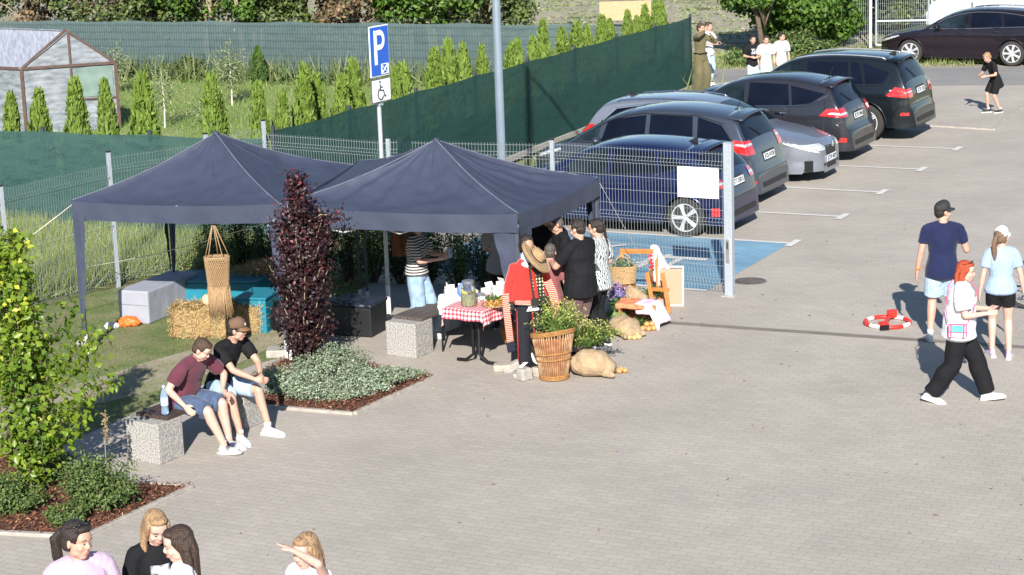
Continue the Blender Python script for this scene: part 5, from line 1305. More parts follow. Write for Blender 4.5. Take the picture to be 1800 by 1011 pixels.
# ================================================================ SIGN, LAMP
def sign():
    base = P(684, 553); t = thing('parking_sign', 'blue parking sign with a white wheelchair plate on a tall grey pole', 'road sign', (base.x, base.y, 0), R(60))
    # local: -Y is the face
    M_pole = mat('pole_grey', (0.50, 0.53, 0.57), 0.4, 0.35)
    MB().tube([(0, 0, 0), (-0.0, 0.0, 4.02)], 0.030, 16).build('pole', M_pole, t, smooth=True)
    MB().tube([(0, 0, 0.0), (0, 0, 0.42)], 0.0325, 16).build('pole_base', mat('pole_white', (0.75, 0.76, 0.76), 0.5), t, smooth=True)
    Mb = mat('sign_blue', (0.010, 0.10, 0.52), 0.35, var=0.05, coat=0.3); Mw = mat('sign_white', (0.78, 0.80, 0.82), 0.35, var=0.03, coat=0.3); Mk = mat('sign_black', (0.015, 0.015, 0.015), 0.5)
    R90 = Matrix.Rotation(R(90), 4, 'X')
    def plate(name, zc, w, h, fm, rim):
        o = MB().rbox((0, -0.045, zc), (w, 0.012, h), 0.004).build(name, rim, t)
        MB().rbox((0, -0.053, zc), (w - 0.035, 0.006, h - 0.035), 0.003).build('face', fm, o); return o
    zc = 3.62
    p = plate('sign_plate', zc, 0.60, 0.80, Mb, Mw)
    pm = MB()        # letter P drawn as a bar and a bowl
    pm.box((-0.13, -0.0585, zc + 0.06), (0.085, 0.004, 0.54))
    bowl = []
    pm2 = MB(); n = 18
    def fn(u, v):
        a = R(90) - math.pi * u; ro, ri = 0.155, 0.075; r_ = ri + (ro - ri) * v
        return Vector((-0.02 + 0.10 * 0 + r_ * 0.95 * math.cos(a) + 0.03, -0.0605, zc + 0.175 + r_ * math.sin(a)))
    pm2.grid(fn, n, 2)
    pm2.box((-0.05, -0.0590, zc + 0.175 + 0.115), (0.13, 0.003, 0.08)); pm2.box((-0.05, -0.0590, zc + 0.175 - 0.115), (0.13, 0.003, 0.08))
    pm.build('letter_p', Mw, p); pm2.build('letter_p', Mw, p)
    em = MB(); cx, cz, w, h = 0.13, zc - 0.29, 0.20, 0.15
    for a, b in (((-1, -1), (1, -1)), ((1, -1), (1, 1)), ((1, 1), (-1, 1)), ((-1, 1), (-1, -1)), ((-1, -1), (1, 1)), ((-1, 1), (1, -1))):
        pa = V3(cx + a[0] * w / 2, -0.0585, cz + a[1] * h / 2); pb = V3(cx + b[0] * w / 2, -0.0585, cz + b[1] * h / 2); em.tube([pa, pb], 0.008, 4)
    em.build('stall_symbol', Mw, p); p.scale = (0.78, 1, 0.86); p.location = (0, 0, 3.68 - 0.86 * zc)
    zq = 3.02; q = plate('wheelchair_plate', zq, 0.60, 0.40 - 0.03, Mw, mat('rim_dark', (0.1, 0.1, 0.1), 0.5))
    wm = MB(); L_ = lambda pts, r: wm.tube([V3(x, -0.058, zq + z) for x, z in pts], r, 6)
    wm.ell((-0.045, -0.058, zq + 0.135), (0.022, 0.004, 0.022)); L_([(-0.045, 0.10), (-0.04, 0.0), (0.05, 0.0), (0.085, -0.10), (0.12, -0.085)], 0.010); L_([(-0.04, 0.05), (0.03, 0.05)], 0.008)
    L_([(-0.03 + 0.085 * math.cos(R(a)) - 0.01, -0.055 + 0.085 * math.sin(R(a))) for a in range(110, 345, 12)], 0.009)
    wm.build('wheelchair_symbol', Mk, q); q.scale = (0.78, 1, 0.88); q.location = (0, 0, 3.145 - 0.88 * zq)
    cl = MB()
    for z in (3.8, 3.4, 3.1, 2.95): cl.rbox((0, -0.01, z), (0.09, 0.07, 0.03), 0.005)
    cl.build('clamp', M_galv, t)
sign()
def lamp():
    b = V3(-0.09, 31.0); t = thing('street_lamp', 'tall grey metal street lamp pole behind the right tent', 'street lamp', b)
    Mp = mat('lamp_pole', (0.34, 0.42, 0.52), 0.25, 0.6, var=0.05)
    MB().tube([(0, 0, 0), (0, 0, 7.7)], [0.072, 0.055], 24).build('pole', Mp, t, smooth=True)
    MB().tube([(0, 0, 7.62), (0.42, -0.45, 7.78), (0.92, -1.0, 7.82)], [0.04, 0.035, 0.03], 12).build('arm', Mp, t, smooth=True)
    h = MB().rbox((1.15, -1.25, 7.82), (0.6, 0.22, 0.09), 0.03, R(-47)).build('lamp_head', mat('lamp_head', (0.25, 0.26, 0.28), 0.4, 0.3), t)
    MB().rbox((1.15, -1.25, 7.772), (0.45, 0.16, 0.01), 0.003, R(-47)).build('lens', M_lamp, h)
lamp()

# ================================================================ BENCHES
M_aggr = mat('exposed_aggregate', (0.45, 0.43, 0.405), 0.9, rgb2=(0.21, 0.20, 0.19), scale=55, bump=0.9, bscale=55, detail=2)
M_plank = mat('bench_plank', (0.075, 0.050, 0.042), 0.6, scale=6, stretch=(1, 14, 14), rgb2=(0.035, 0.025, 0.022), bump=0.3, bscale=12)
M_plank_g = mat('bench_plank_grey', (0.115, 0.095, 0.085), 0.7, scale=6, stretch=(1, 14, 14), rgb2=(0.055, 0.045, 0.042), bump=0.3, bscale=12)
def bench(label, a, ang, L_, Wd, H_, plankm):
    t = thing('bench', label, 'bench', a, ang, 'concrete block benches')
    # local: x along the bench, first block at x=0
    for x in (0, L_):
        mb = MB(); mb.rbox((x, 0, H_ / 2), (0.40, Wd, H_), 0.012); mb.build('concrete_block', M_aggr, t)
    for k in range(4):
        y = -Wd / 2 + Wd * (k + 0.5) / 4
        MB().rbox((L_ / 2, y, H_ + 0.022), (L_ + 0.06, Wd / 4 - 0.012, 0.04), 0.006).build('plank', plankm, t)
    return t
# men's bench: near block front corner (282,818), far block seen behind the capped man
bA = (P(225, 800) + P(310, 805)) / 2; 
n1 = (P(282, 818) - P(225, 800)); 
fb = P(450, 742); mdir = Vector((0.66, 0.75, 0)).normalized()
mang = math.atan2(mdir.y, mdir.x)
c1_ = P(282, 818); c2_ = P(225, 800); c3_ = P(310, 805)
BANG = math.atan2((c3_ - c1_).y, (c3_ - c1_).x)
print('bench angle', math.degrees(BANG), 'front edge len', (c2_ - c1_).length, (c3_ - c1_).length)
BANG = R(58)
bx, by = Vector((math.cos(BANG), math.sin(BANG), 0)), Vector((-math.sin(BANG), math.cos(BANG), 0))
B1 = c1_ + bx * 0.20 + by * 0.23
bench1 = bench('concrete block bench with dark planks on which the two men sit', B1, BANG, 1.45, 0.46, 0.45, M_plank)
d1_, d2_, d3_ = P(732, 631), P(684, 628), P(754, 624)
B2 = d1_ + bx * 0.20 + by * 0.23
bench2 = bench('concrete block bench with grey planks beside the food table', B2, BANG, 1.75, 0.46, 0.45, M_plank_g)
# water bottle on the men's bench
bt = P(302, 735, 0.5)
t = thing('water_bottle', 'clear plastic water bottle with blue label on the bench beside the man in maroon', 'bottle', (B1 + bx * 0.06 - by * 0.12 + Vector((0, 0, 0.493))))
M_pet = mat('pet', (0.55, 0.75, 0.95), 0.08, trans=0.75, var=0.02)
MB().lathe([(0.034, 0), (0.041, 0.012), (0.041, 0.05), (0.036, 0.09), (0.041, 0.13), (0.041, 0.20), (0.030, 0.25), (0.014, 0.285), (0.014, 0.30)], n=20).build('body', M_pet, t, smooth='all')
MB().lathe([(0.0422, 0.10), (0.0425, 0.105), (0.0425, 0.185), (0.0422, 0.19)], n=20).build('label', mat('bottle_label', (0.35, 0.5, 0.8), 0.4, rgb2=(0.75, 0.8, 0.85), scale=25), t, smooth=True)
MB().lathe([(0.016, 0.298), (0.016, 0.32), (0.012, 0.322)], n=16).build('cap', mat('cap_blue', (0.5, 0.6, 0.8), 0.4), t, smooth=True)

# ================================================================ UNDER THE LEFT TENT
M_greycl = mat('grey_cover', (0.29, 0.30, 0.35), 0.7, var=0.05, scale=3, bump=0.2, bscale=7)
g0_, g1_, g2_ = P(210, 562), P(263, 571), P(343, 538)
gd = (g2_ - g1_); gd.z = 0; ga = math.atan2(gd.y, gd.x); gl_ = 1.35
gx = gd.normalized(); gy = Vector((-gx.y, gx.x, 0)); wbox = 0.5
t = thing('covered_table', 'long table wrapped in pale grey cloth on the lawn under the left tent', 'table', g1_ + gx * gl_ / 2 + gy * wbox / 2, ga)
mb = MB()
def wrap(u, v, side):
    return None
b = MB(); b.rbox((0, 0, 0.235), (gl_, wbox, 0.47), 0.02)
blob('cloth_cover', b, M_greycl, t, 0.012, 2, 0.014, 0.3)
MB().rbox((-gl_ / 2 - 0.004, 0, 0.27), (0.006, wbox * 0.96, 0.008), 0.002).build('fold', mat('fold_grey', (0.22, 0.22, 0.26), 0.8), t)
# teal boxes
M_teal = mat('teal_paint', (0.012, 0.17, 0.245), 0.45, var=0.06)
def tbox(label, c, L_, W_, H_, ang):
    t = thing('storage_box', label, 'box', (c.x, c.y, 0), ang, 'teal boxes'); MB().rbox((0, 0, H_ / 2 - 0.02), (L_, W_, H_ - 0.04), 0.012).build('body', M_teal, t); MB().rbox((0, 0, H_ - 0.015), (L_ + 0.03, W_ + 0.03, 0.03), 0.008).build('lid', M_teal, t)
    return t
tb = P(452, 586); tbox('tall teal box with a loose straw heap behind it', tb + Vector((0.02, 0.30, 0)), 0.42, 0.62, 0.50, R(-15))
tc_ = P(405, 545); tbox('wide low teal box in shade behind the straw bales', tc_ + Vector((-0.15, 0.4, 0)), 1.30, 0.7, 0.42, R(-12))
# straw
M_straw = leaf_mat('straw', (0.36, 0.24, 0.11), (0.66, 0.49, 0.24), 0.15, 0.6); M_strawb = mat('straw_core', (0.38, 0.26, 0.12), 0.95, rgb2=(0.20, 0.13, 0.06), scale=25, bump=1.0, bscale=30)
def straw_pts(size, n, rg, sheetlike=False):
    pos, nr, up = [], [], []
    for _ in range(n):
        f = rg.integers(0, 5); p = rg.uniform(-0.5, 0.5, 3)
        ax = [(0, 1), (0, -1), (1, 1), (1, -1), (2, 1)][f]; p[ax[0]] = 0.5 * ax[1]
        nn = np.zeros(3); nn[ax[0]] = ax[1]; pos.append(p * size + nn * rg.uniform(-0.02, 0.03)); nr.append(nn + rg.normal(size=3) * 0.35); up.append(rg.normal(size=3))
    return np.array(pos), np.array(nr), np.array(up)
def bale(label, c, ang, size, seed):
    t = thing('straw_bale', label, 'straw bale', (c.x, c.y, 0), ang, 'straw bales'); rg = np.random.default_rng(seed)
    b = MB().rbox((0, 0, size[2] / 2), size, 0.06); blob('bale', b, M_strawb, t, 0.02, 3, 0.06, 0.06)
    pos, nr, up = straw_pts(np.array(size), 5200, rg); pos[:, 2] += size[2] / 2
    leaves_mesh('loose_straw', pos, nr, 0.10, M_straw, t, shape='leaf', seed=seed, aspect=0.07, up=up)
    tw = MB()
    for x in (-size[0] * 0.25, size[0] * 0.25):
        h, w = size[2] + 0.012, size[1] / 2 + 0.012; tw.tube([(x, -w, 0.0), (x, -w, h), (x, w, h), (x, w, 0)], 0.004, 4)
    tw.build('twine', mat('twine', (0.25, 0.35, 0.2), 0.8), t)
ba = P(340, 597); bale('sunlit straw bale in front of the teal boxes', ba + Vector((0.12, 0.28, 0)), R(-4), (0.78, 0.5, 0.40), 1)
bb_ = P(415, 592); bale('straw bale in shade behind the man with the cap', bb_ + Vector((0.02, 0.34, 0)), R(8), (0.62, 0.5, 0.38), 2)
t = thing('straw_heap', 'loose straw heap lying on the low teal box', 'straw', tc_ + Vector((0.55, 0.55, 0.46)))
rg = np.random.default_rng(5); q = rg.normal(size=(2500, 3)) * [0.34, 0.16, 0.0]; q[:, 2] = rg.uniform(0, 1, 2500) * 0.17 * np.exp(-(q[:, 0] / 0.4) ** 2 - (q[:, 1] / 0.25) ** 2)
leaves_mesh('straw', q, rg.normal(size=(2500, 3)) * 0.5 + [0, 0, 1], 0.09, M_straw, t, aspect=0.07, seed=6)
b = MB().ell((0, 0, 0.02), (0.38, 0.2, 0.09)); blob('core', b, M_strawb, t, 0.02, 2, 0.05, 0.05)
# squashes
for i, (x, y, s_) in enumerate(((363, 544, 0.095), (377, 552, 0.085))):
    q = P(x, y, 0.45); t = thing('squash', 'pale round squash on the sunlit straw bale, %s one' % ('left' if i == 0 else 'right'), 'squash', (ba.x + 0.20 + i * 0.15, ba.y + 0.30 - i * 0.05, 0.40), 0, 'pale squashes')
    pts = MB()
    for k in range(10): a = 2 * math.pi * k / 10; pts.ell((0.03 * math.cos(a), 0.03 * math.sin(a), s_ * 0.8), (s_ * 0.72, s_ * 0.72, s_ * 0.8), None, 12, 8)
    blob('fruit', pts, mat('squash_skin', (0.72, 0.52, 0.30), 0.5, var=0.1, scale=8), t, 0.008, 1)
    MB().tube([(0, 0, s_ * 1.5), (0.01, 0, s_ * 1.75)], [0.012, 0.008], 6).build('stalk', mat('stalk', (0.2, 0.18, 0.08), 0.8), t)
# macrame hanger
hg = Vector((-4.02, 27.0, 0)); hk = P(375, 392, 1.72)
hx = P(383, 540, 0.5)
ctr = Vector((P(381, 452, 1.2).x, 27.0, 0)); ctr = P(381, 452, 1.33); 
t = thing('macrame_hanger', 'knotted jute macrame hanger with fringe hanging from the left tent', 'macrame', (ctr.x, ctr.y, 0))
M_jute = mat('jute', (0.50, 0.33, 0.18), 0.9, rgb2=(0.36, 0.23, 0.12), scale=30, bump=0.8, bscale=50, stretch=(6, 6, 1))
top_z = 1.33
hook = V3(-0.02, 0, 1.80)
rp_ = MB()
for k in range(5):
    a = 2 * math.pi * k / 5 + 0.3; rp_.tube([hook, V3(0.16 * math.cos(a), 0.11 * math.sin(a), top_z)], 0.007, 5)
rp_.ell(hook, (0.02, 0.02, 0.035)); rp_.build('cords', M_jute, t, smooth='all')
MB().lathe([(0.165, -0.015), (0.172, 0), (0.165, 0.015), (0.155, 0.0)], (0, 0, top_z), 32, None, 1.0, 0.72).build('ring', M_jute, t, smooth='all')
net = MB(); NB = 34
for k in range(NB):
    for d_ in (-1, 1):
        pts = []
        for j in range(15):
            v = j / 14; a = 2 * math.pi * (k + d_ * 0.5 * math.sin(v * 21)) / NB; r_ = 0.163 - 0.030 * v
            pts.append(V3(r_ * math.cos(a) * 1.0, r_ * math.sin(a) * 0.72, top_z - 0.01 - 0.40 * v))
        net.tube(pts, 0.0065, 4)
net.build('knotted_net', M_jute, t, smooth='all')
fg = MB()
for k in range(150):
    a = 2 * math.pi * k / 150; r_ = 0.128 + rnd.uniform(-.012, .012); x, y = r_ * math.cos(a), r_ * math.sin(a) * 0.75; l = rnd.uniform(0.32, 0.40)
    sw = rnd.uniform(-0.02, 0.03)
    fg.tube([V3(x, y, top_z - 0.38), V3(x + sw * 0.4, y, top_z - 0.38 - l * 0.5), V3(x * 1.05 + sw + 0.01, y * 1.1, top_z - 0.40 - l)], [0.008, 0.008, 0.005], 4)
fg.build('fringe', M_jute, t, smooth='all')
MB().lathe([(0.10, 0), (0.135, 0.3), (0.14, 0.31)], (0, 0, top_z - 0.36), 24, None, 1.0, 0.72).build('liner', mat('liner_jute', (0.30, 0.19, 0.09), 0.95, scale=20, var=0.3), t, smooth=True)
# orange tarp bag and rag, black bag, cool box
q = P(226, 574); t = thing('orange_bag', 'crumpled orange tarpaulin bag on the grass by the grey covered table', 'bag', q)
b = MB().ell((0, 0.04, 0.07), (0.15, 0.10, 0.07)).rings([(V3(-0.1, 0, 0.05), 0.06, 0.08), (V3(0.10, -0.02, 0.06), 0.05, 0.05), (V3(0.17, -0.02, 0.05), 0.02, 0.03)], 10); blob('bag', b, mat('orange_tarp', (0.85, 0.14, 0.02), 0.5, var=0.1), t, 0.01, 1, 0.05, 0.05)
q = P(150, 600); 
for i, (x, y, lb) in enumerate(((195, 578, 'white crumpled cloth on the grass beside the orange bag'), (146, 608, 'white paving stone lying on the lawn behind the young hornbeam'))):
    q = P(x, y); t = thing('white_cloth' if i == 0 else 'stone', lb, 'cloth' if i == 0 else 'stone', q)
    b = MB().ell((0, 0, 0.04), (0.09, 0.07, 0.05)); b.ell((0.06, 0.03, 0.03), (0.06, 0.05, 0.04)); blob('cloth' if i == 0 else 'stone', b, C_white if i == 0 else M_conc, t, 0.012, 1, 0.05, 0.04)
q = P(492, 586); t = thing('backpack', 'black backpack leaning on the tall teal box', 'bag', q + Vector((0.02, 0.15, 0)))
b = MB().rings([(V3(0, 0, 0.04), 0.15, 0.10), (V3(0, 0, 0.22), 0.155, 0.11), (V3(0, 0.03, 0.36), 0.12, 0.08)], 14, (0.3, 0.6)); b.rings([(V3(0, -0.10, 0.06), 0.10, 0.04), (V3(0, -0.09, 0.20), 0.10, 0.04)], 10); blob('bag', b, C_black, t, 0.012, 3, 0.02, 0.1)
MB().tube([(-0.07, -0.06, 0.36), (-0.09, -0.14, 0.46), (0.0, -0.12, 0.44), (0.06, -0.06, 0.37)], 0.012, 6).build('strap', C_black, t, smooth='all')
q = P(628, 596); t = thing('storage_crate', 'black plastic crate with crumpled dark covers in the shade between the tents', 'crate', q + Vector((0.0, 0.38, 0)), R(-22))
MB().rbox((0, 0, 0.2), (0.62, 0.5, 0.40), 0.02).build('body', mat('crate_black', (0.012, 0.012, 0.014), 0.5), t); b = MB().rbox((0, 0, 0.43), (0.66, 0.54, 0.05), 0.02); blob('cover', b, mat('crate_cover', (0.014, 0.017, 0.030), 0.5, var=0.4, scale=9), t, 0.012, 2, 0.05, 0.08)  # black plastic, with the shade between the tents darkened into the cover colour
q = P(560, 592); t = thing('storage_crate', 'dark plastic crate half hidden by the copper shrub', 'crate', q + Vector((0.06, 0.42, 0)), R(-22))
MB().rbox((0, 0, 0.18), (0.55, 0.5, 0.36), 0.02).build('body', mat('crate_black', (0.012, 0.012, 0.014), 0.5), t); MB().rbox((0, 0, 0.37), (0.58, 0.53, 0.03), 0.01).build('lid', mat('crate_cover', (0.05, 0.06, 0.10), 0.35, var=0.4, scale=9), t)
# small concrete weight on the tent foot
q = P(478, 632); t = thing('concrete_weight', 'pale concrete slab weighting the front tent leg in the bed', 'weight', q + Vector((0.06, 0.2, 0))); MB().rbox((0, 0, 0.05), (0.28, 0.28, 0.10), 0.015).build('slab', M_conc, t); 
# ================================================================ FOOD TABLE
def gingham(name):
    m = bpy.data.materials.new(name); m.use_nodes = True; t = m.node_tree; L = t.links; b = t.nodes['Principled BSDF']; b.inputs['Roughness'].default_value = 0.8
    uv = t.nodes.new('ShaderNodeUVMap'); sx = t.nodes.new('ShaderNodeSeparateXYZ'); L.new(uv.outputs[0], sx.inputs[0]); outs = []
    for ch in (0, 1):
        a = t.nodes.new('ShaderNodeMath'); a.operation = 'FRACT'; L.new(sx.outputs[ch], a.inputs[0]); g = t.nodes.new('ShaderNodeMath'); g.operation = 'GREATER_THAN'; g.inputs[1].default_value = 0.5; L.new(a.outputs[0], g.inputs[0]); outs.append(g.outputs[0])
    ad = t.nodes.new('ShaderNodeMath'); ad.operation = 'ADD'; L.new(outs[0], ad.inputs[0]); L.new(outs[1], ad.inputs[1]); ml = t.nodes.new('ShaderNodeMath'); ml.operation = 'MULTIPLY'; ml.inputs[1].default_value = 0.5; L.new(ad.outputs[0], ml.inputs[0])
    rp = t.nodes.new('ShaderNodeValToRGB'); rp.color_ramp.interpolation = 'CONSTANT'; e = rp.color_ramp.elements; e[0].color = (0.74, 0.70, 0.70, 1); e[1].position = 0.75; e[1].color = (0.46, 0.025, 0.04, 1); k = e.new(0.25); k.color = (0.60, 0.20, 0.23, 1)
    L.new(ml.outputs[0], rp.inputs[0]); L.new(rp.outputs[0], b.inputs['Base Color']); return m
tA, tB, tC = P(783, 540, 0.75), P(848, 549, 0.75), P(912, 519, 0.75)   # near-left, near-right, far-right corners of the top
tx = (tB - tA); wT = tx.length; tx.normalize(); ty = Vector((-tx.y, tx.x, 0)); lT = 1.75
wT = 0.58
print('table front', (tB - tA).length, 'side', (tC - tB).length, 'angles', math.degrees(math.atan2(tx.y, tx.x)), math.degrees(math.atan2((tC - tB).y, (tC - tB).x)))
tang = BANG - R(90); tx = Vector((math.cos(tang), math.sin(tang), 0)); ty = Vector((-tx.y, tx.x, 0))
# corner at near-right; runs back along ty
tO = tB - tx * wT; tO.z = 0
tbl = thing('food_table', 'wooden table on a black metal stand laden with food under the right tent', 'table', tO, tang)
MB().rbox((wT / 2, lT / 2, 0.73), (wT, lT, 0.035), 0.006).build('tabletop', M_plank_g, tbl)
M_blk = mat('black_metal', (0.012, 0.012, 0.013), 0.45, 0.2)
for y in (0.28, lT - 0.3):
    mb = MB()
    for sx in (-0.045, 0.045): mb.tube([(wT / 2 + sx, y, 0.70), (wT / 2 + sx, y, 0.12), (wT / 2 + sx * 3.6, y, 0.03), (wT / 2 + sx * 6.5, y, 0.025)], 0.022, 8)
    mb.rbox((wT / 2, y, 0.69), (0.6, 0.06, 0.03), 0.005); mb.build('leg', M_blk, tbl, smooth=True)
cl = MB(); uvs = []
xs = [(-0.16, 0)] + []
def cloth_fn():
    # profile across: hang, top, hang ; along: hang at near end
    nx, ny = 60, 110; a0, a1 = -0.17, wT + 0.17; b0, b1 = -0.13, lT
    vs, fs, uv = [], [], []
    for j in range(ny + 1):
        for i in range(nx + 1):
            a = a0 + (a1 - a0) * i / nx; b = b0 + (b1 - b0) * j / ny; x, y, z = a, b, 0.756
            dx = (-a if a < 0 else (a - wT if a > wT else 0)); dy = (-b if b < 0 else 0)
            dr = dx + dy if not (dx and dy) else math.hypot(dx, dy) * 1.15
            x = min(max(a, 0), wT); y = max(b, 0); z -= dr
            fl = 0.012 + 0.08 * dr + 0.02 * dr / 0.17 * math.sin((b if dx else a) * 22)
            if dx: x += (fl if a > wT else -fl)
            if dy: y -= fl
            z += 0.004 * noise.noise(Vector((a * 5, b * 5, 0)))
            vs.append((x, y, z)); uv.append((a / 0.055, b / 0.055))
    for j in range(ny):
        for i in range(nx): fs.append((j * (nx + 1) + i, j * (nx + 1) + i + 1, (j + 1) * (nx + 1) + i + 1, (j + 1) * (nx + 1) + i))
    return vs, fs, uv
vs, fs, uv = cloth_fn(); cl.add(vs, fs)
clo = cl.build('tablecloth', gingham('gingham'), None, smooth='all'); clo.location = tO; clo.rotation_euler = (0, 0, tang)
tag(clo, 'red and white gingham cloth draped over the food table', 'tablecloth')
ul = clo.data.uv_layers.new(name='UVMap'); 
for lp in clo.data.loops: ul.data[lp.index].uv = uv[lp.vertex_index]
def onT(x, y, z=0.76): return tO + tx * x + ty * y + Vector((0, 0, z))
# drinks jar
t = thing('drink_dispenser', 'tall glass jar of lemonade with lemon slices and a grey lid on the gingham cloth', 'jar', onT(0.24, 0.22))
M_jar = mat('jar_glass', (0.85, 0.9, 0.92), 0.03, trans=0.95, var=0.01)
MB().lathe([(0.085, 0), (0.098, 0.012), (0.100, 0.16), (0.094, 0.21), (0.082, 0.245), (0.070, 0.265), (0.070, 0.285)], n=28).build('glass', M_jar, t, smooth=True)
MB().lathe([(0.092, 0.006), (0.094, 0.02), (0.094, 0.155), (0.02, 0.156)], n=24).build('lemonade', mat('lemonade', (0.36, 0.36, 0.18), 0.3, var=0.15, scale=20), t, smooth=True)
lm = MB()
for k in range(9): a = k * 2.4; lm.lathe([(0.026, -0.003), (0.026, 0.003)], (0.068 * math.cos(a), 0.068 * math.sin(a), 0.145 + 0.02 * (k % 3)), 12, Matrix.Rotation(0.5 + k, 3, 'X'))
lm.build('lemon_slice', mat('lemon', (0.75, 0.62, 0.12), 0.5), t)
MB().lathe([(0.074, 0.28), (0.076, 0.285), (0.076, 0.315), (0.06, 0.322)], n=28).build('lid', mat('jar_lid', (0.30, 0.33, 0.38), 0.35, 0.6), t, smooth=True)
# boxes, plates and tubs
M_card = mat('white_card', (0.70, 0.69, 0.68), 0.7, var=0.04); M_foil = mat('foil', (0.66, 0.67, 0.68), 0.25, 0.7, scale=12, bump=0.6, bscale=14)
r2 = random.Random(3)
spots = [(0.58, 0.30), (0.45, 0.52), (0.18, 0.55), (0.65, 0.62), (0.30, 0.78), (0.52, 0.86), (0.12, 0.95), (0.66, 1.02), (0.36, 1.10), (0.15, 1.22), (0.55, 1.28), (0.34, 1.42), (0.66, 1.48), (0.14, 1.56)]
ordw = ['first', 'second', 'third', 'fourth', 'fifth', 'sixth', 'seventh', 'eighth', 'ninth', 'tenth', 'eleventh', 'twelfth', 'thirteenth', 'fourteenth', 'fifteenth', 'sixteenth', 'seventeenth', 'eighteenth', 'nineteenth', 'twentieth']
nb_, nt_ = 0, 0
for i, (x, y) in enumerate(spots):
    if i in (0, 1, 3):
        # platters
        nm = ['round platter of cut vegetables at the near edge of the food table', 'platter of green herbs at the near edge of the food table', None, 'platter of pale bread behind the herbs on the food table'][i]
        t = thing('platter', nm, 'platter', onT(x, y)); MB().lathe([(0.08, 0), (0.13, 0.008), (0.15, 0.02), (0.145, 0.021), (0.10, 0.012)], n=28).build('plate', mat('plate_pale', (0.60, 0.48, 0.34), 0.5) if i < 1 else M_card, t, smooth=True)
        if i == 1 or i == 0:
            rg = np.random.default_rng(i); q = rg.normal(size=(150, 3)) * [0.06, 0.06, 0.015] + [0, 0, 0.035]
            leaves_mesh('herbs', q, rg.normal(size=(150, 3)) + [0, 0, 1], 0.05, leaf_mat('herb', (0.05, 0.12, 0.02), (0.12, 0.24, 0.05)) if i == 1 else leaf_mat('veg', (0.5, 0.22, 0.05), (0.65, 0.42, 0.12)), t, seed=i)
        else:
            mb = MB()
            for k in range(6): mb.ell((0.06 * math.cos(k), 0.06 * math.sin(k), 0.03 + 0.01 * (k % 2)), (0.05, 0.03, 0.022), Matrix.Rotation(k * 1.1, 3, 'Z'))
            mb.build('bread', mat('bread', (0.45, 0.26, 0.10), 0.8, var=0.2, scale=20), t, smooth='all')
        continue
    h = r2.uniform(0.05, 0.12)
    if i % 3 == 2:
        nt_ += 1; t = thing('foil_tray', 'crumpled foil covered tray, %s from the near end of the food table' % ordw[nt_ - 1], 'tray', onT(x, y), r2.uniform(0, 3), 'trays on the food table')
        b = MB().rbox((0, 0, h / 2), (0.24, 0.17, h), 0.02); blob('tray', b, M_foil, t, 0.01, 1, 0.04, 0.04)
    else:
        nb_ += 1; t = thing('food_box', 'white card food box, %s from the near end of the food table' % ordw[nb_ - 1], 'box', onT(x, y), r2.uniform(0, 3), 'white boxes on the food table')
        MB().rbox((0, 0, h / 2), (r2.uniform(0.15, 0.24), r2.uniform(0.12, 0.18), h), 0.006).build('box', M_card, t); MB().rbox((0, 0.05, h + 0.03), (0.12, 0.008, 0.07), 0.002, 0, Matrix.Rotation(R(-30), 3, 'X')).build('flap', M_card, t)
t = thing('blue_plate', 'blue round plate standing on edge behind the lemonade jar', 'plate', onT(0.02, 0.50)); MB().lathe([(0.03, 0), (0.10, 0.006), (0.115, 0.018), (0.11, 0.02)], (0, 0, 0.11), 24, Matrix.Rotation(R(72), 3, 'X')).build('plate', mat('blue_plastic', (0.05, 0.14, 0.5), 0.3), t, smooth=True)
t = thing('coffee_machine', 'black drinks flask with silver lid at the far end of the food table', 'flask', onT(0.60, lT - 0.1)); MB().lathe([(0.07, 0), (0.075, 0.02), (0.075, 0.22), (0.06, 0.25)], n=20).build('body', C_black, t, smooth=True); MB().lathe([(0.05, 0.25), (0.05, 0.27), (0.02, 0.285)], n=16).build('lid', M_foil, t, smooth=True)
# white covered side table behind bench
q = P(775, 560, 0.6); t = thing('side_table', 'small low table under a white cloth left of the food table', 'table', onT(-0.42, 0.95, 0)); b = MB().rbox((0, 0, 0.60), (0.5, 0.7, 0.05), 0.025); b.rbox((0, -0.33, 0.55), (0.46, 0.03, 0.12), 0.01)
blob('cloth', b, C_white, t, 0.014, 2, 0.03, 0.12)
for sx in (-0.2, 0.2):
    for sy in (-0.28, 0.28): MB().tube([(sx, sy, 0), (sx, sy, 0.58)], 0.015, 6).build('leg', M_blk, t)
for i in range(5):
    t = thing('food_box', 'white carton on the cloth of the side table, %s from the left' % ordw[i], 'box', onT(-0.60 + 0.09 * i, 1.05 - 0.12 * (i % 2), 0.625), r2.uniform(0, 2), 'cartons on the side table'); MB().rbox((0, 0, 0.06), (0.14, 0.11, 0.12), 0.006).build('box', M_card, t); MB().rbox((0.02, 0.03, 0.15), (0.09, 0.008, 0.06), 0.002).build('flap', M_card, t)
t = thing('cool_box', 'white plastic cool box on the ground under the grey planked bench', 'cool box', P(778, 590) + Vector((0.0, 0.35, 0)), BANG); MB().rbox((0, 0, 0.13), (0.42, 0.3, 0.26), 0.03).build('body', C_white, t); MB().rbox((0, 0, 0.28), (0.44, 0.32, 0.04), 0.015).build('lid', C_white, t)

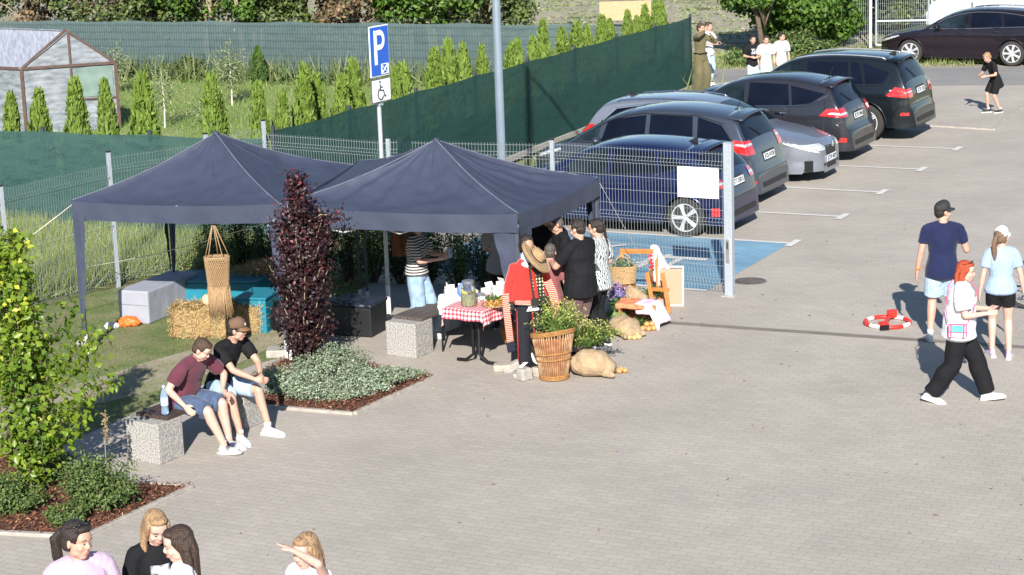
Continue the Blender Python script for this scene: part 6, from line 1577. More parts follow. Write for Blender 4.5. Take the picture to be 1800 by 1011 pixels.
# brown textile hanging at the back
t = thing('hanging_rug', 'rust brown textile hanging at the back of the right tent behind the striped blouse', 'rug', P(716, 470, 1.2) + Vector((-0.12, 1.3, -1.2 + 0.05)), R(-10))
mb = MB(); mb.grid(lambda u, v: Vector((-0.14 + 0.30 * u, 0.02 * math.sin(u * 14), 1.02 + 0.85 * v)), 20, 8); mb.build('textile', mat('rust_cloth', (0.13, 0.05, 0.025), 0.9, var=0.3, scale=8), t, smooth='all', solid=0.006)  # textile colour darkened in place of tent shade that misses it
MB().tube([(-0.18, 0, 1.88), (0.2, 0, 1.88)], 0.012, 8).build('rail', M_blk, t)
# round woven basket with red writing band
M_wick = mat('wicker', (0.50, 0.27, 0.09), 0.6, rgb2=(0.26, 0.11, 0.035), scale=40, stretch=(1, 1, 5), bump=0.9, bscale=45)
M_wickd = mat('wicker_dark', (0.25, 0.09, 0.03), 0.6, var=0.3, scale=20, bump=0.5); M_wickl = mat('wicker_pale', (0.60, 0.42, 0.22), 0.7, rgb2=(0.36, 0.23, 0.10), scale=40, stretch=(1, 1, 5), bump=0.9, bscale=45)
def coil(mb, prof, n=1, r=0.008, c=(0, 0, 0), sx=1, sy=1, step=0.016):
    # coiled rings following a profile
    for (r0, z0), (r1, z1) in zip(prof, prof[1:]):
        L_ = math.hypot(r1 - r0, z1 - z0); m_ = max(1, int(L_ / step))
        for k in range(m_):
            v = k / m_; rr = r0 + (r1 - r0) * v; z = z0 + (z1 - z0) * v
            mb.tube([V3(c[0] + rr * sx * math.cos(2 * math.pi * j / 28), c[1] + rr * sy * math.sin(2 * math.pi * j / 28), c[2] + z) for j in range(28)], r, 5, closed=True)
q = P(902, 612); t = thing('round_basket', 'round lidded wicker basket with a red woven band under the table edge', 'basket', q + Vector((0.02, 0.18, 0)))
prof = [(0.10, 0.0), (0.155, 0.08), (0.175, 0.17), (0.165, 0.26), (0.13, 0.33)]
MB().lathe([(0.09, 0)] + [(a - 0.004, z) for a, z in prof] + [(0.02, 0.335)], n=28).build('shell', M_wickd, t, smooth=True)
mb = MB(); coil(mb, prof, r=0.009); mb.build('weave', M_wick, t, smooth='all')
mb = MB(); coil(mb, [(0.179, 0.20), (0.172, 0.245)], r=0.009); mb.build('band', mat('red_weave', (0.5, 0.03, 0.05), 0.7, rgb2=(0.55, 0.30, 0.12), scale=30), t, smooth='all')
mb = MB(); coil(mb, [(0.135, 0.335), (0.03, 0.36)], r=0.009); mb.build('lid', mat('red_lid', (0.38, 0.05, 0.05), 0.7), t, smooth='all')

# ================================================================ COSTUME ON A STAND
mq = P(934, 655); MR = R(20)
mn = thing('costume_mannequin', 'folk costume with red jacket, straw hat and dark trousers on a white stand', 'mannequin', mq, MR)
M_wst = mat('stand_white', (0.78, 0.78, 0.76), 0.4)
mb = MB()
for k in range(4):
    a = R(45 + 90 * k) - MR; e = V3(math.cos(a), math.sin(a)); mb.tube([V3(0, 0, 0.30), e * 0.06 + V3(0, 0, 0.16), e * 0.17 + V3(0, 0, 0.11), e * 0.25 + V3(0, 0, 0.02), e * 0.30 + V3(0, 0, 0.02)], [0.022, 0.022, 0.02, 0.018, 0.02], 8)
mb.tube([V3(0, 0, 0.2), V3(0, 0, 0.9)], 0.022, 10); mb.build('stand', M_wst, mn, smooth='all')
# local -Y faces the viewer
b = MB()
for e in (-1, 1): b.rings([(V3(e * 0.085, 0, 0.16), 0.082, 0.085), (V3(e * 0.085, 0, 0.5), 0.09, 0.092), (V3(e * 0.075, 0, 0.88), 0.105, 0.11)], 14, (0.05, 0.3))
tro = blob('trousers', b, mat('wool_black', (0.010, 0.011, 0.017), 0.9), mn, 0.012, 3, 0.02, 0.12)
mb = MB(); mb.tube([V3(-0.17, -0.02, 0.17), V3(-0.175, -0.03, 0.5), V3(-0.17, -0.03, 0.86)], 0.006, 5); mb.tube([V3(0.03, -0.088, 0.17), V3(0.02, -0.095, 0.5), V3(0.0, -0.10, 0.86)], 0.006, 5); mb.build('piping', mat('red_piping', (0.55, 0.03, 0.03), 0.7), tro, smooth='all')
b = MB().rings([(V3(0, 0, 0.80), 0.18, 0.12), (V3(0, 0, 1.0), 0.16, 0.11), (V3(0, 0, 1.35), 0.17, 0.11), (V3(0, 0, 1.45), 0.08, 0.07)], 16, (0.05, 0.3), (1, 0, 0)); blob('shirt', b, C_white, mn, 0.012, 3, 0.02, 0.1)
M_redw = mat('red_wool', (0.48, 0.020, 0.014), 0.85, var=0.08, sheen=0.4, bump=0.3, bscale=30)
b = MB().rings([(V3(-0.02, 0.01, 0.90), 0.235, 0.155), (V3(-0.01, 0.01, 1.1), 0.20, 0.135), (V3(0, 0.01, 1.32), 0.20, 0.125), (V3(0, 0.01, 1.43), 0.11, 0.085)], 18, (0.04, 0.2), (1, 0, 0))
b.rings([(V3(-0.17, 0, 1.36), 0.07, 0.07), (V3(-0.245, 0.0, 1.12), 0.068, 0.075), (V3(-0.30, -0.02, 0.86), 0.062, 0.07)], 14, (0.6, 0.06)); b.rings([(V3(0.17, 0, 1.36), 0.07, 0.07), (V3(0.25, 0.02, 1.12), 0.065, 0.07), (V3(0.30, 0.04, 0.90), 0.06, 0.065)], 14, (0.6, 0.06))
jk = blob('jacket', b, M_redw, mn, 0.010, 3, 0.016, 0.12)
def folk(name, c1, c2, sc):
    m = bpy.data.materials.new(name); m.use_nodes = True; t_ = m.node_tree; L = t_.links; bb = t_.nodes['Principled BSDF']; bb.inputs['Roughness'].default_value = 0.85
    tc = t_.nodes.new('ShaderNodeTexCoord'); v = t_.nodes.new('ShaderNodeTexVoronoi'); v.feature = 'F1'; v.distance = 'MANHATTAN'; v.inputs['Scale'].default_value = sc; v.inputs['Randomness'].default_value = 0.15
    L.new(tc.outputs['Object'], v.inputs['Vector']); rp = t_.nodes.new('ShaderNodeValToRGB'); rp.color_ramp.interpolation = 'CONSTANT'; e = rp.color_ramp.elements; e[0].color = (*c2, 1); e[1].position = 0.36; e[1].color = (*c1, 1)
    L.new(v.outputs['Distance'], rp.inputs[0]); L.new(rp.outputs[0], bb.inputs['Base Color']); return m
M_folk = folk('folk_trim', (0.018, 0.018, 0.014), (0.55, 0.52, 0.30), 24)
def strap(name, pts, w, m_, parent, th=0.012, nn=V3(0, -1, 0)):
    mb = MB(); P2 = []
    for i, p in enumerate(pts):
        d = (pts[min(i + 1, len(pts) - 1)] - pts[max(i - 1, 0)]).normalized(); sd = d.cross(nn).normalized(); P2.append((p - sd * w / 2, p + sd * w / 2))
    for off in (0, 1): pass
    vs = []
    for a, b2 in P2: vs += [a, b2, b2 - nn * -th, a - nn * -th]
    fs = []
    for i in range(len(P2) - 1):
        for k in range(4): fs.append((i * 4 + k, i * 4 + (k + 1) % 4, (i + 1) * 4 + (k + 1) % 4, (i + 1) * 4 + k))
    fs += [(0, 3, 2, 1), tuple((len(P2) - 1) * 4 + k for k in range(4))]
    mb.add(vs, fs); return mb.build(name, m_, parent, smooth=True)
M_sash = stripe_mat('sash', (0.45, 0.03, 0.03), (0.48, 0.38, 0.28), 14, 1.5)
strap('front_trim', [V3(0.06, -0.125, 1.40), V3(0.085, -0.150, 1.2), V3(0.10, -0.158, 1.05), V3(0.12, -0.165, 0.90)], 0.085, M_folk, jk)
strap('hem_trim', [V3(0.22, -0.09, 0.93), V3(0.12, -0.165, 0.93), V3(0.0, -0.178, 0.93), V3(-0.04, -0.18, 0.93)], 0.09, M_folk, jk)
strap('waist_band', [V3(-0.22, -0.10, 0.935), V3(-0.12, -0.163, 0.93), V3(-0.05, -0.178, 0.93)], 0.05, M_sash, jk)
strap('collar_trim', [V3(-0.03, -0.115, 1.41), V3(-0.02, -0.140, 1.25), V3(-0.01, -0.158, 1.1), V3(0.0, -0.168, 0.98)], 0.03, M_folk, jk)
strap('cuff_trim', [V3(-0.36, -0.085, 0.90), V3(-0.30, -0.105, 0.90), V3(-0.235, -0.09, 0.90)], 0.10, M_folk, jk)
strap('sash', [V3(-0.33, -0.06, 1.05), V3(-0.345, -0.12, 0.85), V3(-0.33, -0.13, 0.65), V3(-0.31, -0.12, 0.46)], 0.085, M_sash, mn, 0.02)
strap('sash_fringe', [V3(-0.31, -0.12, 0.465), V3(-0.30, -0.115, 0.38), V3(-0.29, -0.11, 0.33)], 0.10, mat('navy_fringe', (0.01, 0.012, 0.03), 0.9), mn, 0.02)
strap('shawl', [V3(0.22, -0.05, 1.15), V3(0.27, -0.10, 1.0), V3(0.29, -0.11, 0.85), V3(0.30, -0.10, 0.68)], 0.11, M_sash, mn, 0.025)
b = MB().rings([(V3(0, 0.0, 1.42), 0.055, 0.055), (V3(0, 0, 1.53), 0.05, 0.05)], 12); b.ell((0, 0.0, 1.61), (0.075, 0.095, 0.11)); hd_ = blob('head_form', b, M_skin_t, mn, 0.009, 3)
b = MB().ell((0, 0.02, 1.645), (0.085, 0.10, 0.095)); b.ell((-0.03, 0.03, 1.60), (0.065, 0.08, 0.09)); blob('wig', b, H_dark, mn, 0.008, 2, 0.015, 0.02)
MB().lathe([(0.075, 0), (0.085, 0.03), (0.07, 0.07), (0.06, 0.072)], (0, -0.005, 1.44), 20, Matrix.Rotation(R(12), 3, 'X')).build('collar', C_white, mn, smooth='all', solid=0.006)
# straw hat hung over the chest, tilted
M_hat = mat('straw_hat', (0.50, 0.35, 0.19), 0.8, rgb2=(0.34, 0.22, 0.11), scale=30, stretch=(1, 1, 6), bump=0.8, bscale=40)
hm = V3(0.62, -0.42, 0.62).to_track_quat('Z', 'Y').to_matrix()
hat = thing('straw_hat', 'wide straw hat with a dark band resting on the shoulder of the red costume', 'hat', mq + Matrix.Rotation(MR, 3, 'Z') @ V3(0.03, -0.17, 1.47), MR)
mb = MB(); coil(mb, [(0.235, 0.03), (0.225, 0.005), (0.11, 0.0), (0.095, 0.02), (0.085, 0.10), (0.03, 0.115)], r=0.0085, step=0.013); mb.v = [tuple(hm @ Vector(v)) for v in mb.v]; ho = mb.build('hat', M_hat, hat, smooth='all')
mb = MB().lathe([(0.234, 0.03), (0.225, 0.004), (0.11, -0.002), (0.093, 0.02), (0.083, 0.10), (0.02, 0.112)], (0, 0, 0), 28, hm); mb.build('underside', M_hat, hat, smooth=True)
mb = MB().lathe([(0.106, 0.008), (0.108, 0.012), (0.101, 0.045), (0.098, 0.047)], (0, 0, 0), 28, hm); mb.build('hat_band', mat('hatband', (0.06, 0.02, 0.02), 0.7), hat, smooth=True)
# stones weighting the stand
for i, (x, y, sx, sy, sz, mm, lb) in enumerate(((884, 652, 0.24, 0.16, 0.09, M_wickl, 'flat sandy stone at the foot of the costume stand'), (900, 652, 0.26, 0.12, 0.10, M_conc, 'tilted grey stone leaning on the leg of the costume stand'), (922, 668, 0.17, 0.13, 0.15, M_conc, 'grey concrete block in front of the costume stand'), (944, 662, 0.10, 0.10, 0.12, M_strawb, 'small brown stone between the stand and the wicker planter'))):
    q = P(x, y); t = thing('stone', lb, 'stone', q, R(20 * i)); b = MB().rbox((0, 0, sz / 2), (sx, sy, sz), 0.02, 0, Matrix.Rotation(R(-25 if i == 1 else 0), 3, 'Y')); blob('stone', b, mat('stone%d' % 1, (0.36, 0.32, 0.26), 0.9, var=0.15, scale=12) if i in (0, 3) else M_conc, t, 0.01, 2, 0.02, 0.06)

# ================================================================ WICKER PLANTER WITH MEADOW PLANTS
wp = P(975, 672); t = thing('wicker_planter', 'tall flared wicker planter full of wild flowers in front of the costume', 'planter', wp + Vector((0, 0.16, 0)))
def flare(v): return (0.165 + 0.075 * v + 0.02 * v * v, 0.02 + 0.56 * v)
mb = MB(); NK = 46
for k in range(NK):
    a = 2 * math.pi * k / NK; jit = rnd.uniform(-0.03, 0.03)
    mb.tube([V3(flare(v)[0] * math.cos(a + jit * v), flare(v)[0] * 0.85 * math.sin(a + jit * v), flare(v)[1] + (0.05 * math.sin(a + 2.4) * v)) for v in (0, .25, .5, .75, 1)], 0.008, 5)
mb.build('rods', mat('willow_pale', (0.46, 0.31, 0.18), 0.6, rgb2=(0.22, 0.10, 0.045), scale=10), t, smooth='all')
MB().lathe([(0.15, 0.01)] + [(flare(v)[0] - 0.012, flare(v)[1]) for v in (0, .25, .5, .75, .94)] + [(0.05, 0.5)], (0, 0, 0), 28, None, 1, 0.85).build('liner', M_wickd, t, smooth=True)
mb = MB()
for v0, n_ in ((0.0, 3), (0.42, 1), (0.55, 1), (0.97, 3)):
    for j in range(n_):
        v = v0 + j * 0.03; mb.tube([V3((flare(v)[0] + 0.007) * math.cos(2 * math.pi * q_ / 30), (flare(v)[0] + 0.007) * 0.85 * math.sin(2 * math.pi * q_ / 30), flare(v)[1] + 0.05 * math.sin(2 * math.pi * q_ / 30 + 2.4) * v) for q_ in range(30)], 0.013, 6, closed=True)
mb.build('binding', M_wick, t, smooth='all')
MB().lathe([(0.22, 0.50), (0.20, 0.53), (0.02, 0.54)], (0, 0, 0), 20, None, 1, 0.85).build('filling', M_strawb, t)
def meadow(root, n, base, spread, h, seed, m_leaf, m_fl, lean=(0, 0)):
    rg = np.random.default_rng(seed); st = MB(); lp, ln, lu, fp_, fn_ = [], [], [], [], []
    for i in range(n):
        a, r_ = rg.uniform(0, 6.28), rg.uniform(0, 1) ** 0.6; p0 = np.array([base[0] + 0.12 * r_ * math.cos(a), base[1] + 0.1 * r_ * math.sin(a), base[2]])
        tip = p0 + np.array([spread[0] * r_ * math.cos(a) + lean[0], spread[1] * r_ * math.sin(a) + lean[1], h * rg.uniform(0.55, 1.05) * (1 - 0.3 * r_)])
        mid = (p0 + tip) / 2 + np.array([0, 0, 0.04]); st.tube([p0, mid, tip], [0.003, 0.0025, 0.0015], 3, caps=False)
        for j in range(9):
            v = rg.uniform(0.15, 1); q_ = p0 * (1 - v) ** 2 + 2 * mid * v * (1 - v) + tip * v * v; lp.append(q_ + rg.normal(size=3) * 0.012); ln.append(rg.normal(size=3) + [0, 0, 0.5])
        for j in range(4): fp_.append(tip + rg.normal(size=3) * 0.02); fn_.append(rg.normal(size=3) + [0, -0.5, 1])
    st.build('stems', mat('stem_green', (0.10, 0.16, 0.04), 0.7), root); leaves_mesh('foliage', lp, ln, 0.045, m_leaf, root, seed=seed, aspect=0.4); leaves_mesh('blossom', fp_, fn_, 0.022, m_fl, root, seed=seed + 1, aspect=0.9)
L_meadow = leaf_mat('meadow_leaf', (0.05, 0.10, 0.02), (0.14, 0.20, 0.05)); L_yel = leaf_mat('blossom_yellow', (0.40, 0.42, 0.06), (0.60, 0.58, 0.20)); L_wht = leaf_mat('blossom_white', (0.5, 0.52, 0.40), (0.7, 0.7, 0.6))
pt = thing('meadow_plants', 'bunch of green meadow plants with small blossoms growing out of the wicker planter', 'plants', wp + Vector((0, 0.16, 0.5))); meadow(pt, 120, (0.05, 0.02, 0.0), (0.26, 0.20), 0.52, 4, leaf_mat('herb_leaf', (0.06, 0.13, 0.02), (0.20, 0.28, 0.06)), L_yel)
pt = thing('meadow_plants', 'bunch of yellow flowering weeds spilling over the burlap sack beside the planter', 'plants', P(1030, 655) + Vector((0.0, 0.22, 0.28))); meadow(pt, 170, (0, 0, 0.0), (0.36, 0.22), 0.34, 5, leaf_mat('meadow_leaf2', (0.09, 0.15, 0.03), (0.20, 0.26, 0.07)), L_yel, (0.02, 0))
# sacks
M_burlap = mat('burlap', (0.41, 0.30, 0.19), 0.95, rgb2=(0.31, 0.22, 0.13), scale=9, bump=0.6, bscale=120)
def sack(label, loc, rz, size, seed):
    t = thing('burlap_sack', label, 'sack', loc, rz, 'burlap sacks'); b = MB(); sx, sy, sz = size
    b.rings([(V3(-sx * 0.46, 0, sz * 0.42), sy * 0.3, sz * 0.30), (V3(-sx * 0.2, 0, sz * 0.5), sy * 0.48, sz * 0.5), (V3(sx * 0.15, 0, sz * 0.48), sy * 0.5, sz * 0.48), (V3(sx * 0.42, 0, sz * 0.30), sy * 0.34, sz * 0.26)], 18, (0.3, 0.4), (0, 1, 0))
    for e in (-1, 1): b.rings([(V3(sx * 0.3, e * sy * 0.25, sz * 0.25), 0.08, 0.06), (V3(sx * 0.50, e * sy * 0.42, 0.05), 0.025, 0.02)], 10)
    blob('sack', b, M_burlap, t, 0.010, 3, 0.028, 0.09); return t
sack('plump burlap sack lying beside the wicker planter', P(1045, 668) + Vector((0, 0.18, 0)), R(-12), (0.55, 0.36, 0.34), 1)
s2 = sack('open burlap sack spilling potatoes in front of the wicker crate', P(1100, 598) + Vector((0, 0.25, 0)), R(-60), (0.52, 0.38, 0.26), 2)
M_on = mat('onion', (0.62, 0.28, 0.10), 0.4, var=0.2, scale=8); M_pot = mat('potato', (0.60, 0.42, 0.18), 0.8, var=0.15, scale=10)
def pile(name, cat_, lbl, spots_, r_, m_, grp):
    for i, (x, y, z) in enumerate(spots_):
        t = thing(name, lbl, cat_, V3(x, y, z), r2.uniform(0, 6), grp); b = MB().ell((0, 0, r_), (r_ * r2.uniform(0.95, 1.15), r_, r_ * 0.92)); b.build('bulb' if name == 'onion' else 'tuber', m_, t, smooth='all')
        MB().tube([(0, 0, r_ * 1.8), (0.003, 0, r_ * 2.25)], [0.006, 0.002], 5).build('tip', m_, t)
o1 = P(1093, 657); pile('onion', 'onion', 'small orange onion lying on the paving beside the plump sack', [(o1.x - 0.03, o1.y, 0), (o1.x + 0.04, o1.y + 0.02, 0), (o1.x, o1.y + 0.07, 0)], 0.034, M_on, 'onions by the sack')
o2 = P(1140, 582); pile('onion', 'onion', 'orange onion piled in front of the wicker crate', [(o2.x + dx, o2.y + dy, dz) for dx, dy, dz in ((-.08, 0, 0), (0, -.02, 0), (.07, .01, 0), (-.04, .06, .0), (.04, .07, 0), (-.02, .02, .055), (.05, .03, .055))], 0.036, M_on, 'onions by the crate')
o3 = P(1115, 597); pile('potato', 'potato', 'yellow potato spilling from the mouth of the open sack', [(o3.x + dx, o3.y + dy, dz) for dx, dy, dz in ((-.06, 0, 0), (0, -.03, 0), (.06, .01, 0), (-.03, .05, .03), (.03, .05, .03))], 0.033, M_pot, 'potatoes by the sack')
# wicker crate on its side with cloths
cr = P(1128, 578); ct = thing('wicker_crate', 'wicker crate lying on its side draped with an orange and pink cloth', 'crate', cr + Vector((0, 0.22, 0)), R(-18))
mb = MB()
for z in np.arange(0.02, 0.30, 0.024):
    w, d = 0.24, 0.17
    mb.tube([V3(-w, -d, z), V3(-w, d, z), V3(w, d, z), V3(w, -d, z)], 0.011, 5)
for x in np.arange(-0.23, 0.24, 0.03): mb.tube([V3(x, -0.17, 0.30), V3(x, 0.17, 0.30)], 0.011, 5)
for x, z in ((-0.24, 0), (0.24, 0)): mb.tube([V3(x, -0.18, 0), V3(x, -0.18, 0.31)], 0.016, 6)
mb.tube([V3(-0.24, -0.18, 0.305), V3(0.24, -0.18, 0.305)], 0.016, 6); mb.build('weave', M_wick, ct, smooth='all')
MB().rbox((0, 0.16, 0.15), (0.46, 0.01, 0.28), 0.002).build('back_panel', M_wickd, ct)
def drape(name, label, loc, rz, fn, m_, nu=26, nv=22, cat='cloth', sol=0.006):
    mb = MB().grid(fn, nu, nv); o = mb.build(name, m_, None, smooth='all', solid=sol); o.location = loc; o.rotation_euler = (0, 0, rz); tag(o, label, cat); return o
def drf(w, l, top, seed, hang0=0.1, hang1=0.2):
    def fn(u, v):
        a = (u - 0.5) * w; b = v * l; z = top + 0.018 * noise.noise(V3(a * 9, b * 9, seed)) + 0.012
        y = 0.16 - b; 
        if b > 0.34: z -= (b - 0.34); y = -0.18 - 0.02
        if abs(a) > 0.25: e = abs(a) - 0.25; z -= e; a = math.copysign(0.255 + 0.02 * math.sin(b * 30), a)
        return V3(a, y + 0.01 * math.sin(a * 40) * (b > 0.34), z)
    return fn
drape('orange_cloth', 'orange patterned cloth spread on top of the wicker crate', cr + Vector((-0.06, 0.24, 0)), R(-18), drf(0.46, 0.40, 0.31, 1), mat('orange_cloth', (0.72, 0.28, 0.14), 0.85, rgb2=(0.50, 0.14, 0.06), scale=18))
drape('pink_scarf', 'pink and lilac scarf hanging over the right side of the wicker crate', cr + Vector((0.13, 0.16, 0.0)), R(-30), lambda u, v: (lambda a, b: V3(a * (1 - 0.2 * v), 0.12 - min(b, 0.30), 0.335 - max(0, b - 0.30) - max(0, a - 0.10) * 1.6 + 0.012 * noise.noise(V3(a * 12, b * 12, 2))))(-0.16 + 0.42 * u, 0.44 * v), mat('pink_cloth', (0.72, 0.42, 0.56), 0.85, rgb2=(0.60, 0.58, 0.66), scale=14))
rg = np.random.default_rng(9)
def herbs(label, loc, n, sp, sz, lm_, fl=None, cat='plants', name='herb_bunch'):
    t = thing(name, label, cat, loc); p = rg.normal(size=(n, 3)) * sp; p[:, 2] = np.abs(p[:, 2]); leaves_mesh('leaves', p, rg.normal(size=(n, 3)) + [0, -0.3, 0.8], sz, lm_, t, seed=n, aspect=0.45)
    if fl: q_ = rg.normal(size=(n, 3)) * np.array(sp) * 0.9; q_[:, 2] = np.abs(q_[:, 2]) * 0.8 + sp[2] * 1.6; leaves_mesh('blossom', q_, rg.normal(size=(n, 3)) + [0, -0.5, 1], sz * 0.6, fl, t, seed=n + 1, aspect=0.9)
    st = MB()
    for i in range(14): a = rg.normal(size=2) * sp[0] * 0.6; st.tube([(0, 0, 0), (a[0], a[1], sp[2] * 1.8)], 0.003, 3)
    st.build('stems', mat('stem_green', (0.10, 0.16, 0.04), 0.7), t)
L_grn = leaf_mat('veg_green', (0.04, 0.11, 0.03), (0.10, 0.22, 0.06)); L_lil = leaf_mat('lilac_flower', (0.22, 0.16, 0.42), (0.42, 0.34, 0.66)); L_blue = leaf_mat('greyblue_leaf', (0.12, 0.2, 0.14), (0.25, 0.33, 0.26))
herbs('pot of purple flowers left of the wicker crate', P(1087, 556) + Vector((0, 0.1, 0.05)), 300, (0.07, 0.06, 0.12), 0.05, L_grn, L_lil, 'flowers', 'flower_pot')
herbs('bunch of green leaves inside the wicker crate opening', P(1122, 578) + Vector((0, 0.05, 0.02)), 200, (0.07, 0.04, 0.05), 0.05, L_grn)
herbs('green garlic leaves behind the orange cloth by the deck chair', P(1148, 545) + Vector((0, 0.1, 0.2)), 160, (0.08, 0.05, 0.05), 0.06, L_grn)
t = thing('burlap_cover', 'crumpled burlap cover lying behind the wicker crate', 'cloth', P(1110, 550) + Vector((0, 0.12, 0))); b = MB().rings([(V3(-0.16, 0, 0.12), 0.1, 0.12), (V3(0, 0, 0.22), 0.14, 0.12), (V3(0.17, 0, 0.15), 0.1, 0.1)], 14); blob('cover', b, M_burlap, t, 0.012, 2, 0.07, 0.08)
# deck chairs of orange wood, boards
M_orw = mat('orange_wood', (0.44, 0.18, 0.045), 0.5, rgb2=(0.36, 0.13, 0.03), scale=5, stretch=(1, 1, 8), coat=0.2)
def bar(mb, a, b, w=0.045, th=0.03):
    d = (b - a); L_ = d.length; d.normalize(); x = d; y = Vector((0, 1, 0)) if abs(d.y) < 0.9 else Vector((1, 0, 0)); z = x.cross(y).normalized(); y = z.cross(x)
    M_ = Matrix((x, y, z)).transposed(); mb.rbox((a + b) / 2, (L_, th, w), 0.005, M=M_)
dc = P(1128, 540); dt = thing('deck_chair_frame', 'orange wooden deck chair frame standing behind the vegetable display', 'deck chair', dc + Vector((0.02, 0.35, 0)), R(-14))
fr1 = MB(); bar(fr1, V3(-0.30, 0.1, 0.70), V3(0.22, 0.1, 0.70), 0.07, 0.03); fr1.build('top_rail', M_orw, dt)
for x in (-0.26, 0.23): m1 = MB(); bar(m1, V3(x - 0.03, 0.12, 0.72), V3(x + 0.09, -0.36, 0.02), 0.05, 0.035); m1.build('side_rail', M_orw, dt)
for x in (-0.16, 0.16): m1 = MB(); bar(m1, V3(x, -0.12, 0.50), V3(x - 0.02, 0.30, 0.0), 0.045, 0.03); m1.build('leg', M_orw, dt)
ld = P(1160, 550); lt = thing('deck_chair_frame', 'small orange wooden trestle frame at the right of the vegetable display', 'trestle', ld + Vector((-0.02, 0.08, 0)), R(-20))
for x in (-0.12, 0.10):
    m1 = MB(); bar(m1, V3(x - 0.06, 0.12, 0.52), V3(x + 0.08, -0.06, 0.0), 0.055, 0.035); m1.build('leg', M_orw, lt)
for z in (0.30, 0.06): m1 = MB(); bar(m1, V3(-0.14 + (0.5 - z) * 0.2, 0.05 - (0.3 - z) * 0.3, z), V3(0.13 + (0.5 - z) * 0.1, 0.05 - (0.3 - z) * 0.3, z), 0.05, 0.025); m1.build('rung', M_orw, lt)
drape('lace_scarf', 'white and pink lace scarf draped over the deck chair frame', dc + Vector((0.20, 0.32, 0)), R(-14), lambda u, v: V3(-0.06 + 0.30 * u * (0.6 + 0.5 * v) + 0.06 * v, 0.10 - 0.16 * v + 0.03 * math.sin(u * 14 + v * 3), 0.80 - 0.50 * v - 0.10 * (u - 0.3) ** 2 * 4 * (1 - v)), mat('lace', (0.74, 0.55, 0.56), 0.9, rgb2=(0.74, 0.72, 0.70), scale=13), 20, 20, 'scarf', 0.01)
t = thing('red_flowers', 'small bunch of red berries tied to the deck chair frame', 'berries', dc + Vector((0.15, 0.20, 0.58)))
mb = MB()
for k in range(14): mb.ell((rnd.gauss(0, 0.03), rnd.gauss(0, 0.02), rnd.gauss(0, 0.045)), 0.017, None, 8, 6)
mb.build('berries', mat('berry_red', (0.6, 0.02, 0.02), 0.3), t, smooth='all')
for i, (x, y, lb, sz_) in enumerate(((1108, 566, 'small heap of orange carrots behind the wicker crate', .03), (1076, 574, 'small heap of green cabbages beside the purple flowers', .05))):
    q = P(x, y) + V3(0, .1, .05); t = thing('vegetable_heap', lb, 'vegetables', q); mb = MB()
    for j in range(9): mb.ell((rnd.gauss(0, .07), rnd.gauss(0, .05), sz_ + rnd.uniform(0, .06)), (sz_ * 1.3, sz_, sz_), None, 10, 7)
    blob('vegetables', mb, M_on if i == 0 else mat('cabbage', (0.12, 0.2, 0.06), 0.6), t, 0.008, 1)
t = thing('straw_wreath', 'straw wreath with dried flowers lying on the burlap by the wicker crate', 'wreath', P(1150, 560) + V3(0, .12, .14)); MB().tube([V3(.10 * math.cos(a), .10 * math.sin(a), .02) for a in [k * .35 for k in range(18)]], .025, 8, closed=True).build('ring', M_strawb, t, smooth='all')
# shopping basket of pale wicker with blue green leaves
bk = P(1096, 492, 0.42); t = thing('hanging_basket', 'pale woven basket holding leaves in front of the deck chair frame', 'basket', bk + Vector((0, 0.06, -0.08)), R(-10))
prof = [(0.10, 0.0), (0.165, 0.03), (0.185, 0.20), (0.195, 0.27)]
MB().lathe([(0.1, 0)] + [(a - 0.006, z) for a, z in prof] + [(0.17, 0.24), (0.02, 0.22)], (0, 0, 0), 28, None, 1, 0.6).build('shell', M_wickl, t, smooth=True)
mb = MB(); coil(mb, prof, r=0.0085, sx=1, sy=0.6); mb.build('weave', M_wickl, t, smooth='all')
for e in (-1, 1): MB().tube([V3(-0.10, e * 0.09, 0.26), V3(-0.08, e * 0.09, 0.38), V3(0.0, e * 0.085, 0.43), V3(0.08, e * 0.09, 0.38), V3(0.10, e * 0.09, 0.26)], 0.009, 6).build('handle', M_wickl, t, smooth='all')
st_ = thing('low_stool', 'low dark stool carrying the pale woven basket', 'stool', bk + Vector((0, 0.06, -bk.z))); MB().rbox((0, 0, 0.325), (0.34, 0.24, 0.03), 0.005).build('seat', M_wickd, st_)
for sx in (-1, 1):
    for sy in (-1, 1): MB().tube([(sx * 0.14, sy * 0.09, 0), (sx * 0.13, sy * 0.08, 0.31)], 0.013, 6).build('leg', M_wickd, st_)
herbs('grey green leaves standing in the pale woven basket', bk + Vector((0, 0.06, 0.16)), 200, (0.11, 0.05, 0.07), 0.055, L_blue)
# pale pink framed board
bd = P(1180, 540); t = thing('easel_board', 'pale peach board in a white wooden frame leaning by the wire fence', 'board', bd + Vector((0.0, 0.06, 0)), R(-8))
Mx = Matrix.Rotation(R(-16), 3, 'X')
mb = MB().rbox(Mx @ V3(0, 0, 0.27), (0.32, 0.012, 0.50), 0.003, M=Mx); mb.build('panel', mat('peach', (0.44, 0.24, 0.155), 0.7, var=0.04), t)
mb = MB()
for x in (-0.17, 0.17): mb.rbox(Mx @ V3(x, -0.003, 0.28), (0.022, 0.022, 0.56), 0.004, M=Mx)
for z in (0.01, 0.55): mb.rbox(Mx @ V3(0, -0.003, z), (0.32, 0.024, 0.022), 0.004, M=Mx)
mb.build('frame', mat('cream_wood', (0.62, 0.56, 0.46), 0.6), t)
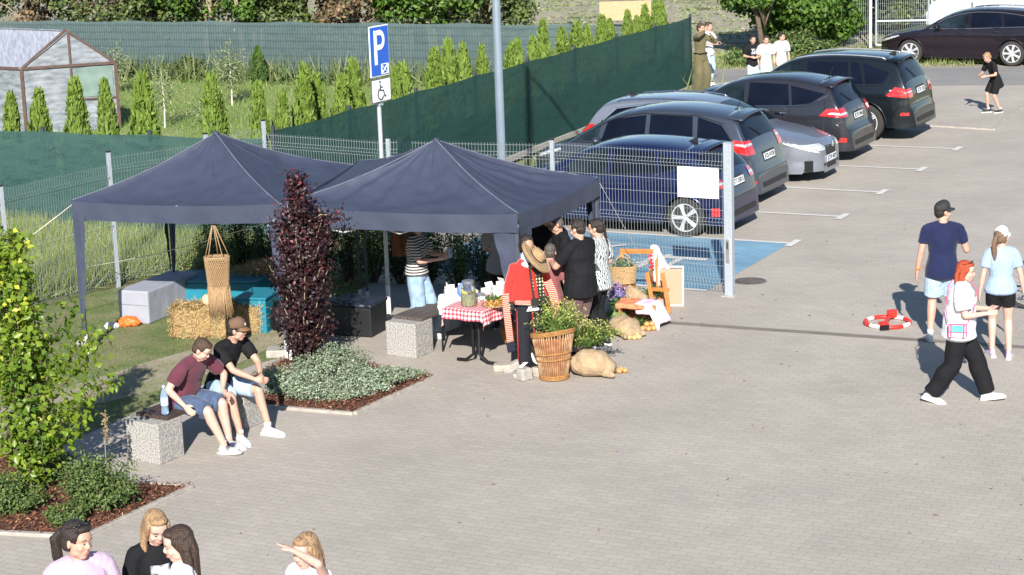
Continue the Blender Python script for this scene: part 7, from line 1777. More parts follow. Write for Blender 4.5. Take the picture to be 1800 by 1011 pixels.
# red and white hoop lying on the paving
hp = P(1560, 570); t = thing('warning_hoop', 'red and white striped folding barrier ring lying on the paving', 'barrier', hp)
M_hr = mat('hoop_red', (0.62, 0.03, 0.02), 0.45); M_hw = mat('hoop_white', (0.75, 0.75, 0.73), 0.45)
N_ = 12
for k in range(N_):
    pts = [V3(0.29 * math.cos(2 * math.pi * (k + j / 5) / N_), 0.30 * math.sin(2 * math.pi * (k + j / 5) / N_), 0.03) for j in range(6)]
    MB().tube(pts, 0.027, 10, caps=False).build('ring_segment', M_hw if k % 3 == 1 else M_hr, t, smooth='all')
mb = MB(); mb.tube([V3(-0.10, -0.30, 0.05), V3(-0.02, -0.05, 0.07), V3(0.10, 0.24, 0.07)], 0.024, 8); mb.rbox((0.10, 0.22, 0.09), (0.12, 0.08, 0.10), 0.01, R(20)); mb.rbox((-0.10, -0.27, 0.06), (0.10, 0.12, 0.08), 0.01, R(20)); mb.build('cross_bar', M_hr, t, smooth=True)
MB().rbox((-0.10, -0.345, 0.04), (0.12, 0.03, 0.07), 0.01, R(10)).build('foot', C_black, t)
# bicycle mostly outside the frame on the right
bk_ = P(1800, 552); t = thing('bicycle', 'dark bicycle with orange frame parts at the right edge behind the woman in shorts', 'bicycle', bk_ + Vector((0.12, 0.25, 0)), R(-20))
for x in (0, 1.0):
    wo = MB().tube([V3(x + 0.31 * math.cos(a), 0, 0.34 + 0.31 * math.sin(a)) for a in [2 * math.pi * k / 36 for k in range(36)]], 0.026, 8, closed=True).build('wheel', M_rubber, t, smooth='all')
    sp_ = MB()
    for k in range(18): a = 2 * math.pi * k / 18; sp_.tube([V3(x, 0.02 * (-1) ** k, 0.34), V3(x + 0.29 * math.cos(a), 0, 0.34 + 0.29 * math.sin(a))], 0.002, 3)
    sp_.tube([V3(x, -0.05, 0.34), V3(x, 0.05, 0.34)], 0.02, 8); sp_.build('spokes', M_alloy, wo)
mb = MB()
for a, b in (((0, .34), (.42, .30)), ((.42, .30), (.22, .72)), ((0, .34), (.24, .66)), ((.26, .66), (.82, .68)), ((.42, .30), (.82, .62)), ((.80, .74), (1.0, .34))): mb.tube([V3(a[0], 0, a[1]), V3(b[0], 0, b[1])], 0.018, 8)
mb.build('frame', mat('bike_orange', (0.65, 0.22, 0.03), 0.35, coat=0.5), t, smooth=True)
MB().rings([(V3(0.08, 0, 0.80), 0.07, 0.025), (V3(0.32, 0, 0.81), 0.02, 0.02)], 10).build('saddle', C_black, t, smooth='all')
MB().tube([V3(0.72, -0.27, 0.86), V3(0.80, -0.1, 0.90), V3(0.80, 0.1, 0.90), V3(0.72, 0.27, 0.86)], 0.014, 8).build('handlebar', C_black, t, smooth='all')
# osb board out in the field
ob = P(1100, 45); t = thing('wooden_board', 'large plywood board standing at the field edge behind the far fence', 'board', P(1100, 52) + Vector((0, 0.0, 0)), R(-2)); 
MB().rbox((0, 0, 0.62), (1.7, 0.03, 0.62), 0.003).build('panel', mat('osb', (0.48, 0.34, 0.20), 0.8, rgb2=(0.40, 0.28, 0.16), scale=25), t)
for x in (-0.7, 0.7): MB().rbox((x, 0.03, 0.5), (0.05, 0.05, 1.4), 0.004).build('stake', M_wickd, t)
q = P(1770, 540)
# ================================================================ PLANTS
L_horn = leaf_mat('hornbeam_leaf', (0.045, 0.12, 0.015), (0.24, 0.33, 0.035), 0.4, 0.35, c3=(0.50, 0.52, 0.07))
L_copper = leaf_mat('copper_leaf', (0.012, 0.007, 0.009), (0.048, 0.020, 0.024), 0.12, 0.42, c3=(0.15, 0.03, 0.04))
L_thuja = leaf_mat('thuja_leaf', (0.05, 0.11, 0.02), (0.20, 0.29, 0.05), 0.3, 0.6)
L_thujad = leaf_mat('thuja_dark', (0.03, 0.07, 0.015), (0.09, 0.16, 0.03), 0.2, 0.6)
L_bush = leaf_mat('bush_leaf', (0.05, 0.10, 0.025), (0.17, 0.23, 0.07), 0.3, 0.5)
L_sage = leaf_mat('silver_leaf', (0.13, 0.19, 0.10), (0.36, 0.42, 0.30), 0.25, 0.6, c3=(0.48, 0.52, 0.44))
L_tree = leaf_mat('tree_leaf', (0.025, 0.075, 0.012), (0.14, 0.24, 0.035), 0.35, 0.45)
L_wood = leaf_mat('wood_leaf', (0.035, 0.07, 0.02), (0.17, 0.21, 0.06), 0.3, 0.5)
L_grass = leaf_mat('grass_blade', (0.15, 0.22, 0.06), (0.36, 0.40, 0.16), 0.3, 0.6, c3=(0.52, 0.48, 0.28))
L_grassg = leaf_mat('lawn_blade', (0.10, 0.16, 0.04), (0.22, 0.27, 0.10), 0.3, 0.6, c3=(0.36, 0.31, 0.18))
L_dry = leaf_mat('dry_grass', (0.22, 0.16, 0.09), (0.45, 0.37, 0.22), 0.3, 0.7)
L_garden = leaf_mat('garden_blade', (0.09, 0.18, 0.035), (0.22, 0.31, 0.08), 0.3, 0.6, c3=(0.46, 0.43, 0.22))
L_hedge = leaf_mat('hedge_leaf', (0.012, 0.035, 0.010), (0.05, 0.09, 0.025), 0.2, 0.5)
M_bark = mat('bark', (0.16, 0.12, 0.085), 0.9, rgb2=(0.08, 0.06, 0.045), scale=14, bump=0.6, bscale=30)
M_barkp = mat('bark_pale', (0.36, 0.29, 0.20), 0.9, rgb2=(0.20, 0.15, 0.10), scale=9, bump=0.6, bscale=20)

def columnar(name, label, cat, loc, h, prof, nb, leaf, nleaf, m_leaf, seed, m_bark=M_bark, group=None, up=0.9, stem_r=0.03, extra=(), clump=0.05, squash=0.9, stems=1, rz=0.0):
    """upright shrub or tree: limbs climb steeply from the stem, leaves crowd along them; prof(v) = crown radius at height fraction v"""
    t = thing(name, label, cat, loc, rz, group); rg = np.random.default_rng(seed); mb = MB(); lp, ln, tt = [], [], []
    mb.tube([(0, 0, -0.05), (0.02, 0.01, h * 0.3), (-0.01, 0.0, h * 0.65), (0.01, 0.02, h * 0.97)], [stem_r, stem_r * 0.8, stem_r * 0.5, 0.004], 8)
    limbs = []
    for i in range(nb):
        v0 = (i + rg.uniform(0, 1)) / nb * 0.92 + 0.01; a = i * 2.4 + rg.uniform(-0.4, 0.4); v1 = min(1.0, v0 + rg.uniform(0.07, 0.20) * up)
        r_ = prof(v1) * rg.uniform(0.55, 1.15); p0 = np.array([0, 0, v0 * h * 0.95]); p2 = np.array([r_ * math.cos(a), r_ * math.sin(a) * squash, v1 * h]); p1 = (p0 + p2) / 2 + np.array([r_ * 0.22 * math.cos(a), r_ * 0.22 * math.sin(a), -0.02 * h * 0.5]); limbs.append((p0, p1, p2))
    for e in extra: limbs.append(tuple(np.array(q, float) for q in e))
    tot = sum(np.linalg.norm(c - a) for a, b, c in limbs)
    for a, b, c in limbs:
        L_ = np.linalg.norm(c - a); mb.tube([a, b, c], [stem_r * 0.38, stem_r * 0.26, 0.003], 5)
        n = max(3, int(nleaf * L_ / tot)); v = rg.uniform(0.12, 1.04, n) ** 0.75; v = v[:, None]
        q = a * (1 - v) ** 2 + 2 * b * v * (1 - v) + c * v * v; q = q + rg.normal(size=(n, 3)) * clump * (0.4 + v)
        lp.append(q); nn = rg.normal(size=(n, 3)) * 0.8 + np.stack([q[:, 0], q[:, 1], np.full(n, 0.15)], 1) / (np.linalg.norm(q[:, :2], axis=1, keepdims=True) + 0.05) * 0.9 + [0, 0, 0.35]; ln.append(nn)
        tt.append(np.clip(0.25 + 0.55 * rg.uniform(0, 1) + 0.25 * (q[:, 2] / h) + 0.0 * v[:, 0], 0, 1))
    mb.build('trunk', m_bark, t, smooth='all')
    leaves_mesh('crown', np.concatenate(lp), np.concatenate(ln), leaf, m_leaf, t, tint=np.concatenate(tt) - 0.1, seed=seed, aspect=0.72)
    return t
# young hornbeam in the near left bed
hb = P(58, 868)
sc = 1.0
ext = []
for a0, tip in (((0.0, 0, 1.10), (0.78, 0.05, 1.72)), ((0.0, 0, 0.95), (0.86, -0.1, 1.62)), ((0.05, 0, 0.7), (0.88, 0.0, 1.22)), ((0.05, 0, 0.6), (0.62, -0.1, 1.05)), ((0.02, 0, 0.35), (0.60, -0.1, 0.85)), ((0.0, 0, 0.9), (0.40, 0, 1.55)), ((0, 0, 0.5), (0.55, 0, 0.68)), ((0, 0, 1.3), (0.52, 0.1, 1.95)), ((0, 0, 1.2), (-0.4, 0.1, 1.8)), ((0, 0, 0.9), (-0.45, 0.0, 1.5))):
    m_ = tuple((a + b) / 2 - (0.10 if i == 2 else 0) for i, (a, b) in enumerate(zip(a0, tip))); ext.append((a0, m_, tip))
columnar('hornbeam_tree', 'young bright green hornbeam tree with loose side branches in the near left bed', 'tree', hb, 2.72, lambda v: 0.35 * min(1, 0.6 + v * 2) * (1 - max(0, v - 0.62) * 1.9), 54, 0.080, 4700, L_horn, 11, stem_r=0.035, extra=ext, clump=0.055)
# copper beech shrub
cb_ = P(540, 664)
columnar('copper_shrub', 'dark copper leaved columnar shrub standing before the gap between the tents', 'shrub', cb_, 2.50, lambda v: float(np.interp(v, [0, .12, .27, .42, .7, .80, .87, .94, 1], [.10, .20, .29, .34, .36, .33, .19, .10, .02])), 96, 0.054, 11000, L_copper, 5, m_bark=M_barkp, stem_r=0.03, extra=[((0, 0, 1.9), (0.28, 0, 2.05), (0.58, 0.1, 2.0)), ((0, 0, 1.8), (0.35, 0, 2.15), (0.62, 0.1, 2.1))][:1], clump=0.045)
def bushy(name, label, cat, loc, R_, H_, n, leaf, m_leaf, seed, group=None, stems=12, aspect=0.5, shape='leaf', lump=0.25, under=0.0):
    t = thing(name, label, cat, loc, 0, group); rg = np.random.default_rng(seed); mb = MB(); lp, ln = [], []
    rx, ry = R_ if hasattr(R_, '__len__') else (R_, R_)
    cl = []
    for i in range(stems):
        a = rg.uniform(0, 6.283); r_ = rg.uniform(0, 1) ** 0.6; tip = np.array([rx * r_ * math.cos(a), ry * r_ * math.sin(a), H_ * (1 - 0.5 * r_ ** 2) * rg.uniform(0.7, 1.08)])
        mb.tube([(tip[0] * 0.15, tip[1] * 0.15, 0), tuple(tip * [0.6, 0.6, 0.55]), tuple(tip)], [0.008, 0.006, 0.002], 4, caps=False); cl.append(tip)
    for tip in cl:
        m_ = n // stems; v = rg.uniform(0.05, 1.02, m_)[:, None] ** 0.65; q = tip * [0.15, 0.15, 0] * (1 - v) + tip * v * [1, 1, 1]; q[:, 0:2] = tip[:2] * (0.3 + 0.7 * v); q += rg.normal(size=(m_, 3)) * [lump * rx * 0.5, lump * ry * 0.5, 0.03 * H_ + 0.01]; q[:, 2] = np.abs(q[:, 2]) + 0.01; lp.append(q)
        ln.append(rg.normal(size=(m_, 3)) * 0.7 + np.stack([q[:, 0] / rx, q[:, 1] / ry, np.full(m_, 0.7)], 1))
    mb.build('stems', M_bark, t); lp = np.concatenate(lp); leaves_mesh('foliage', lp, np.concatenate(ln), leaf, m_leaf, t, seed=seed, aspect=aspect, shape=shape, up=(0, 0, 1) if shape == 'blade' else None); return t
bushy('shrub', 'round green shrub with a tall dry spike in the near left bed', 'shrub', P(172, 893), (0.50, 0.42), 0.55, 5200, 0.042, L_bush, 21, 'low shrubs in the near bed', 40)
bushy('shrub', 'low green shrub in the near left corner at the edge of the photo', 'shrub', P(20, 900), (0.42, 0.36), 0.42, 3600, 0.042, L_bush, 22, 'low shrubs in the near bed', 30)
bushy('shrub', 'small green shrub spreading over the mulch behind the woman in pink', 'shrub', P(120, 925), (0.26, 0.2), 0.24, 1500, 0.04, L_bush, 23, 'low shrubs in the near bed', 18)
bushy('shrub', 'green shrub beneath the young hornbeam trunk', 'shrub', P(75, 850) + V3(0.0, 0.15), (0.36, 0.3), 0.32, 2400, 0.04, L_bush, 24, 'low shrubs in the near bed', 22)
q = P(186, 862); t = thing('dry_spike', 'tall dry seed spike rising above the round shrub', 'plant', q + V3(0, 0.1)); MB().tube([(0, 0, 0), (0.01, 0, 0.5), (0.04, 0, 0.80)], [0.006, 0.005, 0.003], 5).build('stem', M_barkp, t); rg = np.random.default_rng(1); p = np.stack([0.03 + rg.normal(size=160) * 0.018, rg.normal(size=160) * 0.018, rg.uniform(0.5, 0.82, 160)], 1); leaves_mesh('seeds', p, rg.normal(size=(160, 3)), 0.03, L_dry, t, seed=2)
# silver ground cover in the second bed: a few mounds
for i, (x, y, rx, ry, h, n, lb) in enumerate(((500, 694, 0.46, 0.46, 0.30, 5800, 'silver green shrub mound at the left end of the second bed'), (585, 672, 0.48, 0.45, 0.44, 6800, 'tallest silver green shrub mound right beside the copper shrub'), (650, 686, 0.50, 0.40, 0.26, 6200, 'silver green mound spreading towards the tip of the second bed'), (704, 671, 0.34, 0.20, 0.13, 2600, 'lowest silver green mound at the pointed tip of the bed'), (560, 708, 0.60, 0.26, 0.20, 5600, 'flat silver green mound along the front edge of the second bed'))):
    bushy('ground_shrub', lb, 'shrub', P(x, y - 4), (rx, ry), h, n, 0.030, L_sage, 30 + i, 'silver shrubs in the second bed', 34, 0.62)
# bark chips
def chips(poly, n, seed, nm='bark_mulch'):
    rg = np.random.default_rng(seed); xs = [p.x for p in poly]; ys = [p.y for p in poly]; pts = []
    def inside(x, y):
        c = False; j = len(poly) - 1
        for i in range(len(poly)):
            a, b = poly[i], poly[j]
            if (a.y > y) != (b.y > y) and x < (b.x - a.x) * (y - a.y) / (b.y - a.y) + a.x: c = not c
            j = i
        return c
    while len(pts) < n:
        x, y = rg.uniform(min(xs), max(xs)), rg.uniform(min(ys), max(ys))
        if inside(x, y): pts.append((x, y, 0.025 + rg.uniform(0, 0.02)))
    o = leaves_mesh(nm, pts, rg.normal(size=(n, 3)) * 0.45 + [0, 0, 1], 0.05, leaf_mat('bark_chip', (0.07, 0.028, 0.018), (0.24, 0.10, 0.06), 0.0, 0.9, c3=(0.42, 0.26, 0.16)), None, seed=seed, aspect=0.3); tag(o, 'reddish bark mulch covering the planting bed', 'mulch', kind='stuff')
chips(bed1, 9000, 1); chips(bed2, 6000, 2)

# ---- grass (nobody can count it)
def grass(name, pts, h, m_leaf, seed, label, aspect=0.10, lean=0.35):
    pts = np.array(pts); rg = np.random.default_rng(seed); n = len(pts); up = np.array([0, 0, 1.0]) + rg.normal(size=(n, 3)) * lean
    o = leaves_mesh(name, pts, np.cross(up, rg.normal(size=(n, 3))), h, m_leaf, None, shape='blade', seed=seed, aspect=aspect, up=up); tag(o, label, 'grass', kind='stuff'); return o
def scatter_tri(quads, dens, seed, patch=None):
    rg = np.random.default_rng(seed); out = []
    for q in quads:
        a, b, c, d = [np.array([p[0], p[1]]) for p in q]; area = abs(np.cross(b - a, d - a)) ; n = int(area * dens); u, v = rg.uniform(0, 1, (2, n))
        p = a * ((1 - u) * (1 - v))[:, None] + b * (u * (1 - v))[:, None] + c * (u * v)[:, None] + d * ((1 - u) * v)[:, None]; out.append(np.c_[p, np.zeros(n)])
    p = np.concatenate(out)
    if patch:
        keep = np.array([noise.noise(Vector((x * patch[0], y * patch[0], 5))) > patch[1] for x, y, z in p]); p = p[keep]
    return p
F0, F1_, F2_ = Vector((-9.5, 26.5, 0)), Vector((-6.2, 30.4, 0)), Vector((-4.1, 32.3, 0))
G0, G1_ = Vector((-12.0, 37.2, 0)), Vector((-4.1, 32.4, 0))
meadowp = scatter_tri([(F0, F1_, Vector((-8.0, 34.8, 0)), G0), (F1_, F2_, G1_, Vector((-8.0, 34.8, 0)))], 900, 3)
meadowp[:, 2] = 0.0
grass('tall_grass', meadowp, 0.42, L_grass, 4, 'tall unmown grass between the wire fence and the green screen fence', 0.035)
lawnp = scatter_tri([(P(-30, 800), P(155, 760), P(560, 555), Vector((-6.2, 30.0, 0))), (P(155, 758), P(283, 705), P(500, 620), P(560, 556)), (P(560, 556), P(640, 505), Vector((-2.2, 31.0, 0)), Vector((-6.0, 30.0, 0)))], 900, 6, (0.9, -0.18))
grass('lawn_grass', lawnp, 0.05, L_grassg, 7, 'short patchy lawn grass beside the paving', 0.16, 0.6)
gardp = scatter_tri([(Vector((-24, 45.5, 0)), Vector((-3.9, 32.6, 0)), Vector((4.3, 51.2, 0)), Vector((-20, 62, 0)))], 150, 8)
grass('garden_grass', gardp, 0.17, L_garden, 9, 'rough grass covering the garden behind the green fences', 0.10)
w_ = []
for a, b in ((bk3, bk2), (bk2, bk1), (bk1, bk0)):
    for k in range(int((b - a).length * 70)):
        p = a.lerp(b, rnd.random()); w_.append((p.x + rnd.gauss(0, 0.3) + 0.2, p.y - 0.55 + rnd.gauss(0, 0.35), 0))
w_ += w_[::2]
grass('tall_weeds', w_, 0.75, leaf_mat('weed_blade', (0.07, 0.12, 0.035), (0.22, 0.26, 0.10), 0.3, 0.6, c3=(0.38, 0.36, 0.22)), 10, 'tall weeds growing along the far green fence', 0.07, 0.25)
vp = scatter_tri([(Vector((5.2, 55.7, 0)), Vector((12.5, 54.2, 0)), Vector((13.5, 58.6, 0)), Vector((5.0, 58.8, 0))), (Vector((12.5, 54.6, 0)), Vector((24, 52.6, 0)), Vector((24, 57, 0)), Vector((13.5, 59.2, 0)))], 260, 12, (0.5, -0.35))
grass('verge_grass', vp, 0.22, L_grass, 13, 'rough roadside grass below the field', 0.10)
kp = [];
for k in range(1600):
    p = g0.lerp(g1, rnd.random()); kp.append((p.x + 0.35 + abs(rnd.gauss(0, 0.22)), p.y - 0.15 + rnd.gauss(0, 0.1), 0))
for k in range(700): p = P(1245 + rnd.gauss(0, 18), 162 + rnd.gauss(0, 5)); kp.append((p.x - 0.2, p.y, 0))
grass('fence_foot_grass', kp, 0.14, L_grass, 14, 'grass strip along the foot of the long green fence', 0.09)
fp_ = scatter_tri([(Vector((4.6, 58, 0)), Vector((40, 54, 0)), Vector((40, 84, 0)), Vector((0, 84, 0))), (Vector((-6, 60, 0)), Vector((4.6, 58, 0)), Vector((2, 84, 0)), Vector((-10, 84, 0)))], 14, 15)
o = leaves_mesh('crop_seedlings', fp_ + [0, 0, 0.03], np.random.default_rng(3).normal(size=(len(fp_), 3)) * 0.6 + [0, -0.6, 1], 0.15, leaf_mat('seedling', (0.11, 0.17, 0.06), (0.25, 0.28, 0.13), 0.2, 0.7, c3=(0.36, 0.33, 0.22)), None, seed=16, aspect=0.5); tag(o, 'pale green young crop dotted over the dry field', 'crops', kind='stuff')

lv = [(rnd.uniform(-3.5, 7), rnd.uniform(18, 33), 0.006) for _ in range(170)]; lv = [q for q in lv if not (q[0] < -1.2 and 19 < q[1])]
o = leaves_mesh('litter', lv, np.random.default_rng(5).normal(size=(len(lv), 3)) * .3 + [0, 0, 1], 0.05, L_dry, None, seed=4, aspect=0.5); tag(o, 'scattered dry leaves and specks on the paving', 'litter', kind='stuff')
# ---- thuja rows
protos = []
def thuja_mesh(seed, m_leaf):
    rg = np.random.default_rng(seed); n = 3200; v = rg.uniform(0, 1, n) ** 0.9; a = rg.uniform(0, 6.283, n); lob = 1 + 0.18 * np.sin(a * 3 + seed) + 0.16 * np.sin(v * 15 + a * 2 + seed); r_ = 0.26 * (1 - v) ** 0.65 * lob * rg.uniform(0.45, 1.05, n) ** 0.5 * (0.55 + 0.45 * np.minimum(1, v * 6)) + 0.02
    lean = 0.06 * math.sin(seed) * v ** 2
    pos = np.stack([r_ * np.cos(a) + lean, r_ * np.sin(a), v * 1.0], 1) ; nr = np.stack([np.cos(a), np.sin(a), np.full(n, 0.35)], 1) + rg.normal(size=(n, 3)) * 0.7
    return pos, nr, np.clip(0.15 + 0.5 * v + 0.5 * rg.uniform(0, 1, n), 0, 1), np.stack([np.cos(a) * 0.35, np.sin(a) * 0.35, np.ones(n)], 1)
def thuja_proto(seed, m_leaf, label):
    t = thing('conifer', label, 'conifer', (0, 0, 0), 0, 'young conifers behind the green fences'); p, n, ti, up = thuja_mesh(seed, m_leaf)
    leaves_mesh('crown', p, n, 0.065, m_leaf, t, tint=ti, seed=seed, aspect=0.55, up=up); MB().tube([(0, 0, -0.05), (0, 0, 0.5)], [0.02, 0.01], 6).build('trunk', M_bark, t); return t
placed = []
rowA = [(30, 172), (80, 166), (145, 150), (205, 150), (265, 141), (393, 140)]          # behind the low fence: (x, top y)
rowB = [(465, 158), (497, 170), (537, 124), (570, 138), (605, 142), (640, 112), (705, 127), (727, 118), (765, 95), (797, 80), (820, 86), (857, 86), (896, 84), (918, 75), (940, 72), (967, 42), (990, 55), (1017, 45), (1037, 50), (1058, 33), (1078, 40), (1102, 25), (1118, 34), (1134, 14), (1155, 3), (1170, 8)]
k = 0
def put_thuja(x, ty, base_fn, label):
    global k
    # find the base on the row line that falls under this picture column
    lo, hi = 0.0, 1.0
    for _ in range(40):
        m_ = (lo + hi) / 2
        if PX(base_fn(m_))[0] < x: lo = m_
        else: hi = m_
    b = base_fn((lo + hi) / 2); z0, z1 = 0.3, 3.5
    for _ in range(40):
        m_ = (z0 + z1) / 2
        if PX(b + V3(0, 0, m_))[1] > ty: z0 = m_
        else: z1 = m_
    h = z0; sd = rnd.uniform(0, 6.28); wd = h * rnd.uniform(0.8, 1.15) * 0.52
    if k < 4: protos.append(thuja_proto(40 + k, L_thuja, label)); o = protos[-1]; o.location = b; o.rotation_euler = (0, 0, sd)
    else: o = copy_thing(protos[k % 4], b, sd, None, label)
    o.scale = (wd, wd, h); o.rotation_euler.x = rnd.gauss(0, .03); o.rotation_euler.y = rnd.gauss(0, .03); k += 1; return h
ordn = ordw + ['twenty-first', 'twenty-second', 'twenty-third', 'twenty-fourth', 'twenty-fifth', 'last']
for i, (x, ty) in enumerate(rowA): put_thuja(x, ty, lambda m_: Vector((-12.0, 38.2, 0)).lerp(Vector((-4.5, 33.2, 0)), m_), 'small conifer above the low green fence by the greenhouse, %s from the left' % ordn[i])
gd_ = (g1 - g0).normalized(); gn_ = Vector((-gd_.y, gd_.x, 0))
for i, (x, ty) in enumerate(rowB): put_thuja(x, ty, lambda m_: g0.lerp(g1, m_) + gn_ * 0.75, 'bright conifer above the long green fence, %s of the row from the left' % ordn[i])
hs = []
# a dark conifer and whitewashed saplings in the garden
t = thuja_proto(60, L_thujad, 'short dark green conifer in front of the far fence, above the tent peak'); t.location = P(457, 147); t.scale = (0.9, 0.9, 1.0); t['group'] = 'garden conifers'; del t['group']
def sapling(label, x, y, h, seed, dens=700):
    t = thing('fruit_sapling', label, 'sapling', P(x, y)); rg = np.random.default_rng(seed); MB().tube([(0, 0, 0), (0.02, 0, h * 0.35), (0, 0.02, h)], [0.018, 0.014, 0.004], 6).build('trunk', mat('limewash', (0.62, 0.60, 0.55), 0.8), t)
    p = rg.normal(size=(dens, 3)) * [0.16, 0.16, 0.22 * h] + [0, 0, h * 0.70]; leaves_mesh('crown', p, rg.normal(size=(dens, 3)) + [0, -0.2, 0.4], 0.075, leaf_mat('sapling_leaf', (0.10, 0.14, 0.06), (0.32, 0.36, 0.20), 0.3, 0.6), t, seed=seed, aspect=0.5)
sapling('young fruit tree with whitewashed stem between two conifers left of the tent peak', 290, 226, 1.35, 1, 500); sapling('young fruit tree with pale leaves and white stem left of the dark conifer', 408, 186, 1.35, 2, 900)
sapling('thin sapling with grey leaves right beside the parking sign', 703, 130, 1.35, 3, 700); sapling('small pale sapling beside the greenhouse corner', 205, 166, 1.1, 4, 700); sapling('small sapling at the foot of the garden row', 358, 222, 0.55, 5, 260)
t = bushy('shrub', 'weedy shrub growing against the far fence above the tents', 'shrub', P(340, 138), (0.9, 0.4), 0.7, 1500, 0.09, L_wood, 71, None, 20)
# dark hedge behind the tents along the wire fence
hedge_n = 0
for i in range(11):
    u_ = i / 10 * 3; hp_ = [V3(-4.35, 29.6), V3(-3.1, 30.3), V3(-1.8, 29.9), V3(-0.35, 29.15), V3(-0.3, 29.1)]; p = hp_[int(u_)].lerp(hp_[min(4, int(u_) + 1)], u_ % 1)
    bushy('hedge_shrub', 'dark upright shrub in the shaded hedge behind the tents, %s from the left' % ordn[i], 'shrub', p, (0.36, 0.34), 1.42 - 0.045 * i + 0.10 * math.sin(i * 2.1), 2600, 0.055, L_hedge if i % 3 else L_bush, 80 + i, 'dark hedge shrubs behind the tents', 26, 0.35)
# ---- greenhouse in the garden
M_film = mat('greenhouse_film', (0.27, 0.29, 0.32), 0.4, rgb2=(0.12, 0.135, 0.16), scale=3.5, stretch=(1, 1, 3), trans=0.0, bump=0.4, bscale=6); M_film2 = mat('greenhouse_film_top', (0.19, 0.20, 0.25), 0.35, rgb2=(0.30, 0.32, 0.37), scale=4, stretch=(6, 1, 1), bump=0.5, bscale=8)
M_rust = mat('rusty_frame', (0.11, 0.065, 0.05), 0.8, rgb2=(0.07, 0.045, 0.035), scale=10)
GB = P(45, 232); ghx = (P(197, 225) - P(45, 232)); W_ = 2.15; ga_ = math.atan2(ghx.y, ghx.x)
gh = thing('greenhouse', 'small film covered greenhouse with a rusty frame and gabled roof', 'greenhouse', P(46, 238), R(17))
He, Hr, Lg = 1.55, 2.38, 5.0
gy_ = V3(-0.93, 0.36, 0)
def G(x, y, z): return V3(x - y * 0.62, y * 0.78, z)          # skewed footprint: the house recedes to the left
mb = MB(); mb.grid(lambda u, v: G(W_ * u, 0.02 * noise.noise(V3(u * 9, v * 9, 1)) , 0.02 + He * v), 20, 12); mb.add([G(0, 0, He), G(W_, 0, He), G(W_ / 2, 0, Hr)], [(0, 1, 2)]); mb.build('front_film', M_film, gh, smooth=True)
mb = MB(); mb.grid(lambda u, v: G(0, Lg * (1 - u), 0.02 + He * v) + V3(0.02 * noise.noise(V3(u * 20, v * 5, 2)), 0, 0), 40, 10); mb.build('side_film', M_film, gh, smooth='all')
mb = MB(); mb.grid(lambda u, v: G(W_, Lg * u, 0.02 + He * v), 10, 3); mb.grid(lambda u, v: G(W_ * (1 - u), Lg, 0.02 + He * v), 10, 3); mb.add([G(W_, Lg, He), G(0, Lg, He), G(W_ / 2, Lg, Hr)], [(0, 1, 2)]); mb.build('back_film', M_film, gh)
for e in (0, 1):
    mb = MB(); mb.grid(lambda u, v: G((W_ / 2 + 0.05) * v if not e else W_ - (W_ / 2 + 0.05) * v, Lg * (u) - 0.06, He + (Hr - He) * v - 0.01 + 0.025 * abs(math.sin(u * 18)) * 0 - 0.03 * math.sin(math.pi * v) + 0.012 * noise.noise(V3(u * 30, v * 4, 3))) + V3(-0.06 * (1 - v) if not e else 0.06 * (1 - v), 0, 0), 60, 10); mb.build('roof_film', M_film2, gh, smooth='all')
for a, b, w in ((G(0, -0.02, 0), G(0, -0.02, He), 0.07), (G(W_, -0.02, 0), G(W_, -0.02, He), 0.07), (G(W_ / 2 + 0.05, -0.02, 0), G(W_ / 2 + 0.05, -0.02, Hr - 0.1), 0.05), (G(0, -0.03, He), G(W_, -0.03, He), 0.06), (G(0, -0.02, He), G(W_ / 2, -0.02, Hr), 0.05), (G(W_, -0.02, He), G(W_ / 2, -0.02, Hr), 0.05), (G(W_ / 2 + 0.05, -0.03, 0.75), G(W_, -0.03, 0.75), 0.04), (G(-0.02, 0, He), G(-0.02, Lg, He), 0.06), (G(-0.02, 1.5, 0), G(-0.02, 1.5, He), 0.06), (G(-0.02, 3.0, 0), G(-0.02, 3.0, He), 0.06)):
    m1 = MB(); bar(m1, a, b, w, w); m1.build('frame', M_rust, gh)
mb = MB(); mb.grid(lambda u, v: G(W_ / 2 + 0.12 + (W_ / 2 - 0.2) * u, -0.025, 0.8 + 0.68 * v), 2, 2); mb.build('window', mat('film_dark', (0.16, 0.22, 0.20), 0.2, var=0.2, scale=3), gh)
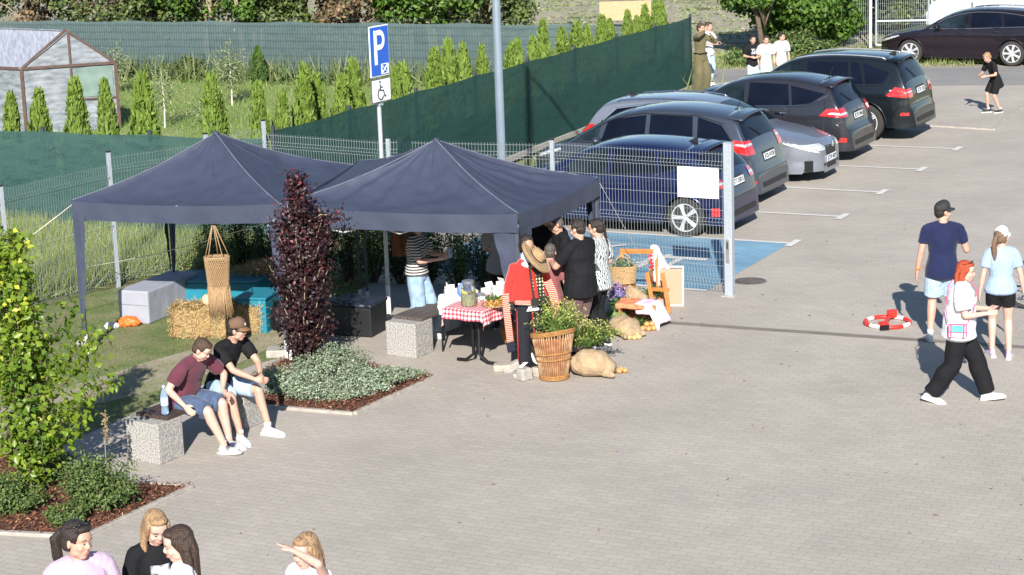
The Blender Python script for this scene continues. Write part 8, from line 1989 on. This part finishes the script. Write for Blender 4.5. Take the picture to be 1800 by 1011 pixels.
# ---- trees
def big_tree(name, label, loc, R_, z0, z1, n, leaf, m_leaf, seed, group=None, trunk_h=None, nl=26, bark=M_bark, squash=1.0, lean=0.0, tr=0.12, stemc=1):
    t = thing(name, label, 'tree', loc, 0, group); rg = np.random.default_rng(seed); mb = MB(); cz = (z0 + z1) / 2; hz = (z1 - z0) / 2; lobes = []
    for s_ in range(stemc):
        ox = rg.uniform(-0.5, 0.5) if stemc > 1 else 0
        mb.tube([(ox * 0.6, 0, -0.1), (ox + lean * 0.4, 0.1, z1 * 0.3), (ox * 1.4 + lean, 0, z1 * 0.62), (ox * 1.5 + lean, 0, z1 * 0.92)], [tr, tr * 0.8, tr * 0.5, 0.02], 9)
    for i in range(nl):
        a = rg.uniform(0, 6.283); th = rg.uniform(-1, 1); r_ = math.sqrt(max(0, 1 - th * th)) * rg.uniform(0.55, 1.0)
        c = np.array([R_ * r_ * math.cos(a), R_ * squash * r_ * math.sin(a), cz + hz * th * 0.85]); lobes.append((c, rg.uniform(0.22, 0.42) * R_)); mb.tube([(0, 0, max(0.2, c[2] * 0.55)), tuple(c * [0.5, 0.5, 0.85]), tuple(c)], [tr * 0.35, tr * 0.2, 0.01], 5)
    mb.build('trunk', bark, t, smooth='all'); pos, nr = [], []
    for c, r_ in lobes:
        m_ = n // nl; d = rg.normal(size=(m_, 3)); d /= np.linalg.norm(d, axis=1, keepdims=True); rr = r_ * rg.uniform(0.25, 1.1, (m_, 1)) ** 0.5; pos.append(c + d * rr * [1, 1, 0.8]); nr.append(d + rg.normal(size=(m_, 3)) * 0.55 + [0, -0.1, 0.3])
    leaves_mesh('crown', np.concatenate(pos), np.concatenate(nr), leaf, m_leaf, t, seed=seed, aspect=0.65); return t
big_tree('leafy_tree', 'broad leafy green tree behind the three boys', P(1395, 98) + V3(0.1, 0.9), 1.9, 0.55, 3.8, 15000, 0.17, L_tree, 91, nl=34, tr=0.10)
big_tree('leafy_tree', 'leafy tree overhanging the field edge above the boy in black', P(1345, 118) + V3(0.1, 0.8), 1.15, 1.55, 3.8, 6500, 0.17, L_tree, 92, nl=18, tr=0.09, lean=-0.4)
big_tree('leafy_tree', 'dense green shrubby tree between the leafy tree and the steel gate', P(1480, 92) + V3(0, 1.6), 1.3, 0.3, 3.2, 7000, 0.16, L_tree, 93, nl=20, tr=0.07)
big_tree('leafy_tree', 'light green shrub seen through the steel mesh gate at the top right', P(1575, 82) + V3(0, 3.2), 1.7, 0.2, 3.0, 7500, 0.17, L_wood, 94, nl=22, tr=0.06)
big_tree('leafy_tree', 'light green shrub behind the bonnet of the dark estate car', P(1650, 84) + V3(0, 5.6), 1.5, 0.2, 2.4, 5000, 0.17, L_wood, 95, nl=18, tr=0.06)
bushy('shrub', 'low green scrub at the foot of the leafy tree behind the boys', 'shrub', P(1400, 104) + V3(0, 0.2), (1.2, 0.5), 0.8, 2600, 0.11, L_bush, 96, None, 30)
bushy('shrub', 'low green scrub beside the boy in black', 'shrub', P(1310, 118) + V3(0, 0.3), (0.7, 0.4), 0.5, 1300, 0.10, L_bush, 97, None, 20)
# wood beyond the far fence
wl = [(-12.5, 62.6, 1.8), (-10.6, 61.6, 1.4), (-9.0, 61.9, 1.7), (-7.4, 60.4, 1.2), (-5.8, 60.3, 1.5), (-4.3, 59.2, 1.6), (-2.9, 58.9, 1.4), (-1.7, 58.2, 1.5), (-0.5, 58.4, 1.4), (-14.6, 63.6, 1.8), (-16.8, 64.5, 1.8), (-11.4, 65.5, 2.1), (-8.0, 64.6, 2.0), (-4.9, 63.4, 2.0), (-2.0, 62.4, 1.9)]
kinds = ['bushy green tree', 'thin trunked tree', 'brownish scrubby tree']; wl.sort(key=lambda q: q[0] / q[1])
L_scrub = leaf_mat('scrub_leaf', (0.10, 0.06, 0.035), (0.28, 0.20, 0.11), 0.2, 0.7, c3=(0.16, 0.20, 0.08))
for i, (x, y, r_) in enumerate(wl):
    kd = 2 if i in (1, 3, 10) else (1 if i % 2 else 0)
    big_tree('wood_tree', kinds[kd] + ' behind the far fence, %s from the left in the wood' % ordn[i], (x, y, 0), r_, 0.3 if kd != 1 else 1.2, 4.6, 5200 if kd != 2 else 3500, 0.15, [L_wood, L_tree, L_scrub][kd], 110 + i, 'trees of the wood behind the far fence', bark=M_barkp if kd else M_bark, nl=26, tr=0.09 if kd else 0.14, stemc=3 if kd == 1 else 1)
# mesh gate and fence at the top right
sg_ = thing('steel_gate', 'silver steel mesh gate with tall posts at the top right', 'gate', P(1530, 83), R(-11))
def gbar(a, b, r_=0.03, nm='frame', m_=M_galv): m1 = MB(); m1.tube([a, b], r_, 8); return m1.build(nm, m_, sg_, smooth=True)
MB().rbox((0, 0, 1.1), (0.09, 0.09, 2.9), 0.01).build('post', M_galv, sg_); gbar(V3(0.16, 0, 0.05), V3(0.16, 0, 2.3)); gbar(V3(1.65, 0, 0.05), V3(1.65, 0, 2.3)); gbar(V3(0.16, 0, 0.75), V3(1.65, 0, 0.75)); gbar(V3(0.16, 0, 0.06), V3(1.65, 0, 0.06)); gbar(V3(0.16, 0, 2.28), V3(1.65, 0, 2.28))
def mesh_in(x0, x1, z0, z1, nm='mesh'):
    m1 = MB(); x = x0
    while x < x1: m1.tube([V3(x, 0, z0), V3(x, 0, z1)], 0.004, 3, caps=False); x += 0.06
    z = z0
    while z < z1: m1.tube([V3(x0, 0, z), V3(x1, 0, z)], 0.005, 3, caps=False); z += 0.2
    m1.build(nm, M_wire, sg_)
mesh_in(0.16, 1.65, 0.06, 2.28); mesh_in(-2.3, -0.05, 0.05, 2.0, 'side_panel'); mesh_in(1.75, 6.0, 0.05, 2.0, 'side_panel')
for x in (1.75, 3.2): MB().rbox((x, 0, 1.0), (0.06, 0.06, 2.2), 0.01).build('post', M_galv, sg_)
# ================================================================ WHO IS WHERE
# -- three on the right of the plaza
pm_ = P(1655, 597)
p = Person('man in navy t-shirt and black cap seen from behind, holding keys', pm_, face_to(0.15, 1), 1.80, 1.08, yaw=-62, pitch=0, wl=(-0.30, 0.02, 0.82), wr=(0.27, 0.27, 1.12), pr=(0.25, -1, -0.6), ar=(0.12, 0.05, 0.085), al=(-0.14, -0.05, 0.085), skin=M_skin, hand=0.8, hr=(0.2, 0.8, 0.1))
p.shirt(C_navy, 0.62, 0.14, 0.014, 1.3); p.trousers(C_denimp, 0.85, 0.028, name='shorts'); p.shoes(S_white, sock=C_white); p.hair(H_dark); p.cap(mat('cap_black', (0.02, 0.022, 0.025), 0.8))
MB().lathe([(0.036, -0.012), (0.038, 0), (0.036, 0.012)], p.ell.lerp(p.wrl, 0.86), 16).build('wristband', mat('band_orange', (0.75, 0.2, 0.05), 0.5), p.root, smooth='all')
red = (P(1640, 700) + P(1728, 712)) / 2
p = Person('red haired woman in white t-shirt and wide black trousers walking with a pink shoulder bag', red, face_to(1, -0.28), 1.68, 1.20, female=True, bust=0.03, belly=0.03, yaw=-8, pitch=8, pel=(0, 0, 0.90), chest=(0, 0.02, 1.24), neck=(0, 0.03, 1.42), head=(0, 0.07, 1.55),
           ar=(0.09, -0.30, 0.11), al=(-0.08, 0.33, 0.10), fr=(0.1, 0.95, -0.25), fl=(-0.1, 1, 0.15), wr=(0.16, 0.32, 1.10), wl=(-0.10, 0.34, 1.10), pr=(0.5, -1, -0.8), pl=(-0.5, -1, -0.8), hand=1.0, hr=(-0.2, 1, 0.15), hl=(0.2, 1, 0.15), skin=M_skin_p)
p.shirt(C_white, 0.75, 0.10, 0.030, 1.9, flare=0.02, wide=1.05); p.trousers(C_black, 1.97, 0.044, 0.013, disp=0.02); p.shoes(S_white); p.hair(H_red, 'long', 0.30); p.glasses(up=True)
ph = thing('phone', 'small dark phone held by the red haired woman', 'phone', red + Matrix.Rotation(p.root.rotation_euler.z, 3, 'Z') @ V3(0.0, 0.44, 1.12), p.root.rotation_euler.z); MB().rbox((0, 0, 0), (0.07, 0.14, 0.009), 0.003, 0, Matrix.Rotation(R(35), 3, 'X')).build('phone', C_black, ph)
Rz = Matrix.Rotation(p.root.rotation_euler.z, 3, 'Z')
bg_ = thing('shoulder_bag', 'small pink and teal shoulder bag worn by the red haired woman', 'bag', red + Rz @ V3(0.24, 0.0, 0.90), p.root.rotation_euler.z)
M_bp = mat('bag_pink', (0.58, 0.09, 0.20), 0.5, var=0.05); bd2 = MB().rbox((0.02, 0, 0), (0.06, 0.21, 0.15), 0.015).build('body', M_bp, bg_)
MB().rbox((0.06, 0, 0.03), (0.012, 0.19, 0.075), 0.004).build('teal_flap', mat('bag_teal', (0.10, 0.40, 0.42), 0.5), bg_); MB().rbox((0.058, 0, -0.045), (0.01, 0.18, 0.05), 0.004).build('white_pocket', C_white, bg_)
for y in (-0.07, 0.07): MB().rbox((0.068, y, -0.0), (0.006, 0.018, 0.15), 0.002).build('buckle_strap', M_bp, bg_)
MB().tube([V3(0, .11, .08), V3(-.08, .17, .22), V3(-.24, .19, .42), V3(-.38, .09, .56), V3(-.38, -.03, .57), V3(-.24, -.12, .46), V3(-.06, -.14, .26), V3(0, -.11, .08)], 0.006, 6).build('strap', M_bp, bg_, smooth='all')
pt_ = P(1757, 628)
p = Person('woman with ponytail, white cap, light blue t-shirt and black shorts seen from behind', pt_, face_to(0.12, 1), 1.63, 1.03, female=True, yaw=-40, pitch=-2, wr=(0.30, 0.05, 0.84), wl=(-0.26, 0.03, 0.84), ar=(0.11, -0.06, 0.085), al=(-0.09, 0.05, 0.085), kr=(0.1, 1, 0), skin=M_skin_p)
p.shirt(C_sky, 0.62, 0.06, 0.018, 1.4); p.trousers(C_black, 0.52, 0.008, name='shorts'); p.shoes(S_purple, sock=None); p.hair(H_light, 'pony', 0.40); p.cap(mat('cap_white', (0.75, 0.76, 0.76), 0.7, var=0.03))
# -- boys
bp_ = P(1746, 198)
p = Person('small boy in black t-shirt and shorts leaning forward on the far pavement', bp_, face_to(-1, -0.35), 1.42, 0.92, yaw=0, pitch=30, pel=(0, -0.05, 0.90), chest=(0, 0.06, 1.22), neck=(0, 0.14, 1.38), head=(0, 0.22, 1.50), wr=(0.16, 0.36, 1.02), wl=(-0.16, 0.34, 1.02), pr=(1, -1, -0.3), pl=(-1, -1, -0.3), ar=(0.10, 0.10, 0.085), al=(-0.10, -0.14, 0.085), vox=0.009)
p.shirt(C_black, 0.75, 0.22, 0.016, 1.5, flare=0.02); p.trousers(C_black, 0.85, 0.02, name='shorts'); p.shoes(S_black, sock=C_white); p.hair(H_blonde)
def print_patch(p, m_, w, h, z, name='shirt_print'):
    k = p.k; o = MB(); c = p.chest + p.fw * (0.118 * k) + V3(0, 0, z * k)
    o.grid(lambda u, v: c + p.xr * (u - 0.5) * w * k + p.up * (v - 0.5) * h * k - p.fw * (u - 0.5) ** 2 * 0.09 * k + p.fw * 0.012 * k, 6, 6); return o.build(name, m_, p.root, smooth='all', solid=0.002)
M_print = mat('print_light', (0.6, 0.62, 0.65), 0.8, rgb2=(0.03, 0.03, 0.03), scale=26, detail=1); M_print2 = mat('print_blue', (0.20, 0.35, 0.45), 0.8, rgb2=(0.60, 0.66, 0.66), scale=20, detail=1)
for x, top, h, lb, sm_, bm_, pr_, hr_, yw in ((1323, 62, 1.40, 'boy in black t-shirt and pale shorts, leftmost of the three by the tree', C_black, C_denimp, M_print, H_dark, 0), (1346, 63, 1.38, 'boy in off-white t-shirt, middle of the three by the tree', C_offw, C_mint, M_print2, H_brown, 0), (1373, 57, 1.42, 'boy in white t-shirt turned sideways, rightmost of the three by the tree', C_offw, C_mint, M_print2, H_dark, 25)):
    q = stand(x, top, h); off = -1.0
    p = Person(lb, q, face_to(0.15 + (0.3 if yw else 0), -1), h, 0.95, yaw=yw, pitch=6, wr=(0.12, 0.22, 1.08) if x == 1323 else (0.24, 0.06, 0.86), wl=(-0.12, 0.22, 1.08) if x == 1323 else (-0.24, 0.06, 0.86), pr=(1, -1, -.3), pl=(-1, -1, -.3), vox=0.010, group=None)
    p.shirt(sm_, 0.8, 0.14, 0.022, 1.6); p.trousers(bm_, 0.9, 0.03, name='shorts'); p.shoes(S_grey); p.hair(hr_); print_patch(p, pr_, 0.16, 0.17, -0.03)
# -- by the end of the green fence
q = P(1232, 166)
p = Person('woman in olive jumpsuit raising a hand to her face by the green fence', q, face_to(0.55, -0.8), 1.74, 0.95, female=True, yaw=15, pitch=6, neck=(0.0, 0.0, 1.46), head=(-0.0, 0.03, 1.60), wr=(0.02, 0.20, 1.55), pr=(1, -0.3, -0.6), wl=(-0.16, 0.24, 1.40), pl=(-1, 0, -0.8), hr=(-0.2, 0.1, 1), hl=(0.5, 0.1, 0.9), vox=0.011, ar=(0.14, 0, 0.085), al=(-0.12, 0, 0.085))
p.shirt(C_olive, 0.9, 0.10, 0.022, 1.7, full=True, name='jacket'); p.trousers(C_olive, 1.97, 0.075, 0.025); p.shoes(S_white); p.hair(H_brown, 'short'); strap('belt', [V3(-0.2, -0.02, 1.03), V3(-0.12, 0.15, 1.02), V3(0.12, 0.15, 1.02), V3(0.2, -0.02, 1.03)], 0.03, C_black, p.root)
q = P(1245, 158) + V3(0.1, 0.9)
p = Person('person in white top and pale trousers standing behind the woman in olive', q, face_to(0.8, -0.6), 1.62, 0.95, female=True, yaw=0, pitch=5, wr=(0.2, 0.28, 1.15), wl=(-0.14, 0.28, 1.15), pr=(1, -1, -.3), pl=(-1, -1, -.3), vox=0.011); p.shirt(C_white, 0.6, 0.1, 0.02); p.trousers(C_denimp, 1.9, 0.02); p.shoes(S_white); p.hair(H_brown)

# -- the two men on the bench
sd = by * -1                                         # they face out over the long side (towards -by is the lawn) ...
sd = -by; 
hw_ = 0.44 / 0.93
fdir = Vector((bx.y, -bx.x, 0))
rzm = math.atan2(-fdir.x, fdir.y)
m1 = B1 + bx * 0.46 - by * 0.02
SEAT = 0.495
def seated(label, loc, rz, h, **k):
    s_ = h / 1.71; z = (SEAT + 0.085 * s_) / s_
    base = dict(pel=(0, 0.0, z), chest=(0, 0.10, z + 0.30), neck=(0, 0.20, z + 0.465), head=(0, 0.28, z + 0.575), ar=(0.13, 0.52, 0.085), al=(-0.13, 0.48, 0.085), kr=(0.12, 0.6, 1), kl=(-0.12, 0.6, 1)); base.update(k)
    return Person(label, loc, rz, h, **base)
z = 0.57
p = seated('man in maroon polo shirt and denim shorts sitting on the bench looking down', m1, rzm, 1.76, b=1.12, belly=0.03, chest=(0.0, 0.13, z + 0.29), neck=(0.0, 0.25, z + 0.44), head=(0.02, 0.34, z + 0.545), pitch=36, yaw=14, wr=(0.30, 0.30, 0.56), wl=(-0.20, 0.40, 0.62), pr=(0.8, -1, 0.2), pl=(-1, -0.4, 0.3), hr=(0.25, 0.8, -0.35), hl=(0.1, 0.9, -0.5), ar=(0.02, 0.56, 0.085), al=(-0.16, 0.48, 0.085), skin=M_skin_p, fr=(-0.1, 1, 0.12), kr=(0.2, 0.5, 1), kl=(-0.1, 0.5, 1), hand=0.6)
p.shirt(C_maroon, 0.72, 0.11, 0.018, 1.6, disp=0.022); p.trousers(C_denimd, 0.96, 0.022, name='shorts'); p.shoes(mat('shoe_navywhite', (0.66, 0.66, 0.66), 0.5, rgb2=(0.02, 0.03, 0.06), scale=9, detail=1), sock=C_white); p.browm = H_brown; p.hair(H_brown)
m2 = B1 + bx * 1.12 + by * -0.02
p = seated('young man in black t-shirt and brown cap sitting on the bench with clasped hands', m2, rzm - R(4), 1.80, b=0.95, chest=(0.0, 0.12, z + 0.30), neck=(0.0, 0.22, z + 0.465), head=(0.0, 0.29, z + 0.585), pitch=8, yaw=26, wr=(0.05, 0.56, 0.66), wl=(-0.04, 0.56, 0.67), pr=(1, -0.3, -0.2), pl=(-1, -0.3, -0.2), hr=(-0.5, 1, -0.1), hl=(0.5, 1, -0.1), ar=(0.24, 0.48, 0.085), al=(-0.13, 0.54, 0.085), kr=(0.35, 0.5, 1), kl=(-0.1, 0.5, 1), fr=(0.4, 1, 0), skin=M_skin, hand=1.3)
p.shirt(C_black, 0.68, 0.11, 0.016, 1.7, disp=0.02); p.trousers(C_denimp, 0.86, 0.022, name='shorts'); p.shoes(S_grey, sock=C_white); p.hair(H_dark); p.cap(mat('cap_brown', (0.13, 0.075, 0.045), 0.8), mat('visor_brown', (0.17, 0.085, 0.04), 0.7), C_white); p.glasses()
MB().tube([p.ell.lerp(p.wrl, 0.9) + V3(0.03 * math.cos(a), 0.0, 0.03 * math.sin(a)) for a in [k * 0.63 for k in range(10)]], 0.005, 5, closed=True).build('bracelet', C_black, p.root, smooth='all')

# -- people at the stall
def at_top(x, y, h): return stand(x, y, h)
q = at_top(1017, 384, 1.78)
p = Person('broad man in black t-shirt and brown shorts seen from behind at the food table', q, face_to(-0.62, 0.55), 1.78, 1.22, belly=0.04, yaw=8, pitch=14, wl=(-0.12, 0.36, 1.16), wr=(0.16, 0.34, 1.14), pl=(-1, -0.6, -0.8), pr=(1, -1, -0.6), hand=1.0, hl=(0.3, 1, 0.2), hr=(-0.4, 1, 0.2))
p.shirt(C_black, 0.72, 0.16, 0.022, 1.5, disp=0.022); p.trousers(C_brown, 0.98, 0.028, name='shorts'); p.shoes(S_black); p.hair(H_dark, puff=-0.002)
Rm = Matrix.Rotation(p.root.rotation_euler.z, 3, 'Z')
cu = thing('napkin', 'white patterned napkin held by the broad man in black', 'napkin', q + Rm @ V3(0.0, 0.47, 1.20), p.root.rotation_euler.z); b = MB().rbox((0, 0, 0), (0.15, 0.08, 0.05), 0.01); blob('napkin', b, mat('napkin', (0.7, 0.7, 0.68), 0.8, rgb2=(0.3, 0.35, 0.3), scale=18), cu, 0.008, 1, 0.04, 0.04)
q = at_top(1050, 381, 1.70)
p = Person('woman with braided hair in zebra print blouse and black trousers seen from behind', q, face_to(-0.75, 0.45), 1.68, 1.0, female=True, yaw=10, pitch=10, wr=(0.22, 0.16, 0.95), wl=(-0.2, 0.2, 1.0)); p.shirt(C_zebra, 0.8, 0.13, 0.022, 1.6, flare=0.02); p.trousers(C_black, 1.95, 0.035); p.shoes(S_black); p.hair(H_dark, 'braid')
q = at_top(988, 373, 1.72)
p = Person('woman with glasses and ash hair in black t-shirt bending towards the costume', q, face_to(-0.85, -0.35), 1.72, 1.02, female=True, yaw=0, pitch=24, neck=(0, 0.05, 1.44), head=(0, 0.10, 1.57), wr=(0.1, 0.35, 1.15), wl=(-0.15, 0.34, 1.12), pr=(1, -1, -.5), pl=(-1, -1, -.5)); p.shirt(C_black, 0.65, 0.12, 0.018); p.trousers(C_black, 1.9, 0.02); p.shoes(S_black); p.hair(H_grey); p.glasses(m_=mat('frame_thin', (0.1, 0.1, 0.1), 0.3))
q = at_top(966, 380, 1.74) + V3(0, 0.75)
p = Person('dark haired person in black standing in shade furthest back at the food table', q, face_to(-0.4, -0.8), 1.74, 1.05, yaw=-20, pitch=10, vox=0.009); p.shirt(C_black, 0.9, 0.12, 0.02, full=True); p.trousers(C_black, 1.9, 0.02); p.shoes(S_black); p.hair(H_dark, puff=0.03)
q = at_top(966, 429, 1.42)
p = Person('child in dusty maroon t-shirt standing between the costume and the adults', q, face_to(0.35, 0.9), 1.42, 0.95, yaw=10, pitch=8, wr=(0.25, 0.08, 0.9), wl=(-0.2, 0.22, 1.0), skin=M_skin_p); p.shirt(cloth('cloth_dusty', (0.22, 0.075, 0.075)), 0.75, 0.12, 0.018, 1.5); p.trousers(C_black, 1.5, 0.02); p.shoes(S_black); p.hair(H_grey)
q = P(738, 597)
p = Person('woman in striped blouse and pale ripped jeans standing under the right tent', q, face_to(0.92, -0.25), 1.68, 1.03, female=True, bust=0.02, yaw=0, pitch=18, wr=(0.12, 0.34, 1.14), wl=(-0.12, 0.36, 1.16), pr=(1, -1, -.8), pl=(-1, -1, -.8), hr=(-0.2, 1, 0.3), hl=(0.2, 1, 0.3), ar=(0.11, -0.1, 0.085), al=(-0.1, 0.14, 0.085), skin=M_skin)
p.shirt(C_stripe, 0.85, 0.02, 0.020, 1.7); p.trousers(C_denim, 1.95, 0.045); p.shoes(S_white); p.hair(H_dark, 'long', 0.26)
Rm = Matrix.Rotation(p.root.rotation_euler.z, 3, 'Z'); cp = thing('drinking_glass', 'clear drinking glass held by the woman in the striped blouse', 'glass', q + Rm @ V3(0.0, 0.46, 1.12)); MB().lathe([(0.028, 0), (0.036, 0.12), (0.033, 0.12), (0.026, 0.006)], n=16).build('glass', M_pet, cp, smooth=True)
q = P(888, 578)
p = Person('long haired person in grey t-shirt seen from behind under the right tent', q, face_to(0.35, 0.9), 1.70, 1.1, female=True, yaw=0, pitch=10, wr=(0.22, 0.22, 1.0), wl=(-0.2, 0.22, 1.0)); p.shirt(C_grey, 0.8, 0.12, 0.024, 1.6, flare=0.02); p.trousers(C_black, 1.92, 0.03); p.shoes(S_black); p.hair(H_light, 'long', 0.36)

# -- nearest group, standing on the entrance terrace below the camera
TZ = 0.75
tg = [(-8, 4.5), (3.5, 4.5), (3.5, 12.45), (-8, 12.45)]
mb = MB(); mb.prism(tg, -0.02, TZ); tag(mb.build('terrace', M_pave), kind='structure')
mb = MB(); mb.prism([(-8, 12.45), (3.5, 12.45), (3.5, 12.8), (-8, 12.8)], -0.02, TZ * 0.66); mb.prism([(-8, 12.8), (3.5, 12.8), (3.5, 13.15), (-8, 13.15)], -0.02, TZ * 0.33); tag(mb.build('steps', M_conc), kind='structure')
q = stand(132, 912, 1.67, TZ)
p = Person('dark haired woman in pink t-shirt with sunglasses pushed up on her head', q, face_to(0.50, -0.86), 1.67, 1.22, female=True, bust=0.03, yaw=28, pitch=6, roll=-5, neck=(0, 0, 1.44), head=(0.01, 0.04, 1.575), wr=(0.26, 0.08, 0.86), wl=(-0.26, 0.08, 0.86), skin=M_skin, vox=0.007)
p.shirt(C_pink, 0.7, 0.12, 0.020, 1.4, flare=0.01); p.trousers(C_denimd, 1.9, 0.02); p.shoes(S_white); p.hair(H_dark, 'pony', 0.20, side=0.02, puff=0.006); p.glasses(up=True)
MB().tube([p.neck + p.xr * 0.06 * math.cos(a) * 1.05 + p.fw * (0.045 + 0.045 * math.sin(a)) - p.up * (0.03 + 0.055 * math.sin(a)) for a in [math.pi * k / 12 for k in range(13)]], 0.0022, 4).build('necklace', M_chrome, p.root)
q = stand(268, 893, 1.56, TZ)
p = Person('girl with long straight blonde hair in black printed t-shirt looking down', q, face_to(0.42, -0.9), 1.56, 0.88, female=True, yaw=4, pitch=24, neck=(0, 0.0, 1.44), head=(0.0, 0.05, 1.575), skin=M_skin_p, vox=0.007)
p.shirt(C_black, 0.7, 0.14, 0.018, 1.5); p.trousers(C_black, 1.9, 0.02); p.shoes(S_white); p.hair(H_blonde, 'longf', 0.42)
print_patch(p, mat('print_white', (0.66, 0.70, 0.74), 0.8, rgb2=(0.02, 0.02, 0.02), scale=16, detail=1), 0.15, 0.16, -0.02)
q = stand(312, 923, 1.58, TZ)
p = Person('girl with long dark brown hair in white t-shirt turned towards the blonde girl', q + V3(0.02, 0), face_to(-0.95, -0.15), 1.58, 0.95, female=True, yaw=8, pitch=12, wr=(0.22, 0.1, 0.9), wl=(-0.2, 0.12, 0.9), skin=M_skin_p, vox=0.007)
p.shirt(C_white, 0.7, 0.12, 0.018, 1.5); p.trousers(C_denimd, 1.9, 0.02); p.shoes(S_white); p.hair(H_brown if False else hairm('hair_dkbrown', (0.055, 0.028, 0.018)), 'long', 0.40)
q = stand(540, 936, 1.50, TZ)
p = Person('blonde girl shading her eyes with her raised forearm at the bottom of the photo', q, face_to(-0.62, -0.78), 1.50, 0.9, female=True, yaw=6, pitch=10, wl=(-0.02, 0.17, 1.625), pl=(-1, 0.1, -0.1), hl=(0.9, 0.0, 0.25), wr=(0.24, 0.05, 0.88), skin=M_skin_p, hand=0.2, vox=0.006)
p.shirt(cloth('cloth_lilac', (0.62, 0.56, 0.68), var=0.04), 0.3, 0.12, 0.016, 1.2); p.trousers(C_denimd, 1.9, 0.02); p.shoes(S_white); p.hair(H_blonde, 'long', 0.26)
